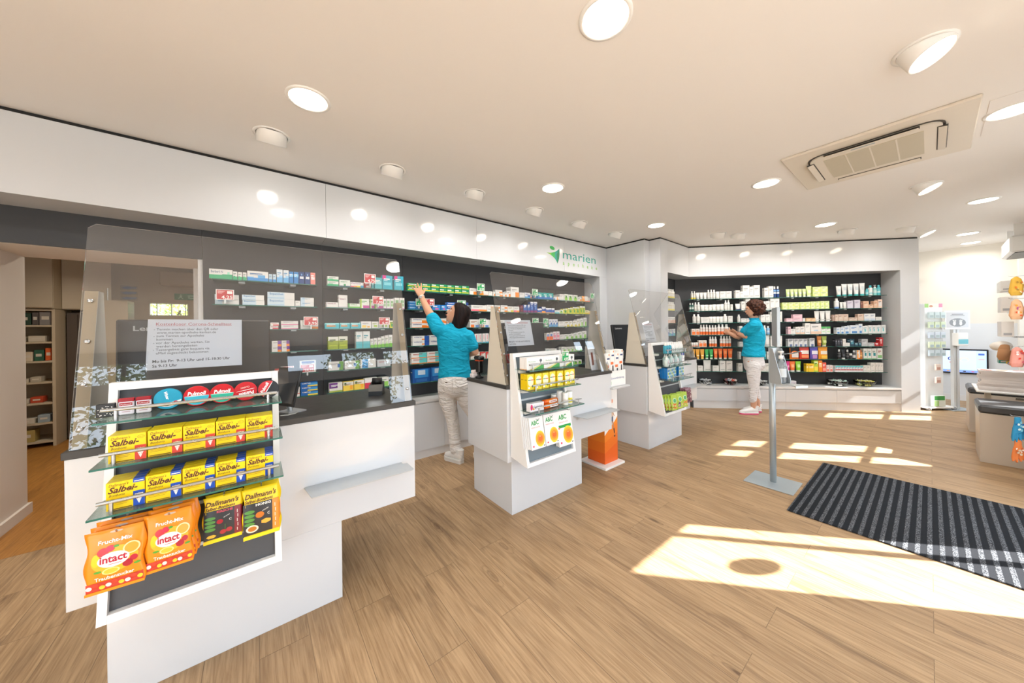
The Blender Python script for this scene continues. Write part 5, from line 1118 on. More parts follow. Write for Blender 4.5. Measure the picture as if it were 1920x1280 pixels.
# ---------------------------------------------------------------- logo on the fascia
LT = mat('#1f9a8a', .35); LG_ = mat('#8cc04a', .35); LG2 = mat('#3fae5a', .35); LG3 = mat('#16805a', .35)
b = MB()
b.text('marien', .182, 3.53, 2.362, LT, w=.755, y=0)
b.build('t'); me = bpy.data.objects['t'].data; bpy.data.objects.remove(bpy.data.objects['t'])
t = empty('shop_logo', (0, 3.2852, 0)); tag(t, 'green shop lettering with a leaf figure on the white fascia', 'sign')
o = bpy.data.objects.new('lettering', me); COL.objects.link(o); o.parent = t
x = 3.528
for ch in 'apotheke':
    b = MB(); b.text(ch, .078, x, 2.272, mat('#7ab83a',.4), bold=.015); x += .108; b.build('letter', t)
b = MB()
b.disc(3.312, 2.482, .050, .026, LG2, n=28, rot=-.15)
def curve(p0, p1, p2, n=10): return [((1-t_)**2*p0[0]+2*t_*(1-t_)*p1[0]+t_*t_*p2[0], (1-t_)**2*p0[1]+2*t_*(1-t_)*p1[1]+t_*t_*p2[1]) for t_ in [i/n for i in range(n+1)]]
TL, TR, BT, CC = (3.20,2.405), (3.455,2.492), (3.415,2.272), (3.36,2.395)
up = curve(TL, (3.36,2.405), TR); right = curve(TR, (3.475,2.38), BT); left = curve(BT, (3.375,2.365), TL)
top = up[:]
n_ = len(up)
for i in range(n_-1):
    l0, l1 = left[n_-1-i], left[n_-2-i]
    b.add([(up[i][0],0,up[i][1]),(l0[0],0,l0[1]),(l1[0],0,l1[1]),(up[i+1][0],0,up[i+1][1])], [(0,1,2,3)], LG_ if i < 3 else (LG2 if i < 6 else LT))
for i in range(n_-1):
    l0, l1 = up[-1], None
b.poly([TR]+right[1:]+[left[1], (3.40,2.40)], LG3, y=-.0004)
b.build('emblem', t)

# ---------------------------------------------------------------- notices taped on the screens
INK = mat('#4a4b50', .6); INKR = mat('#c9545a', .6); PAPER = mat('#e9ebef', .5)
def notice(x, y0, w, h, t0, label, curl=0):
    M_ = Matrix.Translation((x, y0+.014, .9405)) @ Matrix.Rotation(-GA, 4, 'X') @ Matrix.Translation((0, .006, t0))
    b = MB(M_); b.box(0, w, -.0004, .0004, 0, h, PAPER)
    # text is read from the customer side through the sheet
    y = -.0006
    b.text('Kostenloser Corona-Schnelltest', h*.085, w*.08, h*.875, INKR, y=y, w=w*.80); b.rect(w*.08, w*.88, h*.862, h*.866, INKR, y=y)
    L_ = ['- Termin machen über den QR oder','  www.marien-apotheke-kerken.de','- zum Termin zur Apotheke','  kommen','- vor der Apotheke warten, Sie','  werden hereingebeten','- Testergebnis ganz bequem via','  eMail zugeschickt bekommen']
    for i, s_ in enumerate(L_):
        b.text(s_.strip(' ') if s_[0] == '-' else s_.strip(), h*.068, w*(.06 if s_[0] == '-' else .09), h*(.775-.068*i), INK, y=y, sx=.93 if w > .25 else .8)
    b.text('Mo bis Fr:  9-13 Uhr und 15-18:30 Uhr', h*.075, w*.06, h*.14, INK, y=y, bold=.02, w=w*.80)
    b.text('Sa 9-13 Uhr', h*.075, w*.06, h*.05, INK, y=y, bold=.02, w=w*.24)
    o = b.build('notice_sheet'); tag(o, label, 'notice', 'test notices taped on the screens'); return o
notice(-.347, 1.849, .297, .212, .268, 'white notice about free tests on the first acrylic screen')
notice(1.497, 1.874, .262, .205, .285, 'white notice sheet on the second acrylic screen')
notice(3.50, 1.917, .23, .23, .245, 'white notice sheet on the third acrylic screen')

# ---------------------------------------------------------------- sweets rack (first counter)
YEL = mat('#f2cf10', .35); BRN = mat('#5a2c14', .5); REDP = mat('#dc4636', .4); BLUP = mat('#1f4fb4', .35); ORG = mat('#f28a12', .3)
def fyw(z, y0): return y0 - .188 + (z-.405)*.1945
def front_y(z, y0): return fyw(z, y0) + .018 - .175
def salbei(colr, name):
    w, h, d = .0835, .088, .026
    b = MB(); b.box(0,w,0,d,0,h,YEL,c=.0006)
    y = -.0005
    b.text("Dallmann's", .0125, .006, h*.85, BRN, y=y, shear=.3, w=.042)
    b.text('Salbei-', .026, .004, h*.62, BRN, y=y, shear=.35, bold=.03, w=.064)
    b.text('Bonbons', .011, .006, h*.49, BRN, y=y, shear=.3, w=.034)
    b.rect(w*.69, w, 0, h*.55, colr, y=y)
    wm = mat('#f4efe4', .5)
    for k in range(5):   # little white plant
        a = (-.5+.25*k); x0 = w*.845
        b.add([(x0-.0006,y-.0003,h*.08),(x0+.0006,y-.0003,h*.08),(x0+a*.016+.0008,y-.0003,h*(.46-.05*abs(k-2))),(x0+a*.016-.0008,y-.0003,h*(.46-.05*abs(k-2)))],[(0,1,2,3)],wm)
        for q in range(3): b.disc(x0+a*.016*(.5+.22*q), h*(.26+.085*q), .0022, .0016, wm, y=y-.0004, n=8)
    for k in range(4): b.rect(.006, .006+w*(.5-.05*(k%2)), h*(.33-.05*k), h*(.345-.05*k), mat('#b8860f',.5), y=y)
    b.rect(.004, w*.66, 0.002, .0045, BRN, y=y)
    if colr is REDP: b.disc(w*.86, h*.86, .008, .0055, BRN, y=y, n=20); b.disc(w*.86, h*.86, .0072, .0048, YEL, y=y-.0002, n=20); b.text('No.1', .0048, w*.86, h*.84, BRN, y=y-.0004, align='C')
    else:
        b.rect(w*.69, w, h*.86, h, BLUP, y=y); b.rect(w*.72, w*.97, h*.90, h*.93, wm, y=y-.0002)
        b.add([(w*.69,0,h+.0004),(w,0,h+.0004),(w,d,h+.0004),(w*.69,d,h+.0004)],[(0,1,2,3)],BLUP)
    return b.mesh(name)
y0r = 1.845
for row, (z, colr, nm, ds) in enumerate([(.928, REDP, 'sage_drop_box', 'yellow sage drop box with red plant panel'), (.785, BLUP, 'sage_drop_box', 'yellow sage drop box with blue plant panel')]):
    me = salbei(colr, nm)
    for k in range(5):
        for r_ in range(3):
            o = bpy.data.objects.new(nm, me); COL.objects.link(o)
            o.location = (-.378+.0862*k + (.002 if r_ else 0)*(k%2), front_y(z, y0r)+.034+r_*.028 + (.004 if (k+row)%2 else 0), z+.0004)
            tag(o, '%s, %s, column %d from the left' % (ds, ('front row','middle row','back row')[r_], k+1), 'sweets box', 'sage drop boxes on the %s shelf of the sweets rack' % ('second','third')[row])
# tins
def tin(name, x, col, parts, label, rot=0.0):
    t = empty(name, (x, 1.750, 1.0655+.0395)); t.rotation_euler = (math.radians(-9), 0, 0)
    tag(t, label, 'tin', 'round sweet tins on the top shelf of the sweets rack')
    b = MB(); b.lathe([(.037,0),(.038,.001),(.038,.018),(.036,.019)][::-1], mat(col,.25), ax='y', n=40)
    # ax=y lathe: profile z maps to y
    b.build('tin_body', t)
    b = MB(Matrix.Rotation(rot, 4, 'Y')); y = -.0006
    b.disc(0,0,.0365,.0365,mat(col,.22),y=y,n=40)
    for (kind, args) in parts:
        y -= .0003
        if kind == 'd': b.disc(*args[:4], mat(args[4],.3), y=y, n=32, a0=args[5] if len(args) > 5 else 0, a1=args[6] if len(args) > 6 else 360)
        if kind == 't': b.text(args[0], args[1], args[2], args[3], mat(args[4],.3), y=y, align='C', shear=.15, bold=.03, w=args[5] if len(args) > 5 else None)
    b.build('lid', t)
    for c_ in t.children:
        if c_.name.startswith('tin_body'): c_.location = (0, .0005, 0)
tin('sweet_tin', -.259, '#1c9fc4', [('d',(.012,.004,.018,.03,'#e9eef0',-80,80)),('t',('Winter',.012,-.012,-.004,'#ffffff',.03)),('d',(.02,.016,.006,.006,'#c4303a')),('d',(.022,-.004,.004,.01,'#23355a'))], 'blue round tin with white winter picture on the top shelf', math.radians(75))
tin('sweet_tin', -.181, '#cc1f2a', [('d',(0,0,.0345,.034,'#38b7cf',180,360)),('t',('Pulmoll',.019,0,.003,'#ffffff',.052)),('t',('EXTRA STARK',.006,0,-.022,'#ffffff')),('d',(0,.0,.0345,.001,'#ffffff'))], 'red and light blue round tin between the winter tin and the green tin')
tin('sweet_tin', -.107, '#cc1f2a', [('d',(0,0,.0345,.034,'#2bb39a',180,360)),('t',('Pulmoll',.018,0,.003,'#ffffff',.050)),('t',('EUKALYPTUS',.006,0,-.022,'#ffffff')),('d',(0,.0,.0345,.001,'#ffffff'))], 'red and green round tin, middle of the five tins')
tin('sweet_tin', -.034, '#c8222c', [('t',('Pulmoll',.018,0,.004,'#ffffff',.050)),('t',('CLASSIC',.008,0,-.018,'#f0c0b8')),('d',(0,-.004,.03,.001,'#ffffff'))], 'all red round tin turned upside down', math.radians(170))
tin('sweet_tin', .040, '#1d1e22', [('d',(0,0,.0345,.034,'#c8222c',0,180)),('t',('Pulmoll',.016,0,.008,'#ffffff',.046)),('d',(0,0,.0345,.0012,'#ffffff'))], 'black and red round tin at the right end', math.radians(-62))
for k, x in enumerate((-.377, -.336)):
    b = MB(); b.box(0,.036,0,.018,0,.057,mat('#e6e2ec',.25),c=.003); b.box(-.0006,.0366,-.0006,.0186,.044,.0575,mat('#a3202c',.25),c=.002)
    b.rect(.003,.033,.032,.042,mat('#a3202c',.3),y=-.0005); b.text('Pullmoll',.006,.018,.0345,M_WHITE,y=-.0008,align='C',w=.026,shear=.2); b.text('PASTILLEN',.006,.018,.024,mat('#3a3350',.5),y=-.0008,align='C',w=.028); b.rect(.008,.028,.010,.012,mat('#b08a90',.5),y=-.0008)
    tag(b.build('pastille_tin', None, (x, 1.735, 1.0655)), 'small white and red upright tin, ' + ('left one beside the floral box' if k == 0 else 'right one beside the winter tin'), 'tin', 'small white and red tins')
b = MB(); b.box(0,.042,0,.02,0,.045,mat('#232427',.4),c=.002); fl = mat('#d8d8d4',.5); r_ = random.Random(4)
for k in range(26):
    b.disc(.004+.034*r_.random(), .004+.036*r_.random(), .0022, .0012, fl, y=-.0005-.00005*k, n=8, rot=r_.random()*3)
tag(b.build('floral_box', None, (-.425, 1.728, 1.0655)), 'small black box with white floral pattern at the left end of the top shelf', 'box')
# bags of sweets
def bag(name, x, y, z, w, h, th, base, draw, label, group, lean=-6, rz=0):
    t = empty(name, (x, y, z)); t.rotation_euler = (math.radians(lean), 0, rz)
    tag(t, label, 'sweets bag', group)
    def bulge(px, pz):
        fx = max(0, min(1, px/w)); fz = max(0, min(1, (pz-.10*h)/(.80*h)))
        return th*.5*(math.sin(math.pi*fx)**.45 if 0 < fx < 1 else 0)*(math.sin(math.pi*fz)**.55 if 0 < fz < 1 else 0) + .0006
    b = MB(); n = 16; v = []; f = []
    for sd in (-1, 1):
        for j in range(n+1):
            for i in range(n+1):
                px, pz = w*i/n, h*j/n
                wig = .0015*math.sin(px*170+j*.9)*(1 if 0 < j < n else .3)
                v.append((px + (.004*math.sin(pz*60) if i in (0,n) else 0), sd*(bulge(px, pz)+.0) + wig*(0 if sd > 0 else .4), pz))
    m_ = (n+1)**2
    for sd in range(2):
        for j in range(n):
            for i in range(n):
                q = (sd*m_+j*(n+1)+i, sd*m_+j*(n+1)+i+1, sd*m_+(j+1)*(n+1)+i+1, sd*m_+(j+1)*(n+1)+i)
                f.append(q if sd == 0 else q[::-1])
    rim = [i for i in range(n+1)] + [(j)*(n+1)+n for j in range(1,n+1)] + [n*(n+1)+i for i in range(n-1,-1,-1)] + [j*(n+1) for j in range(n-1,0,-1)]
    for k in range(len(rim)):
        a, c = rim[k], rim[(k+1)%len(rim)]; f.append((a, a+m_, c+m_, c))
    b.add(v, f, base, True); b.build('bag_film', t)
    b = MB(); b.W = lambda p: (p[0], p[1]-bulge(p[0], p[2])-.0016, p[2])
    draw(b, w, h); b.build('print', t)
    return t
def dr_intact(b, w, h):
    Wt = mat('#f4ece6', .3); Rd = mat('#b3203a', .3); Gn = mat('#4f9a2f', .35)
    b.disc(w*.5,h*.955,.014,.0035,mat('#c9b8a8',.2),y=0,n=16)
    b.disc(w*.5, h*.52, w*.40, h*.21, mat('#f6ae2a',.35), y=0)
    b.disc(w*.78,h*.64,w*.15,h*.10,mat('#f8d9a0',.3),y=-.0003); b.disc(w*.78,h*.64,w*.12,h*.08,mat('#f3a23a',.3),y=-.0005)
    b.disc(w*.30,h*.66,w*.10,h*.07,mat('#d0303a',.3),y=-.0003); b.disc(w*.42,h*.70,w*.08,h*.05,mat('#c42a48',.3),y=-.0004)
    b.disc(w*.18,h*.55,w*.07,h*.10,mat('#f2c21a',.3),y=-.0003)
    b.disc(w*.72,h*.40,w*.09,h*.06,mat('#a81a30',.3),y=-.0004); b.disc(w*.82,h*.46,w*.07,h*.05,mat('#b8243a',.3),y=-.0003)
    b.disc(w*.44,h*.34,w*.15,h*.055,mat('#f6e08a',.3),y=-.0003); b.disc(w*.44,h*.34,w*.12,h*.04,mat('#f2bb3a',.3),y=-.0005)
    b.disc(w*.22,h*.36,w*.07,h*.02,Gn,y=-.0004); b.disc(w*.88,h*.36,w*.06,h*.02,Gn,y=-.0004); b.disc(w*.52,h*.72,w*.05,h*.02,Gn,y=-.0005)
    b.disc(w*.48, h*.52, w*.27, h*.12, Wt, y=-.0008, n=28)
    b.text('intact', h*.16, w*.48, h*.485, Rd, y=-.0012, align='C', w=w*.46, bold=.03)
    b.rect(w*.40,w*.62,h*.445,h*.453,Rd,y=-.0012)
    b.text('Frucht-Mix', h*.085, w*.5, h*.79, Wt, y=-.0004, align='C', w=w*.58, bold=.02)
    b.text('Traubenzucker', h*.08, w*.5, h*.215, Wt, y=-.0006, align='C', w=w*.66, bold=.02)
    r_ = random.Random(5)
    b.rect(w*.02,w*.98,h*.05,h*.19,mat('#c0392b',.25),y=-.0002)
    for k in range(9): b.disc(w*(.07+.107*k),h*(.12+.03*math.sin(k*2)),w*.05,h*.035,mat(('#f2e6e0','#d8402f','#f0c93a')[k%3],.25),y=-.0006-.0001*k,n=14)
    b.rect(0,w,0,h*.045,ORG,y=-.0004)
def dr_dall(flav):
    def f(b, w, h):
        Dk = mat('#2c2d30', .35); Gn = mat('#4f8a3a', .35); Wt = mat('#e9e6de', .4)
        side = mat('#7a1f2a' if flav == 'k' else '#e08a2a', .35)
        b.rect(0, w, h*.08, h*.70, Dk, y=0)
        b.rect(w*.80, w, h*.08, h*.70, side, y=-.0003)
        for k in range(5): b.rect(w*(.87+.015*(k%2)), w*(.885+.015*(k%2)), h*(.14+.1*k), h*(.21+.1*k), Wt, y=-.0006)
        b.rect(0, w, 0, h*.07, YEL, y=0)
        b.text("Dallmann's", h*.14, w*.04, h*.80, BRN, y=-.0003, shear=.3, bold=.02, w=w*.88)
        b.text('Salbei-Bonbons', h*.09, w*.04, h*.715, BRN, y=-.0003, shear=.3, bold=.02, w=w*.78)
        b.text('KIRSCHE' if flav == 'k' else 'HONIG', h*.065, w*.34, h*.635, mat('#c8485a',.4) if flav == 'k' else Wt, y=-.0006, bold=.03, w=w*.42)
        b.text('C', h*.07, w*.66, h*.42, Wt, y=-.0005); b.text('VITAMIN', h*.03, w*.52, h*.50, Wt, y=-.0005, rot=.4)
        for k in range(4): b.disc(w*.17, h*(.30+.08*k), w*.14, h*.035, Gn, y=-.0005-.0001*k, rot=.5)
        if flav == 'k':
            for (x, z) in ((.42,.44),(.50,.20),(.66,.22)): b.disc(w*x, h*z, w*.085, h*.05, mat('#a02a35',.2), y=-.0008, n=20)
            b.rect(w*.55,w*.56,h*.24,h*.36,Gn,y=-.0009)
            b.disc(w*.2, h*.15, w*.13, h*.04, mat('#d8b03a',.3), y=-.0009, n=6)
        else:
            b.disc(w*.45,h*.45,w*.12,h*.06,mat('#c4722a',.2),y=-.0008); b.disc(w*.24,h*.20,w*.17,h*.075,mat('#e9dcc4',.3),y=-.0008); b.disc(w*.24,h*.20,w*.12,h*.05,mat('#b8702a',.2),y=-.0010)
            b.disc(w*.62,h*.30,w*.15,h*.05,mat('#e8a83a',.3),y=-.0009,n=6,rot=.5)
    return f
gy = front_y(.6, 1.845)
for j, (x, zt) in enumerate(((-.413,.555),(-.283,.565))):
    for q in range(3):
        bag('sweets_bag', x+.005*q-(.006 if j else 0), 1.575+.028*q, zt+.004*q, .124 if j == 0 else .112, .183, .022, ORG, dr_intact, 'orange fruit mix bag, %s hook of the sweets rack, %s' % (('left','second')[j], ('frontmost','middle','rearmost')[q]), 'orange fruit sweets bags', lean=-5, rz=math.radians(-3 if j == 0 else 2))
for q in range(2): bag('sweets_bag', -.156+.004*q, 1.625+.024*q, .578, .108, .162, .016, YEL, dr_dall('k'), 'yellow and black cherry sage bag, ' + ('front one' if q == 0 else 'rear one'), 'yellow and black sage sweets bags', lean=-8)
for q in range(3): bag('sweets_bag', -.044+.003*q, 1.612+.022*q, .555, .112, .185, .016, YEL, dr_dall('h'), 'yellow and black honey sage bag, ' + ('front one','middle one','rear one')[q], 'yellow and black sage sweets bags', lean=-8)
# hooks that carry the bags, one rail with four prongs
def hook(x, z, y0, L=.15):
    t = empty('display_hook', (x, y0, z)); tag(t, 'wire hook at x %.2f on a slanted rack' % x, 'hook', 'wire hooks of the counter racks')
    yb = fyw(z, 0)+.018
    MB().tube([(0,yb,0),(0,yb-L,0),(0,yb-L-.008,.010)], .0022, M_STEEL, n=6).build('prong', t)
    MB().box(-.012,.012,yb-.002,yb+.002,-.012,.012,M_STEEL).build('plate', t)
    return t
hk = [(-.350,.728,1.845,.155,'leftmost hook of the sweets rack'),(-.235,.738,1.845,.155,'second hook of the sweets rack'),(-.100,.737,1.845,.10,'third hook of the sweets rack'),(.012,.738,1.845,.10,'rightmost hook of the sweets rack'),
      (1.520,.722,1.870,.10,'left hook of the magazine row, second rack'),(1.650,.722,1.870,.10,'middle hook of the magazine row, second rack'),(1.815,.745,1.870,.12,'right hook of the magazine row, second rack')]
for (x, z, y0, L, d) in hk: hook(x, z, y0, L)['label'] = 'thin wire ' + d

# ---------------------------------------------------------------- heat plaster rack (second counter)
def plaster_box():
    w, h, d = .158, .083, .024
    b = MB(); b.box(0,w,0,d,0,h,mat('#f0efed',.35)); y = -.0005
    b.poly([(w*.42,.0),(w,.0),(w,h*.42)], mat('#4fae5a',.4), y=y); b.poly([(w*.15,0),(w*.42,0),(w*.98,h*.42),(w,h*.47),(w*.9,h*.42)], mat('#e9dc8a',.4), y=y-.0002)
    b.text('Pferdesalbe', .011, w*.1, h*.62, mat('#5aa05a',.5), y=y, w=w*.42)
    b.disc(w*.82,h*.72,.012,.011,mat('#5a6268',.5),y=y); b.rect(w*.80,w*.83,h*.45,h*.66,mat('#5a6268',.5),y=y)
    for k in range(4): b.rect(w*.1, w*(.6-.06*k), h*(.48-.08*k), h*(.49-.08*k), mat('#c4c6c4',.5), y=y)
    b.box(-.0004,0,0,d,0,h*.06,mat('#e0a060',.5))
    return b.mesh('plaster_box')
me = plaster_box()
for k in range(3):
    for q in range(3):
        o = bpy.data.objects.new('plaster_box', me); COL.objects.link(o); o.location = (1.447+.161*k, 1.690+.026*q, 1.0655)
        tag(o, 'long white plaster box with green wave, %s of the top shelf, %s' % (('left','middle','right')[k], ('front','middle','rear')[q]), 'box', 'long white boxes on the top shelf of the second rack')
price_tag(1.775, 1.098, .075, .078, 'g', '4,95', y=1.675, lab='green price tag reading 4,95 on the top shelf of the second rack')
def yellow_box():
    w, h, d = .060, .108, .035
    b = MB(); b.box(0,w,0,d,0,h,mat('#e9c800',.35),front=mat('#f1dc3a',.35)); y = -.0005
    b.disc(w*.5,h*.55,w*.42,h*.33,mat('#f6f2d0',.4),y=y); b.rect(w*.1,w*.9,h*.60,h*.66,mat('#58a08a',.5),y=y-.0003); b.rect(w*.55,w*.9,h*.60,h*.66,mat('#d84a45',.5),y=y-.0005)
    b.disc(w*.8,h*.22,.008,.007,mat('#3f8a3a',.5),y=y-.0003); b.disc(w*.25,h*.15,.009,.007,M_WHITE,y=y-.0003)
    b.add([(-.0004,d*.2,h*.62),(-.0004,d*.2,h*.66),(-.0004,d*.8,h*.66),(-.0004,d*.8,h*.62)],[(0,1,2,3)],mat('#8a6a1a',.5))
    return b.mesh('yellow_box')
me = yellow_box()
for k, x in enumerate((1.445,1.508,1.575,1.655,1.722,1.800,1.862)):
    for q in range(2):
        o = bpy.data.objects.new('bath_salt_box', me); COL.objects.link(o); o.location = (x, 1.672+.037*q+(0 if k%3 else .012), .9285)
        tag(o, 'yellow upright box, %s from the left, %s, on the second rack' % (ordw(k), ('front','behind')[q]), 'box', 'yellow boxes on the second rack')
b = MB(); b.box(0,.125,0,.04,0,.055,mat('#eceaf0',.35)); b.text('Curazink',.018,.03,.026,mat('#3a4f9a',.4),y=-.0005,w=.08); b.disc(.012,.03,.01,.02,mat('#d8306a',.4),y=-.0005); b.disc(.03,.018,.008,.008,mat('#e8a030',.4),y=-.0007)
tag(b.build('zinc_box', None, (1.448,1.660,.7855)), 'small white box with pink corner at the left of the third shelf', 'box')
def lying_tube(x, y, z, label):
    t = empty('tablet_tube', (x, y, z)); t.rotation_euler = (0,0,math.radians(6)); tag(t, label, 'tube', 'orange effervescent tubes')
    MB().lathe([(.0,0),(.0155,.0),(.0155,.135),(.0,.135)], mat('#ef7a1a',.3), ax='x', n=24).build('tube_body', t)
    MB().lathe([(.0,-.012),(.0168,-.012),(.0168,.008)], mat('#e85f10',.3), ax='x', n=24).build('cap', t)
    b = MB(); b.rect(.035,.12,-.010,.008,M_WHITE,y=-.0158); b.rect(.05,.11,-.003,.002,mat('#c04a2a',.5),y=-.0161); b.build('label', t)
lying_tube(1.592, 1.665, .8015, 'orange tablet tube lying in front on the third shelf')
lying_tube(1.590, 1.699, .8015, 'orange tablet tube lying behind the front one')
lying_tube(1.600, 1.682, .8285, 'orange tablet tube lying on top of the others')
lying_tube(1.555, 1.733, .8015, 'orange tablet tube lying at the back of the third shelf')
for k, (x, y, w, h, c, ds) in enumerate(((1.745,1.735,.042,.07,'#eceae6','white pill tub at the back'),(1.790,1.715,.046,.095,'#efeeea','tall white pill tub'),(1.795,1.665,.044,.088,'#eceae6','white pill tub near the rail'),(1.850,1.675,.046,.090,'#ece04a','yellow labelled pill tub at the right end'))):
    t = empty('pill_tub', (x, y, .7855)); tag(t, ds + ' of the second rack', 'tub', 'pill tubs on the second rack')
    MB().lathe([(w*.48,0),(w*.5,.003),(w*.5,h*.72),(w*.45,h*.76)], mat('#efeeea',.35), n=24).build('tub_body', t)
    MB().lathe([(w*.505,h*.1),(w*.505,h*.5)], mat(c,.4), n=24).build('label', t)
    MB().lathe([(w*.5,h*.77),(w*.5,h*.98),(w*.46,h)], M_WHITE, n=24).build('cap', t)
def abc(w, h, band):
    b = MB(); b.box(0,w,0,.006,0,h,mat('#efeeee',.4)); y = -.0005; G_ = mat('#1f9a45',.4)
    b.text('ABC', h*.19, w*.12, h*.76, G_, y=y, bold=.03, w=w*.55)
    b.text('WÄRME-PFLASTER', h*.05, w*.12, h*.66, mat('#d8707a',.5), y=y, w=w*.62)
    if band: b.rect(w*.08, w*.92, h*.52, h*.60, G_, y=y); b.disc(w*.1,h*.52,.008,.008,mat('#d87a4a',.5),y=y-.0002)
    cx, cz, r_ = w*.66, h*.30, h*.25
    for k, c in enumerate(('#f7cf2a','#f4ab1f','#f08a20','#ea6a22')): b.disc(cx+k*.001, cz, min(r_*(1-.22*k), w*.33)*1.0, r_*(1-.22*k), mat(c,.45), y=y-.0002*(k+1), n=30)
    b.disc(cx,cz+r_*.3,.003,.003,mat('#f9e6c0',.4),y=y-.0013,n=10); b.disc(cx-.008,cz-r_*.1,.002,.006,mat('#d83a45',.4),y=y-.0013,n=10)
    b.rect(w*.1,w*.2,h*.08,h*.13,mat('#d83a5a',.5),y=y); b.rect(w*.85,w*.95,h*.05,h*.075,M_BLACK,y=y-.0016)
    return b.mesh('plaster_pack')
ma, mb_ = abc(.128,.212,False), abc(.155,.25,True)
for k, (x, z, me, n) in enumerate(((1.455,.527,ma,5),(1.590,.527,ma,3),(1.722,.487,mb_,3))):
    for q in range(n):
        o = bpy.data.objects.new('plaster_pack', me); COL.objects.link(o); o.location = (x-.007*q*(1 if k == 0 else .3), 1.655+.013*q, z+.001*q); o.rotation_euler = (math.radians(-9),0,0)
        tag(o, 'white ABC plaster pack, %s stack, %s from the front' % (('left','middle','right larger')[k], ordw(q)), 'plaster pack', 'ABC plaster packs hanging on the second rack')

# ---------------------------------------------------------------- gel and bag rack (third counter)
y3 = 1.913
for k in range(3):
    t = empty('soap_bottle', (3.425+.047*k, y3-.175, 1.0655)); tag(t, 'blue gel bottle with white cap, %s of three on the third rack' % ordw(k), 'bottle', 'blue gel bottles on the third rack')
    MB().lathe([(.018,0),(.021,.004),(.021,.075),(.014,.085)], mat('#3fa0b8',.3), n=20).build('bottle_body', t)
    MB().lathe([(.013,.0855),(.013,.11),(.011,.112)], M_WHITE, n=16).build('cap', t)
    b = MB(); b.rect(-.006,.006,.02,.06,mat('#27407a',.4),y=-.0215); b.build('label', t)
for k in range(7):
    t = empty('cream_tube', (3.578+.043*k, y3-.150, 1.0655)); tag(t, 'small white upright tube, %s from the left on the third rack' % ordw(k), 'tube', 'small white tubes on the third rack')
    MB().lathe([(.017,0),(.019,.004),(.019,.08),(.012,.09)], mat('#e9e9e7',.35), n=18).build('tube_body', t)
    MB().lathe([(.011,.0905),(.011,.112)], M_WHITE, n=14).build('cap', t)
    b = MB(); b.rect(-.008,.008,.015,.045,mat('#8fb8b0',.5),y=-.0195); b.build('label', t)
for k in range(8):
    r0 = k < 4
    x = 3.42+.052*k if k else 3.415; hgt = .127 if k else .105
    t = empty('spray_bottle', (x+.0, y3-.165+(.0 if k%2 else .045), .9285)); tag(t, ('short clear pump bottle' if k == 0 else 'tall clear gel bottle with red mark') + ', %s from the left on the third rack' % ordw(k), 'bottle', 'clear gel bottles on the third rack')
    if k == 0: t.location.y = y3-.19
    MB().lathe([(.021,0),(.024,.004),(.024,hgt*.62),(.012,hgt*.72)], mat('#cddedd',.12), n=20).build('bottle_body', t)
    MB().lathe([(.012,hgt*.721),(.012,hgt*.82),(.005,hgt*.84),(.004,hgt*1.0),(.0,hgt*1.02)], M_WHITE, n=14).build('pump_cap', t)
    b = MB(); b.rect(-.017,.017,hgt*.12,hgt*.55,mat('#e6e6ea',.4),y=-.0246); b.disc(0,hgt*.47,.005,.005,mat('#c8405a',.4),y=-.025); b.build('label', t)
for k in range(2):
    t = empty('cream_tube', (3.835+.045*k, y3-.15, .9285)); tag(t, 'white carton with blue square, %s of two at the right end' % ordw(k), 'box', 'white cartons with blue squares')
    b = MB(); b.box(0,.038,0,.03,0,.125,M_WHITE); b.rect(.004,.034,.09,.12,mat('#2a3f9a',.4),y=-.0005); b.rect(.008,.03,.05,.055,mat('#b8c0d0',.5),y=-.0005); b.build('carton', t)
def blue_pack(x, y, n):
    me = None
    for q in range(n):
        b = MB(); b.box(0,.115,0,.03,0,.115,mat('#1378c4',.35),front=mat('#d5e4ea',.35)); yy = -.0005
        for r_ in range(3):
            for c_ in range(4): b.rect(.008+.027*c_, .030+.027*c_, .012+.033*r_, .034+.033*r_, mat(('#4fa0cc','#c8d86a','#3f8ac0')[(r_+c_)%3],.4), y=yy)
        b.rect(0,.115,.108,.115,mat('#e8e8e8',.4),y=yy)
        o = b.build('wipes_pack', None, (x, y+.0315*q, .7855)); yield o
i_ = 0
for x, y in ((3.475, y3-.172), (3.60, y3-.150), (3.735, y3-.172)):
    for q, o in enumerate(blue_pack(x, y, 4 if i_ == 0 else 3)):
        tag(o, 'blue wipes carton, %s column on the third rack, %s from the front' % (('left','middle','right')[i_], ordw(q)), 'carton', 'blue cartons on the third rack')
    i_ += 1
def dr_tea(c1, c2):
    def f(b, w, h):
        b.disc(w*.5,h*.62,w*.32,h*.17,mat('#d9ecd0',.4),y=0); b.disc(w*.5,h*.62,w*.25,h*.13,mat('#58a86a',.4),y=-.0003)
        r_ = random.Random(str(c1)+str(h))
        for k in range(14): b.disc(w*r_.uniform(.15,.85), h*r_.uniform(.1,.42), w*.10, h*.045, mat((c1,c2,'#e9c9a0')[k%3],.4), y=-.0003-.0001*k, n=10)
    return f
GB = mat('#a8c43a', .3)
for j, (x, c1, c2) in enumerate(((3.475,'#e89a3a','#d8602a'),(3.60,'#5a3a6a','#8a5a9a'),(3.715,'#e8783a','#d8a03a'))):
    for q in range(4 if j == 0 else 3):
        bag('dried_fruit_bag', x-.020*q*(1 if j < 2 else .4), y3-.215+.022*q, .455, .095, .165, .02, GB, dr_tea(c1,c2), 'green dried fruit bag, %s hook of the third rack, %s from the front' % (('left','middle','right')[j], ordw(q)), 'green bags on the third rack', lean=-6, rz=math.radians(-10))
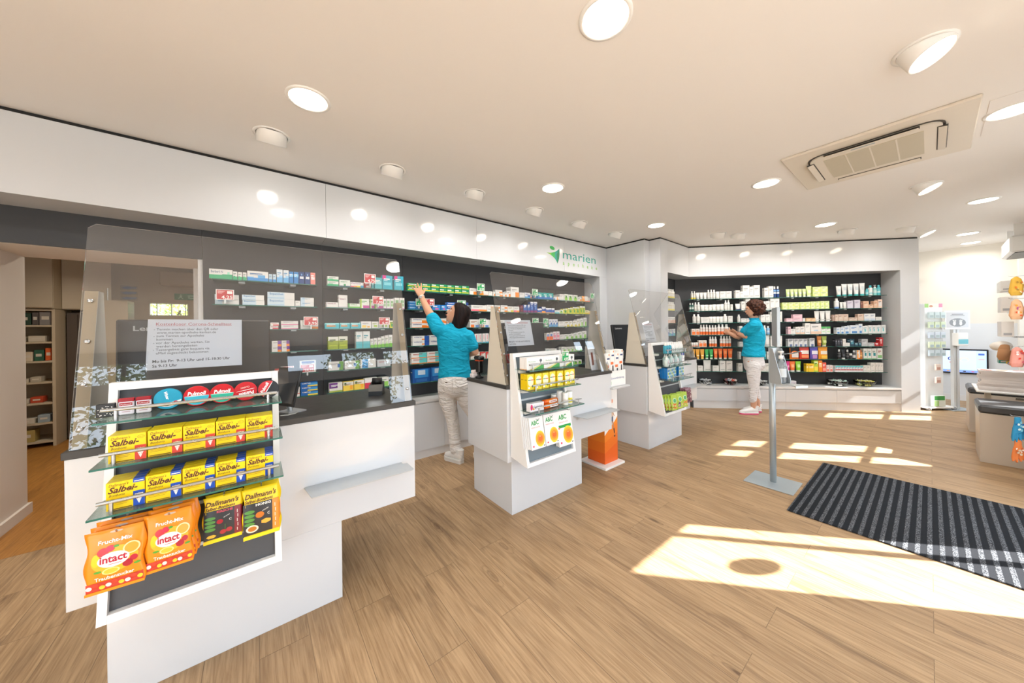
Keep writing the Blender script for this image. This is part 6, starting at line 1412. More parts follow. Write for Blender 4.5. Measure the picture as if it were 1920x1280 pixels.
def dr_berry(b, w, h):
    r_ = random.Random(9)
    for k in range(60): b.disc(w*r_.uniform(.08,.92), h*r_.uniform(.06,.85), w*.06, h*.035, mat(('#4a1f2a','#7a3a4a','#a87a86','#d9c4ca','#5f2a38')[k%5],.3), y=-.0001*k, n=8, rot=r_.uniform(0,3))
for q in range(3): bag('berry_bag', 3.835-.012*q, y3-.205+.022*q, .480, .14, .165, .022, mat('#8a5a66',.2), dr_berry, 'dark red berry bag at the right end of the third rack, %s from the front' % ordw(q), 'berry bags on the third rack', lean=-6)
# ---------------------------------------------------------------- people
def cloth_mat(name, c, sc_=14, st=.35, rough=.8, stretch=(1,1,2.2)):
    M, n, l, b = nodemat(name)
    tc = n.new('ShaderNodeTexCoord'); mp = n.new('ShaderNodeMapping'); mp.inputs['Scale'].default_value = stretch
    t = n.new('ShaderNodeTexNoise'); t.inputs['Scale'].default_value = sc_; t.inputs['Detail'].default_value = 2; t.inputs['Distortion'].default_value = .8
    l.new(tc.outputs['Object'], mp.inputs[0]); l.new(mp.outputs[0], t.inputs[0])
    bp = n.new('ShaderNodeBump'); bp.inputs['Strength'].default_value = st; bp.inputs['Distance'].default_value = .03; l.new(t.outputs[0], bp.inputs['Height']); l.new(bp.outputs[0], b.inputs['Normal'])
    b.inputs['Base Color'].default_value = lin(c); b.inputs['Roughness'].default_value = rough; b.inputs['Specular IOR Level'].default_value = .2
    return M
M_SHIRT = cloth_mat('turquoise_jersey', '#18a8cc', 8, .9)
M_TROU = cloth_mat('white_denim', '#ebe8e5', 13, .9, stretch=(1,1,2.8))
M_TROU2 = cloth_mat('white_stretch_denim', '#e9e7e8', 14, .8, stretch=(1,1,3))
M_SKIN = cloth_mat('skin', '#d3a184', 60, .04, .5, (1,1,1))
def hair_mat(name, c, c2, sc_, stretch):
    M, n, l, b = nodemat(name)
    tc = n.new('ShaderNodeTexCoord'); mp = n.new('ShaderNodeMapping'); mp.inputs['Scale'].default_value = stretch
    t = n.new('ShaderNodeTexNoise'); t.inputs['Scale'].default_value = sc_; t.inputs['Detail'].default_value = 4
    l.new(tc.outputs['Object'], mp.inputs[0]); l.new(mp.outputs[0], t.inputs[0])
    r = n.new('ShaderNodeValToRGB'); r.color_ramp.elements[0].color = lin(c); r.color_ramp.elements[1].color = lin(c2); b.inputs['Specular IOR Level'].default_value = .2; r.color_ramp.elements[0].position = .4; r.color_ramp.elements[1].position = .7
    l.new(t.outputs[0], r.inputs[0]); l.new(r.outputs[0], b.inputs['Base Color'])
    bp = n.new('ShaderNodeBump'); bp.inputs['Strength'].default_value = .8; bp.inputs['Distance'].default_value = .01; l.new(t.outputs[0], bp.inputs['Height']); l.new(bp.outputs[0], b.inputs['Normal'])
    b.inputs['Roughness'].default_value = .45
    return M
M_HAIR1 = hair_mat('dark_brown_hair', '#120b0b', '#2c1a16', 60, (1,1,.12))
M_HAIR2 = hair_mat('brown_curls', '#2c1812', '#5f3826', 45, (1,1,1))
def fuse(b, name, parent, vox, sm=4, loc=None):
    o = b.build(name, parent)
    r = o.modifiers.new('fuse', 'REMESH'); r.mode = 'VOXEL'; r.voxel_size = vox; r.use_smooth_shade = True
    s = o.modifiers.new('soften', 'SMOOTH'); s.factor = .5; s.iterations = sm
    return o
def limb(b, pts, rs, mt, n=14):
    # densely sampled, rounded ends so that joints blend
    P = [Vector(p) for p in pts]
    out, rr = [], []
    for i in range(len(P)-1):
        for k in range(5):
            f = k/5; out.append(P[i].lerp(P[i+1], f)); rr.append(rs[i]+(rs[i+1]-rs[i])*f)
    out.append(P[-1]); rr.append(rs[-1])
    d0 = (out[0]-out[1]).normalized(); d1 = (out[-1]-out[-2]).normalized()
    out = [out[0]+d0*rr[0]*.85, out[0]+d0*rr[0]*.5] + out + [out[-1]+d1*rr[-1]*.5, out[-1]+d1*rr[-1]*.85]
    rr = [rr[0]*.35, rr[0]*.8] + rr + [rr[-1]*.8, rr[-1]*.35]
    b.tube(out, rr, mt, n=n)
def hand(b, wrist, dirv, palm_n, side, mt, spread=.25, curl=.25, s=1.0):
    """palm and five separate fingers. dirv towards the fingertips, palm_n out of the palm, side towards the thumb"""
    d = Vector(dirv).normalized(); nrm = Vector(palm_n); nrm = (nrm - d*nrm.dot(d)).normalized(); t = Vector(side); t = (t - d*t.dot(d) - nrm*t.dot(nrm)).normalized()
    w = Vector(wrist)
    secs = []
    for f, hw, ht in ((0,.026,.019),(.3,.034,.016),(.7,.040,.014),(1.0,.038,.012)):
        secs.append((w + d*(.085*f*s), t*hw*s, nrm*ht*s))
    b.loft(secs, mt, n=14)
    base = w + d*.082*s
    for k, (off, L, sp) in enumerate(((.029,.072,.9),(.010,.080,.25),(-.010,.075,-.3),(-.028,.058,-1.0))):
        p0 = base + t*off*s - d*.012; dd = (d + t*sp*spread).normalized()
        p1 = p0 + dd*L*.45*s; p2 = p1 + (dd + nrm*curl).normalized()*L*.32*s; p3 = p2 + (dd + nrm*curl*2.2).normalized()*L*.26*s
        b.tube([p0,p1,p2,p3,p3+(p3-p2)*.25], [.0095*s,.0088*s,.0082*s,.0072*s,.003], mt, n=10)
    p0 = w + d*.022*s + t*.026*s; dd = (d*.62 + t*.78 + nrm*.25).normalized()
    p1 = p0 + dd*.036*s; p2 = p1 + (dd*.8 + d*.4).normalized()*.032*s
    b.tube([p0-dd*.01,p1,p2,p2+(p2-p1)*.5], [.0135*s,.0115*s,.0098*s,.005], mt, n=10)
def head(b, c, f, up, mt, s=1.0):
    f = Vector(f).normalized(); up = Vector(up); up = (up - f*up.dot(f)).normalized(); l = up.cross(f).normalized(); c = Vector(c)
    secs = []
    for z, hw, hf, of in ((-.112,.030,.030,.036),(-.100,.042,.045,.030),(-.075,.056,.066,.018),(-.045,.065,.080,.008),(0,.073,.093,0),(.04,.076,.098,-.006),(.08,.068,.088,-.010),(.105,.048,.062,-.012),(.118,.022,.03,-.012)):
        secs.append((c + up*z*s + f*of*s, l*hw*s, f*hf*s))
    b.loft(secs, mt, n=20)
    # nose, brow, lips, ears
    b.tube([c+f*.083*s+up*.018*s, c+f*.098*s-up*.012*s, c+f*.104*s-up*.028*s, c+f*.085*s-up*.036*s], [.007*s,.010*s,.012*s,.009*s], mt, n=8)
    b.tube([c+f*.088*s-up*.058*s-l*.018*s, c+f*.096*s-up*.058*s, c+f*.088*s-up*.058*s+l*.018*s], [.006*s,.008*s,.006*s], mt, n=8)
    for sg in (-1,1): b.loft([(c+l*sg*.072*s-f*.008*s-up*.03*s, f*.012*s, l*.006*s), (c+l*sg*.080*s-f*.014*s, f*.018*s, l*.007*s), (c+l*sg*.078*s-f*.014*s+up*.025*s, f*.012*s, l*.005*s)], mt, n=10)
    return f, up, l
def face_parts(t, c, f, up, l, glasses=False):
    c = Vector(c)
    W_m = mat('#f0ece8',.3); IR = mat('#3a2a20',.3); LIP = mat('#b0625a',.5); BR = mat('#33231c',.7)
    for sg, nm in ((-1,'eye'),(1,'eye')):
        b = MB(); p = c + f*.079 + l*sg*.031 + up*.006
        b.loft([(p-f*.008, l*.012, up*.008),(p, l*.011, up*.007),(p+f*.003, l*.006, up*.004)], W_m, n=12)
        b.loft([(p+f*.003, l*.005, up*.005),(p+f*.0045, l*.003, up*.003)], IR, n=10); b.build('eye', t)
        b = MB(); q = c + f*.086 + l*sg*.032 + up*.026; b.tube([q-l*.016, q+up*.004, q+l*.016-f*.006], [.003,.004,.002], BR, n=6); b.build('eyebrow', t)
    b = MB(); q = c + f*.0985 - up*.058; b.tube([q-l*.017-f*.009, q, q+l*.017-f*.009], [.003,.005,.003], LIP, n=6); b.build('lips', t)
    if glasses:
        b = MB()
        for sg in (-1,1):
            p = c + f*.105 + l*sg*.032 + up*.004; ring = []
            for k in range(15): a = 2*math.pi*k/14; ring.append(p + l*.024*math.cos(a) + up*.017*math.sin(a))
            b.tube(ring, .0014, M_BLACK, n=6); b.tube([p+l*sg*.024, c+l*sg*.082-f*.005+up*.012], .0014, M_BLACK, n=6)
        b.tube([c+f*.106-l*.008+up*.008, c+f*.106+l*.008+up*.008], .0014, M_BLACK, n=6); b.build('glasses', t)
def sneaker(t, heel, toe, accent, sole_h=.028):
    h = Vector(heel); tt = Vector(toe); d = (tt-h); L = d.length; d.normalize(); s = Vector((-d.y, d.x, 0))
    b = MB(); secs = []
    for f, hw, hh in ((0,.022,.035),(.08,.034,.05),(.3,.036,.052),(.5,.039,.040),(.75,.046,.028),(.92,.036,.022),(1.0,.016,.016)):
        c = h + d*L*f + Vector((0,0,sole_h+hh)); secs.append((c, s*hw, Vector((0,0,hh))))
    b.loft(secs, mat('#ecebe9',.6), n=16)
    c = h + d*L*.16; b.loft([(c+Vector((0,0,sole_h+.06)), s*.034, d*.05), (c+Vector((0,0,sole_h+.105)), s*.036, d*.055)], mat('#ecebe9',.6), n=16)
    o = b.build('shoe', t)
    b = MB(); p = []
    for f, hw in ((0,.024),(.05,.034),(.3,.037),(.6,.042),(.8,.048),(.95,.036),(1.02,.012)): p.append(h + d*L*f + s*hw)
    for f, hw in ((1.02,.012),(.95,.036),(.8,.048),(.6,.042),(.3,.037),(.05,.034),(0,.024)): p.append(h + d*L*f - s*hw)
    b.prism([(q.x,q.y) for q in p], h.z+.0006, h.z+sole_h, mat(accent,.6)); b.prism([(q.x,q.y) for q in p], h.z+sole_h+.0003, h.z+sole_h+.010, mat('#f2f2f0',.6)); b.build('sole', o)
    b = MB()
    for k in range(4):
        c = h + d*L*(.42+.08*k) + Vector((0,0,sole_h+.088-.013*k)); b.tube([c-s*.02, c+s*.02], .003, M_WHITE, n=6)
    b.build('laces', o)
    b = MB(); c = h + d*L*.05 + Vector((0,0,sole_h+.055)); b.loft([(c-Vector((0,0,.03)), s*.026, d*.022), (c+Vector((0,0,.025)), s*.024, d*.016)], mat(accent,.6), n=12); b.build('heel_patch', o)

# first assistant: back to the camera, left arm reaching up to the green boxes
t = empty('person', (0,0,0)); tag(t, 'person in turquoise polo shirt and white trousers reaching up to green boxes', 'person')
Rv = Vector((.787,-.617,0)); Gv = Vector((.617,.787,0)); Z = Vector((0,0,1))
def A(r, g, z): return Vector((1.60,3.0,0)) + Rv*r + Gv*g + Z*z
sh = MB()
sh.loft([(A(.0,0,.845), Rv*.172, Gv*.120), (A(.0,0,.90), Rv*.170, Gv*.120),(A(-.003,0,1.0), Rv*.155, Gv*.105),(A(-.006,0,1.12), Rv*.160, Gv*.105),(A(-.008,0,1.22), Rv*.170, Gv*.105),(A(-.010,0,1.30), Rv*.172, Gv*.095),(A(-.010,0,1.36), Rv*.135, Gv*.075),(A(.0,.01,1.405), Rv*.08, Gv*.065)], M_SHIRT, n=24)
SL, SR = A(-.150,-.03,1.345), A(.138,.01,1.285)
EL = Vector((1.392,3.165,1.545)); WL = Vector((1.368,3.285,1.700))
ER = Vector((1.775,2.885,1.115)); WR = Vector((1.765,3.10,1.065))
limb(sh, [SL, SL.lerp(EL,.62)], [.078,.066], M_SHIRT); limb(sh, [SR, SR.lerp(ER,.70)], [.066,.060], M_SHIRT)
fuse(sh, 'shirt', t, .010, 3)
b = MB(); b.loft([(A(.0,.015,1.395), Rv*.062, Gv*.058),(A(.004,.02,1.425), Rv*.058, Gv*.052)], M_SHIRT, n=20); b.build('collar', t)
bd = MB()
bd.loft([(A(0,0,.80), Rv*.14, Gv*.10),(A(0,0,1.0), Rv*.13, Gv*.09),(A(0,0,1.25), Rv*.15, Gv*.085),(A(0,0,1.35), Rv*.12, Gv*.06)], M_SKIN, n=18)
HC = A(.030,.015,1.500)
limb(bd, [A(0,.005,1.34), A(.012,.012,1.42)], [.056,.052], M_SKIN)
limb(bd, [SL, EL, WL], [.050,.040,.026], M_SKIN); limb(bd, [SR, ER, WR], [.048,.040,.027], M_SKIN)
hf, hup, hl = head(bd, HC, (-.62,.25,.38), (-.12,-.12,1), M_SKIN, .98)
hand(bd, WL, (-.24,.30,.90), (.25,.93,-.2), (1,-.3,.25), M_SKIN, spread=.42, curl=.15)
hand(bd, WR, (-.1,.95,.1), (0,-.1,-1), (-1,0,0), M_SKIN)
limb(bd, [A(-.075,.02,.82), A(-.03,.0,.44), A(0,0,.09)], [.080,.05,.036], M_SKIN)
limb(bd, [A(.075,-.02,.82), A(.19,.02,.47), A(.30,-.08,.12)], [.080,.05,.036], M_SKIN)
fuse(bd, 'body', t, .0055, 2)
face_parts(t, HC, hf, hup, hl)
tr = MB()
tr.loft([(A(0,0,.93), Rv*.150, Gv*.108),(A(0,0,.86), Rv*.168, Gv*.125),(A(0,-.01,.78), Rv*.175, Gv*.132),(A(0,-.005,.71), Rv*.165, Gv*.120),(A(0,0,.67), Rv*.12, Gv*.09)], M_TROU, n=24)
limb(tr, [A(-.080,.0,.76), A(-.078,.005,.62), A(-.035,.01,.44), A(-.012,.0,.28), A(.0,.0,.115)], [.098,.088,.066,.060,.058], M_TROU)
limb(tr, [A(.080,-.01,.76), A(.12,.0,.62), A(.19,.02,.47), A(.25,-.02,.30), A(.30,-.08,.15)], [.098,.088,.066,.060,.056], M_TROU)
fuse(tr, 'trousers', t, .010, 3)
b = MB(); b.tube([A(-.115,-.128,.80), A(-.04,-.150,.775)], .0025, mat('#c9c2ba',.7), n=6); b.tube([A(.05,-.150,.775), A(.13,-.128,.80)], .0025, mat('#c9c2ba',.7), n=6)
b.tube([A(0,-.140,.86), A(0,-.145,.72)], .002, mat('#c9c2ba',.7), n=6); b.build('pocket_seam', t)
b = MB(); pl_ = A(-.06,-.140,.83); b.loft([(pl_, Rv*.014, Z*.006),(pl_-Gv*.003, Rv*.013, Z*.005)], mat('#6a5a4a',.6), n=8); b.build('trouser_badge', t)
sneaker(t, A(.075,-.06,.0), A(-.120,.085,.0), '#dcd9d4', .032)
sneaker(t, A(.33,-.14,.04), A(.20,.04,.0), '#dcd9d4', .032)
hr = MB()
hb = HC - hf*.018
hr.loft([(hb+hup*.130, hl*.03, hf*.035),(hb+hup*.118, hl*.068, hf*.08),(hb+hup*.08, hl*.093, hf*.103),(hb+hup*.03-hf*.012, hl*.103, hf*.100),(hb-hup*.03-hf*.030, hl*.110, hf*.092),(hb-hup*.09-hf*.045, hl*.112, hf*.085),(hb-hup*.135-hf*.050, hl*.104, hf*.075),(hb-hup*.155-hf*.05, hl*.075, hf*.05)], M_HAIR1, n=28)
o = hr.build('hair', t)
o.modifiers.new('s','SUBSURF').levels = 1; o.modifiers['s'].render_levels = 2
b = MB(); d_ = (WL-EL).normalized(); a_ = d_.orthogonal().normalized(); q_ = d_.cross(a_)
for off in (0,):
    c = WL - d_*.012; b.tube([c + (a_*math.cos(w)+q_*math.sin(w))*.028 for w in [2*math.pi*k/16 for k in range(17)]], .006, M_WHITE, n=8)
c = WL - d_*.012 - Gv*.028; b.loft([(c, Rv*.018, d_*.018),(c-Gv*.008, Rv*.016, d_*.016)], M_STEEL, n=16); b.build('wristwatch', t)

# second assistant: left profile, putting orange bottles on the cosmetics shelf
t = empty('person', (0,0,0)); tag(t, 'person in turquoise polo, glasses and white cropped trousers sorting orange bottles', 'person')
fv = Vector((-.699,.715,0)); lv = Vector((-.715,-.699,0))
def B2(a, b_, z): return Vector((6.02,1.72,0)) + fv*a + lv*b_ + Z*z
f2 = (fv*math.cos(math.radians(27)) - lv*math.sin(math.radians(27))).normalized(); l2 = (lv*math.cos(math.radians(27)) + fv*math.sin(math.radians(27))).normalized()
sh = MB()
sh.loft([(B2(-.04,0,.875), f2*.152, l2*.192),(B2(-.045,0,.93), f2*.150, l2*.190),(B2(-.052,0,1.03), f2*.132, l2*.170),(B2(-.058,0,1.15), f2*.146, l2*.182),(B2(-.060,0,1.25), f2*.138, l2*.185),(B2(-.072,0,1.34), f2*.102, l2*.165),(B2(-.075,0,1.40), f2*.078, l2*.11),(B2(-.070,0,1.445), f2*.062, l2*.07)], M_SHIRT, n=24)
SL, SR = B2(.010,.150,1.355), B2(-.130,-.150,1.355)
EL = B2(.055,.06,1.165); WL = B2(.090,-.16,1.225); ER = B2(.07,-.20,1.165); WR = B2(.17,-.26,1.235)
limb(sh, [SL, SL.lerp(EL,.62)], [.084,.074], M_SHIRT); limb(sh, [SR, SR.lerp(ER,.55)], [.080,.072], M_SHIRT)
fuse(sh, 'shirt', t, .010, 3)
b = MB(); b.loft([(B2(-.068,0,1.430), f2*.062, l2*.064),(B2(-.060,0,1.468), f2*.066, l2*.066)], M_SHIRT, n=20); b.build('collar', t)
bd = MB()
bd.loft([(B2(-.04,0,.80), f2*.12, l2*.17),(B2(-.05,0,1.0), f2*.11, l2*.15),(B2(-.06,0,1.25), f2*.10, l2*.16),(B2(-.07,0,1.38), f2*.07, l2*.12)], M_SKIN, n=18)
HC = B2(-.050,0,1.600)
limb(bd, [B2(-.07,0,1.40), B2(-.055,0,1.51)], [.056,.053], M_SKIN)
limb(bd, [SL, EL, WL], [.052,.043,.028], M_SKIN); limb(bd, [SR, ER, WR], [.050,.042,.028], M_SKIN)
hf, hup, hl = head(bd, HC, (fv*.93 - lv*.25 - Z*.12), Z, M_SKIN, .98)
hand(bd, WL, (B2(.118,-.30,1.262)-WL), (fv*.6 - lv*.3 - Z*.2), (0,0,1), M_SKIN, spread=.12, curl=.45)
hand(bd, WR, (B2(.19,-.36,1.27)-WR), (-fv*.6 - lv*.3 - Z*.2), (0,0,1), M_SKIN, spread=.12, curl=.45)
limb(bd, [B2(.0,.08,.80), B2(-.012,.07,.40), B2(.0,.07,.10)], [.085,.055,.036], M_SKIN)
limb(bd, [B2(-.08,-.08,.80), B2(-.10,-.08,.40), B2(-.138,-.07,.09)], [.085,.055,.036], M_SKIN)
fuse(bd, 'body', t, .0055, 2)
face_parts(t, HC, hf, hup, hl, True)
tr = MB()
tr.loft([(B2(-.045,0,.92), f2*.130, l2*.165),(B2(-.045,0,.84), f2*.132, l2*.170),(B2(-.055,0,.76), f2*.138, l2*.172),(B2(-.05,0,.69), f2*.122, l2*.160),(B2(-.045,0,.66), f2*.10, l2*.12)], M_TROU2, n=24)
limb(tr, [B2(.0,.085,.76), B2(.005,.08,.60), B2(-.002,.075,.40), B2(.008,.07,.21)], [.098,.084,.062,.050], M_TROU2)
limb(tr, [B2(-.085,-.085,.76), B2(-.10,-.08,.60), B2(-.105,-.08,.40), B2(-.135,-.075,.22)], [.098,.084,.060,.048], M_TROU2)
fuse(tr, 'trousers', t, .010, 3)
sneaker(t, B2(-.06,.07,0), B2(.195,.07,0), '#d8407a', .02)
sneaker(t, B2(-.185,-.07,0), B2(.065,-.09,0), '#d8407a', .02)
hr = MB(); r_ = random.Random(11)
hb = HC - hf*.03 + hup*.015
hr.loft([(hb-hup*.10, hl*.05, hf*.05),(hb-hup*.05, hl*.085, hf*.085),(hb, hl*.10, hf*.105),(hb+hup*.06, hl*.10, hf*.11),(hb+hup*.105, hl*.07, hf*.08)], M_HAIR2, n=20)
k = 0
while k < 190:
    v = Vector((r_.gauss(0,1), r_.gauss(0,1), r_.gauss(0,1))).normalized()
    if v.dot(hf) > .35 and v.dot(hup) < .62: continue
    if v.dot(hup) < -.85: continue
    c = hb + hl*v.dot(Vector((1,0,0)))*0
    p = hb + (hl*(v@hl) if False else hl*v.dot(hl))*.112 + hf*v.dot(hf)*.118 + hup*v.dot(hup)*.125
    rad = r_.uniform(.014,.024)
    hr.lathe([(rad*math.sin(math.pi*q/6), -rad*math.cos(math.pi*q/6)) for q in range(7)], M_HAIR2, c=tuple(p), n=8)
    k += 1
fuse(hr, 'hair', t, .0065, 1)
b = MB(); d_ = (WL-EL).normalized(); a_ = d_.orthogonal().normalized(); q_ = d_.cross(a_); c = WL - d_*.015
b.tube([c + (a_*math.cos(w)+q_*math.sin(w))*.030 for w in [2*math.pi*k/16 for k in range(17)]], .005, mat('#8a4a3a',.4), n=8); b.build('bracelet', t)
# ---------------------------------------------------------------- things on the counters
def monitor(x, y, z0, w, h, rz, tilt, label, word=True, stand=True):
    t = empty('monitor', (x, y, .9405), rz); tag(t, label, 'monitor')
    Mx = Matrix.Translation((0,0,z0-.9405)) @ Matrix.Rotation(math.radians(tilt), 4, 'X')
    b = MB(Mx); b.box(-w/2,w/2,0,.03,0,h,M_BLACK if not word or True else M_BLACK,c=.006); b.build('back_shell', t)
    b = MB(Mx); b.box(-w/2+.012,w/2-.012,.0302,.0312,.012,h-.012,mat('#1a1c20',.1)); b.build('screen', t)
    if word:
        b = MB(Mx); b.text('Lenovo', .030, -w/2+.05, h*.82, mat('#c9cbcd',.4), y=-.0008, bold=.02, w=.12); b.build('maker_name', t)
    b = MB(); b.box(-.03,.03,.01,.03,.005,z0-.9405+h*.4,M_BLACK) if False else b.box(-.035,.035,.034,.05,.008,z0-.9405+h*.35,M_BLACK); b.box(-.12,.12,-.06,.13,0,.008,M_BLACK); b.build('foot', t)
monitor(-.205, 2.13, 1.135, .53, .275, 0, -3, 'black monitor seen from behind on the first counter')
monitor(1.80, 2.13, 1.125, .50, .275, 0, -4, 'black monitor seen from behind on the second counter')
monitor(3.70, 2.34, 1.06, .48, .33, math.radians(-8), -10, 'black monitor seen from behind on the third counter')
# customer display tablet beside the sweets rack
t = empty('customer_display', (.10, 1.99, .9405), math.radians(-62)); tag(t, 'small tilted customer display beside the sweets rack', 'display')
Mx = Matrix.Translation((0,0,.04)) @ Matrix.Rotation(math.radians(-14), 4, 'X')
b = MB(Mx); b.box(-.09,.09,-.004,.006,0,.19,M_BLACK,c=.003); b.build('tablet', t)
b = MB(Mx); b.box(-.078,.078,-.0056,-.0042,.015,.175,mat('#55595e',.12)); b.build('glass', t)
b = MB(); b.box(-.05,.05,.0,.09,0,.006,M_STEEL2); b.tube([(0,.04,.006),(0,.03,.06)], .012, M_STEEL2, n=12); b.build('stand', t)
b = MB(); b.tube([(.09,1.93,.945),(.12,1.925,.944),(.15,1.94,.944),(.165,1.97,.944),(.15,1.995,.944),(.12,1.99,.944)], .0025, mat('#cfcfc8',.5), n=6); tag(b.build('cable'), 'short pale cable loop lying beside the customer display', 'cable')
# card reader
t = empty('card_reader', (.585, 2.14, .9405), math.radians(-25)); tag(t, 'black card reader with chrome front on the first counter', 'card reader')
b = MB(); b.xprism([(0,0),(.10,0),(.10,.075),(.03,.06),(0,.03)], -.04, .04, M_BLACK); b.build('housing', t)
b = MB(); b.xprism([(-.004,.028),(.0,.031),(.03,.0615),(.026,.066)], -.041, .041, mat('#9a9ea2',.15,1.0)); b.build('chrome_band', t)
b = MB(); b.lathe([(.0,-.028),(.022,-.028),(.022,.028),(.0,.028)], M_BLACK, c=(0,.07,.082), ax='x', n=20); b.build('paper_roll_cover', t)
# scanner, bag, cable behind the second counter's left post
t = empty('barcode_scanner', (1.475, 2.335, .9405)); tag(t, 'black barcode scanner standing on the left end of the second counter', 'scanner')
MB().lathe([(0,0),(.035,0),(.035,.012),(.012,.02),(.012,.045),(.0,.045)], M_BLACK, n=20).build('stand', t)
b = MB(); b.box(-.022,.022,-.03,.03,.045,.15,M_BLACK,c=.008); b.build('grip', t); b = MB(); b.box(-.03,.03,-.045,.045,.151,.185,M_BLACK,c=.01); b.build('head', t); b = MB(); b.box(-.0222,.0222,-.0302,.0302,.142,.149,mat('#d8502a',.4)); b.build('trim_band', t)
b = MB(); b.box(0,.05,0,.05,0,.035,mat('#e6ddda',.5),c=.006); b.box(.01,.06,.01,.05,.0352,.062,mat('#e9d9d4',.5),c=.006); tag(b.build('pill_pack', None, (1.425,2.36,.9405)), 'small crumpled pale packs beside the barcode scanner', 'packs')
b = MB(); b.box(0,.11,0,.07,0,.14,mat('#dfe0e6',.45),c=.004); b.build('bag_body'); o = bpy.data.objects['bag_body']; o.name = 'paper_bag'; o.location = (1.475,2.0,.9405); tag(o, 'white paper bag with red goods behind the left post of the second counter', 'bag')
b = MB(); b.box(0,.075,0,.04,0,.07,mat('#c8322e',.3),c=.006); q = b.build('red_goods', o, (.02,.015,.1405))
b = MB(); b.tube([(1.50,1.985,1.22),(1.50,1.99,1.17),(1.52,2.0,1.12),(1.56,2.02,1.09),(1.62,2.05,1.08)], .003, mat('#b8bcc0',.4), n=6); b.box(1.492,1.508,1.975,1.99,1.18,1.235,mat('#7a7c80',.4)); tag(b.build('scanner_cable'), 'grey cable with plug hanging behind the second acrylic screen', 'cable')
# brochure holders by the right posts
def holder(x, y, label, rz=0):
    t = empty('brochure_holder', (x, y, .9405), rz); tag(t, label, 'brochure holder', 'clear brochure holders')
    b = MB(); b.add([(0,0,0),(.11,0,0),(.11,.05,.23),(0,.05,.23)],[(0,1,2,3)],M_ACRYL); b.add([(0,-.03,.0),(.11,-.03,0),(.11,-.012,.10),(0,-.012,.10)],[(0,1,2,3)],M_ACRYL)
    b.tube([(0,-.03,0),(0,0,0),(0,.05,.23),(.11,.05,.23),(.11,0,0),(.11,-.03,0),(0,-.03,0)], .0016, M_ACREDGE, n=4); b.build('acrylic', t)
    b = MB(); b.add([(.006,-.006,.003),(.104,-.006,.003),(.104,.042,.215),(.006,.042,.215)],[(0,1,2,3)],mat('#e6e6e6',.5)); b.add([(.03,.004,.05),(.06,.004,.05),(.07,.03,.17),(.04,.03,.17)],[(0,1,2,3)],mat('#8a4a3a',.5)) ; b.build('brochures', t)
holder(2.50, 1.99, 'clear brochure holder at the right post of the second counter')
holder(4.42, 2.03, 'clear brochure holder at the right post of the third counter')
b = MB(); b.box(0,.08,0,.05,0,.03,mat('#1f6fa8',.4)); b.box(.004,.07,0,.05,.0305,.05,mat('#e4eef4',.4)); b.box(0,.075,0,.05,.0505,.08,mat('#2a86b8',.4)); tag(b.build('blue_pack_stack', None, (3.40,2.36,.9405)), 'small stack of blue packs on the left end of the third counter', 'packs')
b = MB(); b.box(0,.10,0,.06,0,.11,mat('#2c2d30',.5),c=.004); b.box(.02,.06,-.001,.0,.04,.08,mat('#d8d8d8',.4)); tag(b.build('pen_box', None, (3.42,2.02,.9405)), 'dark box with white label behind the third acrylic screen', 'box')

# orange and white cardboard floor display between second and third counter
t = empty('floor_display', (2.575, 1.885, 0), math.radians(0)); tag(t, 'orange and white cardboard floor display with running figure', 'floor display')
b = MB(); b.box(0,.31,0,.31,.0006,.022,M_WHITE,c=.002); b.build('base_board', t)
OM, n, l, bb = nodemat('orange_shaded_print')
tc = n.new('ShaderNodeTexCoord'); sp_ = n.new('ShaderNodeSeparateXYZ'); l.new(tc.outputs['Object'], sp_.inputs[0])
ad = n.new('ShaderNodeMath'); ad.operation = 'MULTIPLY_ADD'; ad.inputs[1].default_value = -.35; l.new(sp_.outputs[0], ad.inputs[0]); l.new(sp_.outputs[2], ad.inputs[2])
r = n.new('ShaderNodeValToRGB'); r.color_ramp.interpolation = 'CONSTANT'
cols = ['#e8641e','#ec741f','#f08222','#f29026','#f59c2c']
el = r.color_ramp.elements; el[0].color = lin(cols[0]); el[0].position = 0; el[1].color = lin(cols[-1]); el[1].position = .42
for k, p_ in enumerate((.10,.20,.30)): e_ = el.new(p_); e_.color = lin(cols[k+1])
l.new(ad.outputs[0], r.inputs[0]); l.new(r.outputs[0], bb.inputs['Base Color']); bb.inputs['Roughness'].default_value = .4
b = MB(); b.box(.075,.285,.065,.27,.0225,.78,M_WHITE); 
b.add([(.075,.0645,.0225),(.245,.0645,.0225),(.245,.0645,.42),(.075,.0645,.30)],[(0,1,2,3)],OM)
b.add([(.2855,.0645,.0225),(.2855,.27,.0225),(.2855,.27,.46),(.2855,.0645,.46)],[(0,1,2,3)],OM)
b.add([(.245,.0646,.0225),(.2852,.0646,.0225),(.2852,.0646,.46),(.245,.0646,.42)],[(0,1,2,3)],OM)
b.add([(.0745,.0645,.0225),(.0745,.0645,.46),(.0745,.27,.46),(.0745,.27,.0225)],[(0,1,2,3)],OM)
b.build('column', t)
b = MB(); b.text('medi', .04, .10, .70, mat('#4a5a86',.5), y=.064); b.disc(.12,.62,.012,.016,mat('#e8a080',.5),y=.064); b.disc(.20,.62,.014,.02,mat('#e8a080',.5),y=.064)
sk = mat('#c08a68',.5); gb = mat('#4a5a78',.5)
b.disc(.195,.545,.010,.013,mat('#6a4a38',.5),y=.0638,n=14); b.poly([(.182,.53),(.208,.53),(.212,.47),(.188,.46)], mat('#d9b89a',.5), y=.0637); b.poly([(.186,.462),(.214,.47),(.212,.42),(.180,.415)], gb, y=.0636)
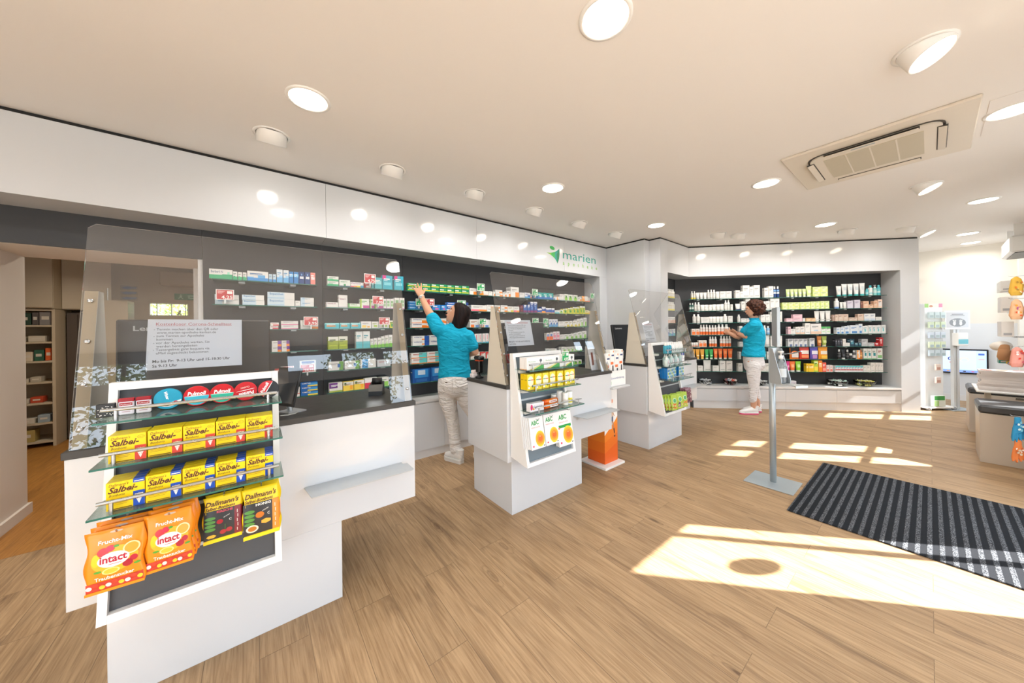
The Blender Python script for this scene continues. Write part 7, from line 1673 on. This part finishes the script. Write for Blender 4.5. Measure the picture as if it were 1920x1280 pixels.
b.poly([(.182,.42),(.20,.42),(.185,.36),(.150,.355),(.150,.365),(.175,.37)], sk, y=.0635); b.poly([(.198,.42),(.214,.42),(.228,.35),(.236,.28),(.226,.275),(.214,.35)], sk, y=.0634); b.poly([(.216,.345),(.230,.35),(.238,.30),(.226,.295)], M_BLACK, y=.0633); b.poly([(.205,.52),(.22,.50),(.235,.47),(.229,.465),(.214,.49)], sk, y=.0632)
b.rect(.225,.245,.262,.275,M_BLACK,y=.0631); b.rect(.13,.15,.352,.366,M_BLACK,y=.0631); b.build('print', t)
b = MB(); b.box(.03,.335,-.0,.26,.781,.795,M_WHITE); b.box(.03,.335,-.001,.0,.795,.93,M_WHITE) ; b.box(.03,.034,0,.26,.795,.93,M_WHITE); b.box(.331,.335,0,.26,.795,.93,M_WHITE); b.box(.034,.331,.256,.26,.795,1.16,M_WHITE)
b.text('bei Schmerzlinderung', .03, .05, .85, mat('#3a5a9a',.5), y=-.0016, w=.26); b.rect(.06,.10,.80,.83,mat('#4fae5a',.5),y=-.0016); b.build('tray', t)
b = MB(); b.box(.06,.345,-.045,.10,.765,.779,mat('#c9ccce',.35),c=.002); b.build('leaflet_pocket', t)
for k in range(4):
    b = MB(); x0 = .045+.072*k; b.box(x0,x0+.066,.02,.10,.7955,1.13 if k%2 else 1.10,M_WHITE)
    z1 = 1.13 if k%2 else 1.10; y = .0195
    b.rect(x0+.02,x0+.06,z1-.06,z1-.045,mat('#3a4a7a',.5),y=y); b.rect(x0+.045,x0+.058,z1-.025,z1-.008,mat('#f08a2a',.5),y=y); b.rect(x0+.005,x0+.05,z1-.14,z1-.115,mat('#e8763a',.5),y=y)
    b.poly([(x0+.03,z1-.15),(x0+.05,z1-.15),(x0+.055,z1-.27),(x0+.028,z1-.26)], mat('#2a2a30',.5), y=y); b.rect(x0+.01,x0+.035,z1-.27,z1-.25,mat('#e8602a',.5),y=y)
    o = b.build('brace_box', None, (2.575,1.885,0)); tag(o, 'slim white brace box with orange mark, %s in the cardboard floor display' % ordw(k), 'box', 'brace boxes in the cardboard display')
b = MB(); b.lathe([(.0,1.14),(.015,1.14),(.010,1.16),(.016,1.175),(.020,1.19),(.016,1.20),(0,1.20)], M_BLACK, c=(.19,.18,0), n=14); b.tube([(.12,.18,1.12),(.14,.18,1.15),(.24,.18,1.15),(.26,.18,1.12)], .006, M_BLACK, n=8); o = b.build('hanger', t)

# ---------------------------------------------------------------- far room
t = empty('product_tower', (8.44, .045, 0), math.radians(-38)); tag(t, 'white product tower on a wheeled base by the far wall', 'display stand')
b = MB(); b.box(-.20,.26,-.17,.17,.03,.055,M_WHITE,c=.004); b.build('base_board', t)
for sx in (-.17,.22):
    for sy in (-.16,.16): MB().lathe([(.0,-.012),(.028,-.012),(.028,.012),(0,.012)], M_GREY, c=(sx,sy,.0285), ax='x', n=14).build('castor', t)
b = MB(); b.box(-.14,.14,-.10,.12,.0555,1.66,mat('#eef0f0',.4)); b.build('tower', t)
b = MB(); b.rect(-.14,.14,1.60,1.66,mat('#f3ead8',.4),y=-.1005); b.rect(-.14,-.08,1.60,1.66,mat('#9acb6a',.4),y=-.101); b.rect(.08,.14,1.60,1.66,mat('#ee8aa8',.4),y=-.101); b.disc(-.04,1.62,.03,.016,mat('#c98a6a',.4),y=-.1015); b.build('header', t)
pk_c = ['#cfdfe0','#d5e3c4','#d3dde6','#dfe9c9','#cfdce2','#ecd9cc','#e6d0c8']
for r_ in range(7):
    for c_ in range(3 if r_ < 5 else 1):
        x = (-.13, -.04, .05)[c_] if r_ < 5 else -.03; z = (1.43,1.28,1.12,.97,.84,.62,.42)[r_]
        b = MB(); b.box(x,x+.075,-.15,-.125,z,z+.095,mat(pk_c[r_],.4),c=.003); b.rect(x+.01,x+.065,z+.01,z+.05,mat('#a9bcc0' if r_<5 else '#c89a8a',.4),y=-.1504); b.tube([(x+.04,-.101,z+.10),(x+.04,-.165,z+.10)], .0015, M_STEEL, n=5)
        o = b.build('blister_pack', None, (8.44,.045,0), math.radians(-38)); tag(o, 'small pale blister pack hanging on the far product tower, row %d, %s' % (r_+1, ('left','middle','right')[c_]), 'blister pack', 'blister packs on the far product tower')
b = MB(); b.box(-.10,.08,-.17,-.13,.065,.23,mat('#e9efe6',.4)); b.rect(-.09,.07,.16,.225,mat('#3f9a4a',.4),y=-.1705); b.rect(-.09,-.02,.07,.15,mat('#a8d088',.4),y=-.1705)
o = b.build('leaflet_box', None, (8.44,.045,0), math.radians(-38)); tag(o, 'green and white leaflet box at the foot of the far product tower', 'box')
t = empty('notice_stand', (8.63, -.235, 0), math.radians(-38)); tag(t, 'white notice stand with dispenser in front of the far wall screen', 'stand')
b = MB(); b.box(-.20,.20,-.13,.13,.0006,.012,M_SILVER,c=.002); b.build('base_plate', t)
b = MB(); b.box(-.045,-.012,-.02,.02,.012,1.25,mat('#d6d8d8',.35)); b.box(.012,.045,-.02,.02,.012,1.25,mat('#d6d8d8',.35)); b.box(-.012,.012,-.012,.012,.012,1.25,mat('#b8baba',.35)); b.build('post', t)
b = MB(); b.box(-.20,.20,-.035,-.021,1.255,1.545,M_WHITE,c=.003); b.build('frame', t)
b = MB(); b.rect(-.175,.175,1.28,1.52,mat('#d3d4d6',.4),y=-.0355); b.disc(0,1.36,.13,.065,mat('#8f9295',.5),y=-.036); b.rect(-.09,.09,1.485,1.495,mat('#55585a',.5),y=-.036); b.rect(-.11,.11,1.465,1.472,mat('#8a8c8e',.5),y=-.036)
for sg in (-1,1):
    b.disc(sg*.05,1.345,.022,.03,M_WHITE,y=-.0365)
    for k in range(4): b.disc(sg*(.03+.013*k),1.385+.004*(k%2),.004,.02,M_WHITE,y=-.0368,rot=-sg*.15*(k-1))
b.build('hand_washing_notice', t)
b = MB(); b.box(-.08,.08,-.10,-.025,1.0,1.20,M_WHITE,c=.006); b.rect(-.075,.075,1.03,1.10,mat('#7ccbd8',.4),y=-.1005); b.build('dispenser', t)
t = empty('wall_screen', (9.691, 0, 0)); tag(t, 'wide black framed touch screen with a child drawing on the far wall', 'screen')
b = MB(); b.box(-.035,0,-.60,.10,.47,.90,M_BLACK,c=.004); b.build('frame', t)
SCR = mat('#b9cdf2', .3, emit=.75)
Mw = Matrix.Translation((-.0355,0,0)) @ Matrix.Rotation(math.radians(-90), 4, 'Z')   # local x runs towards -y
b = MB(Mw); b.rect(-.08,.58,.495,.875,SCR,y=0); b.rect(.0,.48,.55,.875,mat('#c3d4e6',.3,emit=.75),y=-.0003); b.rect(-.08,.58,.495,.535,mat('#7f9fe0',.3,emit=.7),y=-.0004)
b.disc(.02,.79,.06,.045,mat('#d8dc3a',.3,emit=.7),y=-.0006); b.disc(.08,.70,.03,.03,mat('#cfe0a0',.3,emit=.7),y=-.0007); b.disc(.36,.72,.05,.04,mat('#cfe8b8',.3,emit=.7),y=-.0006); b.disc(.36,.71,.035,.028,mat('#c3d4e6',.3,emit=.7),y=-.0008)
b.disc(.21,.73,.022,.03,mat('#3a4a9a',.3,emit=.6),y=-.0006); b.disc(.215,.73,.014,.02,mat('#c3d4e6',.3,emit=.7),y=-.0008); b.disc(.225,.665,.02,.012,mat('#c84a5a',.3,emit=.6),y=-.0006)
for k in range(6): b.disc(.02+.085*k,.515,.018,.010,mat(('#c84a4a','#4a9a5a','#d8a04a','#5a4a9a','#3a3a4a','#c87aa0')[k],.3,emit=.5),y=-.0008,n=10)
b.rect(.50,.56,.80,.83,mat('#4a6ac0',.3,emit=.6),y=-.0006); b.rect(.50,.56,.72,.728,mat('#d87a4a',.3,emit=.6),y=-.0006); b.build('screen', t)
b = MB(); b.box(9.62,9.68,.14,.22,2.08,2.16,M_GREY,c=.01); b.box(9.68,9.699,.16,.20,2.10,2.14,M_GREY); tag(b.build('wall_sensor'), 'small dark alarm sensor high beside the white pillar', 'sensor')
b = MB(); b.rect(0,.10,0,.14,mat('#f2f2f0',.5),y=0); b.text('ICH', .03,.03,.06,mat('#5a5c60',.5),y=-.0005); b.box(0,.10,.0005,.002,0,.14,M_WHITE); o = b.build('wall_notice', None, (9.69,.29,1.46), math.radians(-90)); tag(o, 'small white note on the far wall beside the product tower', 'notice')
# air curtain under the ceiling
t = empty('air_curtain', (7.9, -.80, 0)); tag(t, 'white box shaped air curtain hanging under the ceiling at the right', 'air curtain')
b = MB(); b.box(0,.85,-.18,.14,2.28,2.50,mat('#e6e6e4',.35),c=.02); b.build('housing', t); b = MB(); b.box(.04,.81,-.12,.10,2.272,2.2795,M_BLACK); b.build('outlet_slot', t)
MB().box(.10,.13,-.14,.10,2.5005,2.67-.001,M_WHITE).build('bracket', t); MB().box(.70,.73,-.14,.10,2.5005,2.67-.001,M_WHITE).build('bracket', t)

# ---------------------------------------------------------------- hanging goods stand at the right edge
t = empty('goods_stand', (4.76, -.447, 0), math.radians(-5.7)); tag(t, 'tall white hanging goods stand at the right picture edge', 'display stand')
b = MB(); b.box(.0,.20,-.60,-.02,.02,2.17,mat('#e4e2e0',.4),c=.003); b.build('cabinet', t)
b = MB(); b.box(.0,.20,-.60,-.02,2.1705,2.20,M_BLACK); b.build('top_edge', t); b = MB(); b.box(.01,.19,-.0195,-.017,.3,1.85,M_GREY); b.build('peg_panel', t)
for z in (1.72,1.54,1.16,.60,.42):
    MB().tube([(.03,-.017,z),(.03,.050,z),(.03,.058,z+.008)], .0022, M_STEEL, n=6).build('prong', t)
def toy(z, h, col, cols, name, label):
    t2 = empty(name, (4.775, -.425, z-.006)); t2.rotation_euler = (0,0,math.radians(-50)); tag(t2, label, 'hanging goods', 'goods hanging on the right stand')
    b = MB(); w = .085
    if name == 'child_glove':
        b.loft([((0,0,0),(.020,0,0),(0,.011,0)),((0,0,-h*.25),(.022,0,0),(0,.012,0)),((0,0,-h*.45),(.034,0,0),(0,.014,0)),((0,0,-h*.62),(.034,0,0),(0,.013,0))], mat(col,.85), n=14)
        for k, x in enumerate((-.025,-.009,.009,.025)): b.tube([(x,0,-h*.55),(x*1.25,0,-h*.8),(x*1.4,-.004,-h*(1.0-.05*abs(k-1)))], [.010,.0095,.006], mat(col,.85), n=10)
        b.tube([(.028,0,-h*.40),(.048,-.004,-h*.52),(.052,-.008,-h*.64)], [.010,.0095,.006], mat(col,.85), n=10)
    else:
        b.loft([((0,0,0),(.008,0,0),(0,.006,0)),((.0,0,-h*.12),(.030,0,0),(0,.014,0)),((.003,0,-h*.45),(.040,0,0),(0,.022,0)),((-.003,0,-h*.8),(.042,0,0),(0,.022,0)),((0,0,-h),(.034,0,0),(0,.008,0))], mat(col,.7), n=16)
    o = fuse(b, 'knitted_body' if name == 'child_glove' else 'cloth_bag', t2, .004, 1)
    r_ = random.Random(label)
    for k in range(9):
        b = MB(); c = Vector((r_.uniform(-.024,.024), -.0235 if name != 'child_glove' else -.0155, -h*r_.uniform(.15,.62 if name == 'child_glove' else .85)))
        b.disc(c.x, c.z, r_.uniform(.006,.011), r_.uniform(.004,.009), mat(cols[k%len(cols)],.7), y=c.y, n=12, rot=r_.uniform(0,3)); b.build('motif', t2)
toy(1.72,.15,'#e0b040',['#e8771f','#f2e2b0','#b8862a'],'toy_bag','yellow and orange bag hanging highest on the right stand')
toy(1.54,.16,'#e9b58a',['#e8602a','#f0d8c0','#b85a9a','#e89a2a'],'toy_bag','peach and orange bag, second highest on the right stand')
toy(1.16,.16,'#e59a8a',['#d8402a','#f2e0d8','#c85a6a'],'toy_bag','coral bag above the blue glove on the right stand')
toy(.60,.20,'#2a86ae',['#cfe0d8','#1a5f9a','#7ab8c8'],'child_glove','blue patterned child glove hanging on the right stand')
toy(.42,.18,'#e07a3a',['#f0e2d0','#c8602a','#d8c0a0'],'child_glove','orange patterned child glove hanging lowest on the right stand')
def srow(z, x0, n, cols, w, h, name, lab):
    # goods on small wire trays that stick out to the left of the stand, further back
    for k in range(n):
        b = MB(); b.box(0,w,0,.06,0,h,mat(cols[k%len(cols)],.4)); b.rect(w*.2,w*.8,h*.1,h*.25,mat('#b9bcc0',.5),y=-.0004); b.add([(-.0004,.01,h*.1),(-.0004,.05,h*.1),(-.0004,.05,h*.25),(-.0004,.01,h*.25)][::-1],[(0,1,2,3)],mat('#b0b4ba',.5))
        o = b.build(name, None, (5.02+x0+k*(w+.006), -.435, z)); tag(o, '%s, %s from the left' % (lab, ordw(k)), 'box', lab)
t = empty('wire_shelf_stand', (5.01, -.53, 0)); tag(t, 'wire shelf stand with small boxes behind the hanging goods stand', 'display stand')
zs = [1.615,1.435,1.225,1.085,.985]
b = MB()
MB().box(.0,.34,-.30,-.28,.0,1.85,mat('#e6e6e6',.4)).build('back_panel', t)
for z in zs:
    b = MB(); 
    for y in (-.27,-.18,-.09,.0,.09): b.tube([(-.02,y,z),(.34,y,z)], .002, M_STEEL, n=5)
    for x in (-.02,.1,.22,.34): b.tube([(x,-.27,z),(x,.10,z)], .002, M_STEEL, n=5)
    b.build('wire_tray', t)
srow(1.6185,0,5,['#f0f1ef','#f4f4f2'],.05,.085,'pill_box','small grey white box on the highest wire tray')
srow(1.4385,.03,5,['#f5f4f2','#eeeef0'],.035,.13,'tall_box','tall white box on the second wire tray')
srow(1.2285,.0,6,['#f5f4f2','#eeeef0'],.04,.13,'tall_box','tall white box on the third wire tray')
srow(.9885,.20,3,['#1f8a80','#d8e0e0','#2f9a90','#9ab8d8'],.03,.09,'small_tube','small green or white pack on the fourth wire tray')
t = empty('plush_toy', (5.08, -.40, 1.0885+.0)); t.rotation_euler = (0,0,math.radians(8)); tag(t, 'floppy brown and white plush dog lying on the wire stand', 'toy')
bp_ = mat('#b98a62',.9); bw_ = mat('#e9e4dc',.9)
b = MB(); b.loft([((.0,0,.045),(0,.03,0),(0,0,.03)),((.06,0,.055),(0,.05,0),(0,0,.045)),((.16,0,.05),(0,.05,0),(0,0,.042)),((.24,0,.04),(0,.03,0),(0,0,.025))], bw_, n=14); fuse(b, 'plush_body', t, .006, 2)
b = MB(); b.loft([((-.02,.01,.06),(0,.025,0),(0,0,.015)),((-.05,.02,.03),(0,.03,0),(.012,0,.01)),((-.055,.03,-.03),(0,.028,0),(.014,0,.0)),((-.045,.03,-.06),(0,.015,0),(.008,0,0))], bp_, n=12); b.build('ear', t)
b = MB(); b.loft([((.05,-.03,.02),(.02,0,0),(0,.02,0)),((.08,-.02,-.03),(.022,0,0),(0,.02,0)),((.09,-.02,-.07),(.018,0,0),(0,.018,0))], bp_, n=12); b.build('leg', t)
for k, (c, x) in enumerate((('#d9a88a',0),('#3f6fb8',.05),('#e3c23a',.11),('#d8b83a',.17))):
    b = MB(); b.tube([(0,0,0),(.045,.0,-.004)], [.014,.016], mat(c,.6), n=12); o = b.build('wool_sock_roll', None, (5.02+x, -.425, 1.0005)); tag(o, 'small rolled %s bandage on the lowest wire tray' % ('beige','blue','yellow','ochre')[k], 'roll', 'rolled bandages on the lowest wire tray')

# ---------------------------------------------------------------- back room behind the doorway
MC = mat('#c7b9a0', .5)
t = empty('open_shelf', (-2.80, 6.55, 0)); tag(t, 'cream open shelf unit in the back room', 'shelf')
MB().box(.86,.885,0,.45,0,1.655,MC).build('side_panel', t); MB().box(0,.025,0,.45,0,1.655,MC).build('side_panel', t); MB().box(.0255,.8595,.43,.45,0,1.655,MC).build('back_panel', t)
bz = [.05,.27,.51,.76,1.01,1.24,1.44,1.63]
for z in bz: MB().box(.0255,.8595,0,.43,z,z+.022,MC).build('board', t)
t = empty('wall_cupboard', (-2.80,6.50,1.66)); tag(t, 'cream wall cupboard above the open shelf in the back room', 'cupboard')
MB().box(0,.885,.02,.5,.0005,.66,MC).build('carcass', t); MB().box(.002,.43,0,.0195,.01,.65,MC).build('door', t); MB().box(.434,.883,0,.0195,.01,.65,MC).build('door', t)
t = empty('wall_cupboard', (-1.912,6.72,1.66), math.radians(20)); tag(t, 'cream wall cupboard with bar handle above the dark cabinet', 'cupboard')
MB().box(0,.40,.02,.45,.0005,.66,MC).build('carcass', t); MB().box(.002,.398,0,.0195,.01,.65,MC).build('door', t); MB().box(.36,.37,-.02,-.0005,.05,.30,M_STEEL2).build('handle', t)
t = empty('tall_cabinet', (-1.90,6.80,0)); tag(t, 'tall dark brown cabinet beside the open shelf in the back room', 'cabinet')
MD = mat('#5a4f47',.4); MB().box(0,.18,.02,.38,0,1.62,MD).build('carcass', t); MB().box(.002,.088,0,.0195,.02,1.60,MD).build('door', t); MB().box(.092,.178,0,.0195,.02,1.60,MD).build('door', t)
gd = [(1.4625,.60,.10,.14,'#2f4a3a','dark green pack'),(1.4625,.76,.09,.16,'#8a8480','grey tin with picture'),(1.4625,.71,.045,.15,'#5f5854','grey slim tin'),(1.2625,.56,.10,.06,'#c9bda8','cream box'),(1.2625,.68,.12,.07,'#d4c9b6','pale open box'),(1.2625,.50,.05,.10,'#c9b23a','yellow can'),
      (1.0325,.52,.10,.17,'#a89a86','beige carton'),(1.0325,.64,.07,.11,'#d8c8b0','white and orange carton'),(1.0325,.72,.07,.13,'#2f5f4a','green carton'),(1.0325,.80,.05,.15,'#d8602a','orange carton'),(.7825,.52,.16,.04,'#c9bda8','stack of papers'),(.7825,.69,.08,.06,'#b8ad9a','small beige box'),
      (.5325,.50,.18,.05,'#c9bfae','white box with red corner'),(.5325,.69,.09,.07,'#c44a2a','red box'),(.2925,.52,.20,.06,'#cfc6b6','pale folder'),(.2925,.74,.09,.09,'#9aa8b0','grey blue carton'),(.0725,.58,.14,.14,'#b09a5a','ochre envelope'),(.0725,.50,.07,.10,'#2a3a34','dark green jar')]
for k, (z, x, w, h, c, ds) in enumerate(gd):
    b = MB(); b.box(0,w,0,.12,0,h,mat(c,.5),c=.004); b.rect(w*.2,w*.8,h*.4,h*.65,mat('#d9d0c0',.5),y=-.0004)
    o = b.build('stored_pack', None, (-2.80+x, 6.58, z)); tag(o, ds + ' on the open shelf in the back room', 'stored goods', 'goods on the back room shelf')
b = MB(); b.box(0,.34,0,.30,0,1.79,mat('#b9ab92',.5)); 
for k in range(4): b.box(.341,.343,.01,.29,1.25+.13*k,1.37+.13*k,mat('#a89a82',.5))
tag(b.build('drawer_cabinet', None, (-1.70,6.7,0)), 'cream drawer tower behind the first acrylic screen in the back room', 'cabinet')
b = MB(); b.box(0,.14,0,.10,0,.07,mat('#a0937f',.6),c=.004)
for k in range(3):
    b2 = MB(); b2.rect(0,.17,0,.062,mat('#9a9284',.6),y=0); b2.poly([(.01,.03),(.06,.05),(.16,.045),(.15,.02),(.05,.01)], mat('#4f6a9a',.5), y=-.0006); b2.box(0,.17,.0003,.002,0,.062,mat('#9a9284',.6))
    o = b2.build('photo_print', None, (-1.53, 7.197, 1.83+.075*k)); tag(o, 'small blue picture strip on the back room wall, %s' % ('lowest','middle','highest')[k], 'picture', 'blue picture strips on the back room wall')
b = MB(); b.box(0,.29,0,.012,0,.095,mat('#2f7a4a',.5)); b.rect(.15,.27,.02,.075,mat('#9ac0a0',.5),y=-.0006); b.poly([(.17,.04),(.22,.04),(.22,.025),(.25,.048),(.22,.07),(.22,.055),(.17,.055)], mat('#2f7a4a',.5), y=-.001)
for (x,z,rx,rz_) in ((.07,.075,.008,.009),): b.disc(x,z,rx,rz_,mat('#9ac0a0',.5),y=-.0006,n=12)
b.poly([(.055,.062),(.085,.066),(.08,.04),(.10,.015),(.092,.010),(.07,.035),(.045,.015),(.04,.022),(.06,.045)], mat('#9ac0a0',.5), y=-.0007)
tag(b.build('exit_sign', None, (-.98, 7.185, 1.86)), 'green emergency exit sign with running figure on the back room wall', 'sign')
b = MB(); b.box(0,.55,0,.18,0,.22,mat('#b0a28c',.5),c=.02); tag(b.build('split_air_unit', None, (-1.12,7.018,2.06)), 'beige wall air unit high on the back room wall', 'air unit')
b = MB()
for x in (-1.25,-1.175,-1.02,-.87,-.83-.012): b.box(x,x+.012,7.205,7.225,1.61,1.80,M_WHITE)
b.box(-1.25,-.83,7.205,7.225,1.61,1.622,M_WHITE); b.box(-1.25,-.83,7.205,7.225,1.788,1.80,M_WHITE); b.build('window_1', kind='structure')
t = empty('ceiling_light', (-1.0,5.3,2.42)); tag(t, 'unseen ceiling light added to brighten the back room and door jamb', 'ceiling light'); MB().lathe([(.12,-.01),(.12,0)], M_WHITE, n=24).build('trim_ring', t); area_lamp('lamp', t, (0,0,-.02), .2, 26, col=(1.0,.88,.70))  # lamp out of view, added to light the back room and jamb
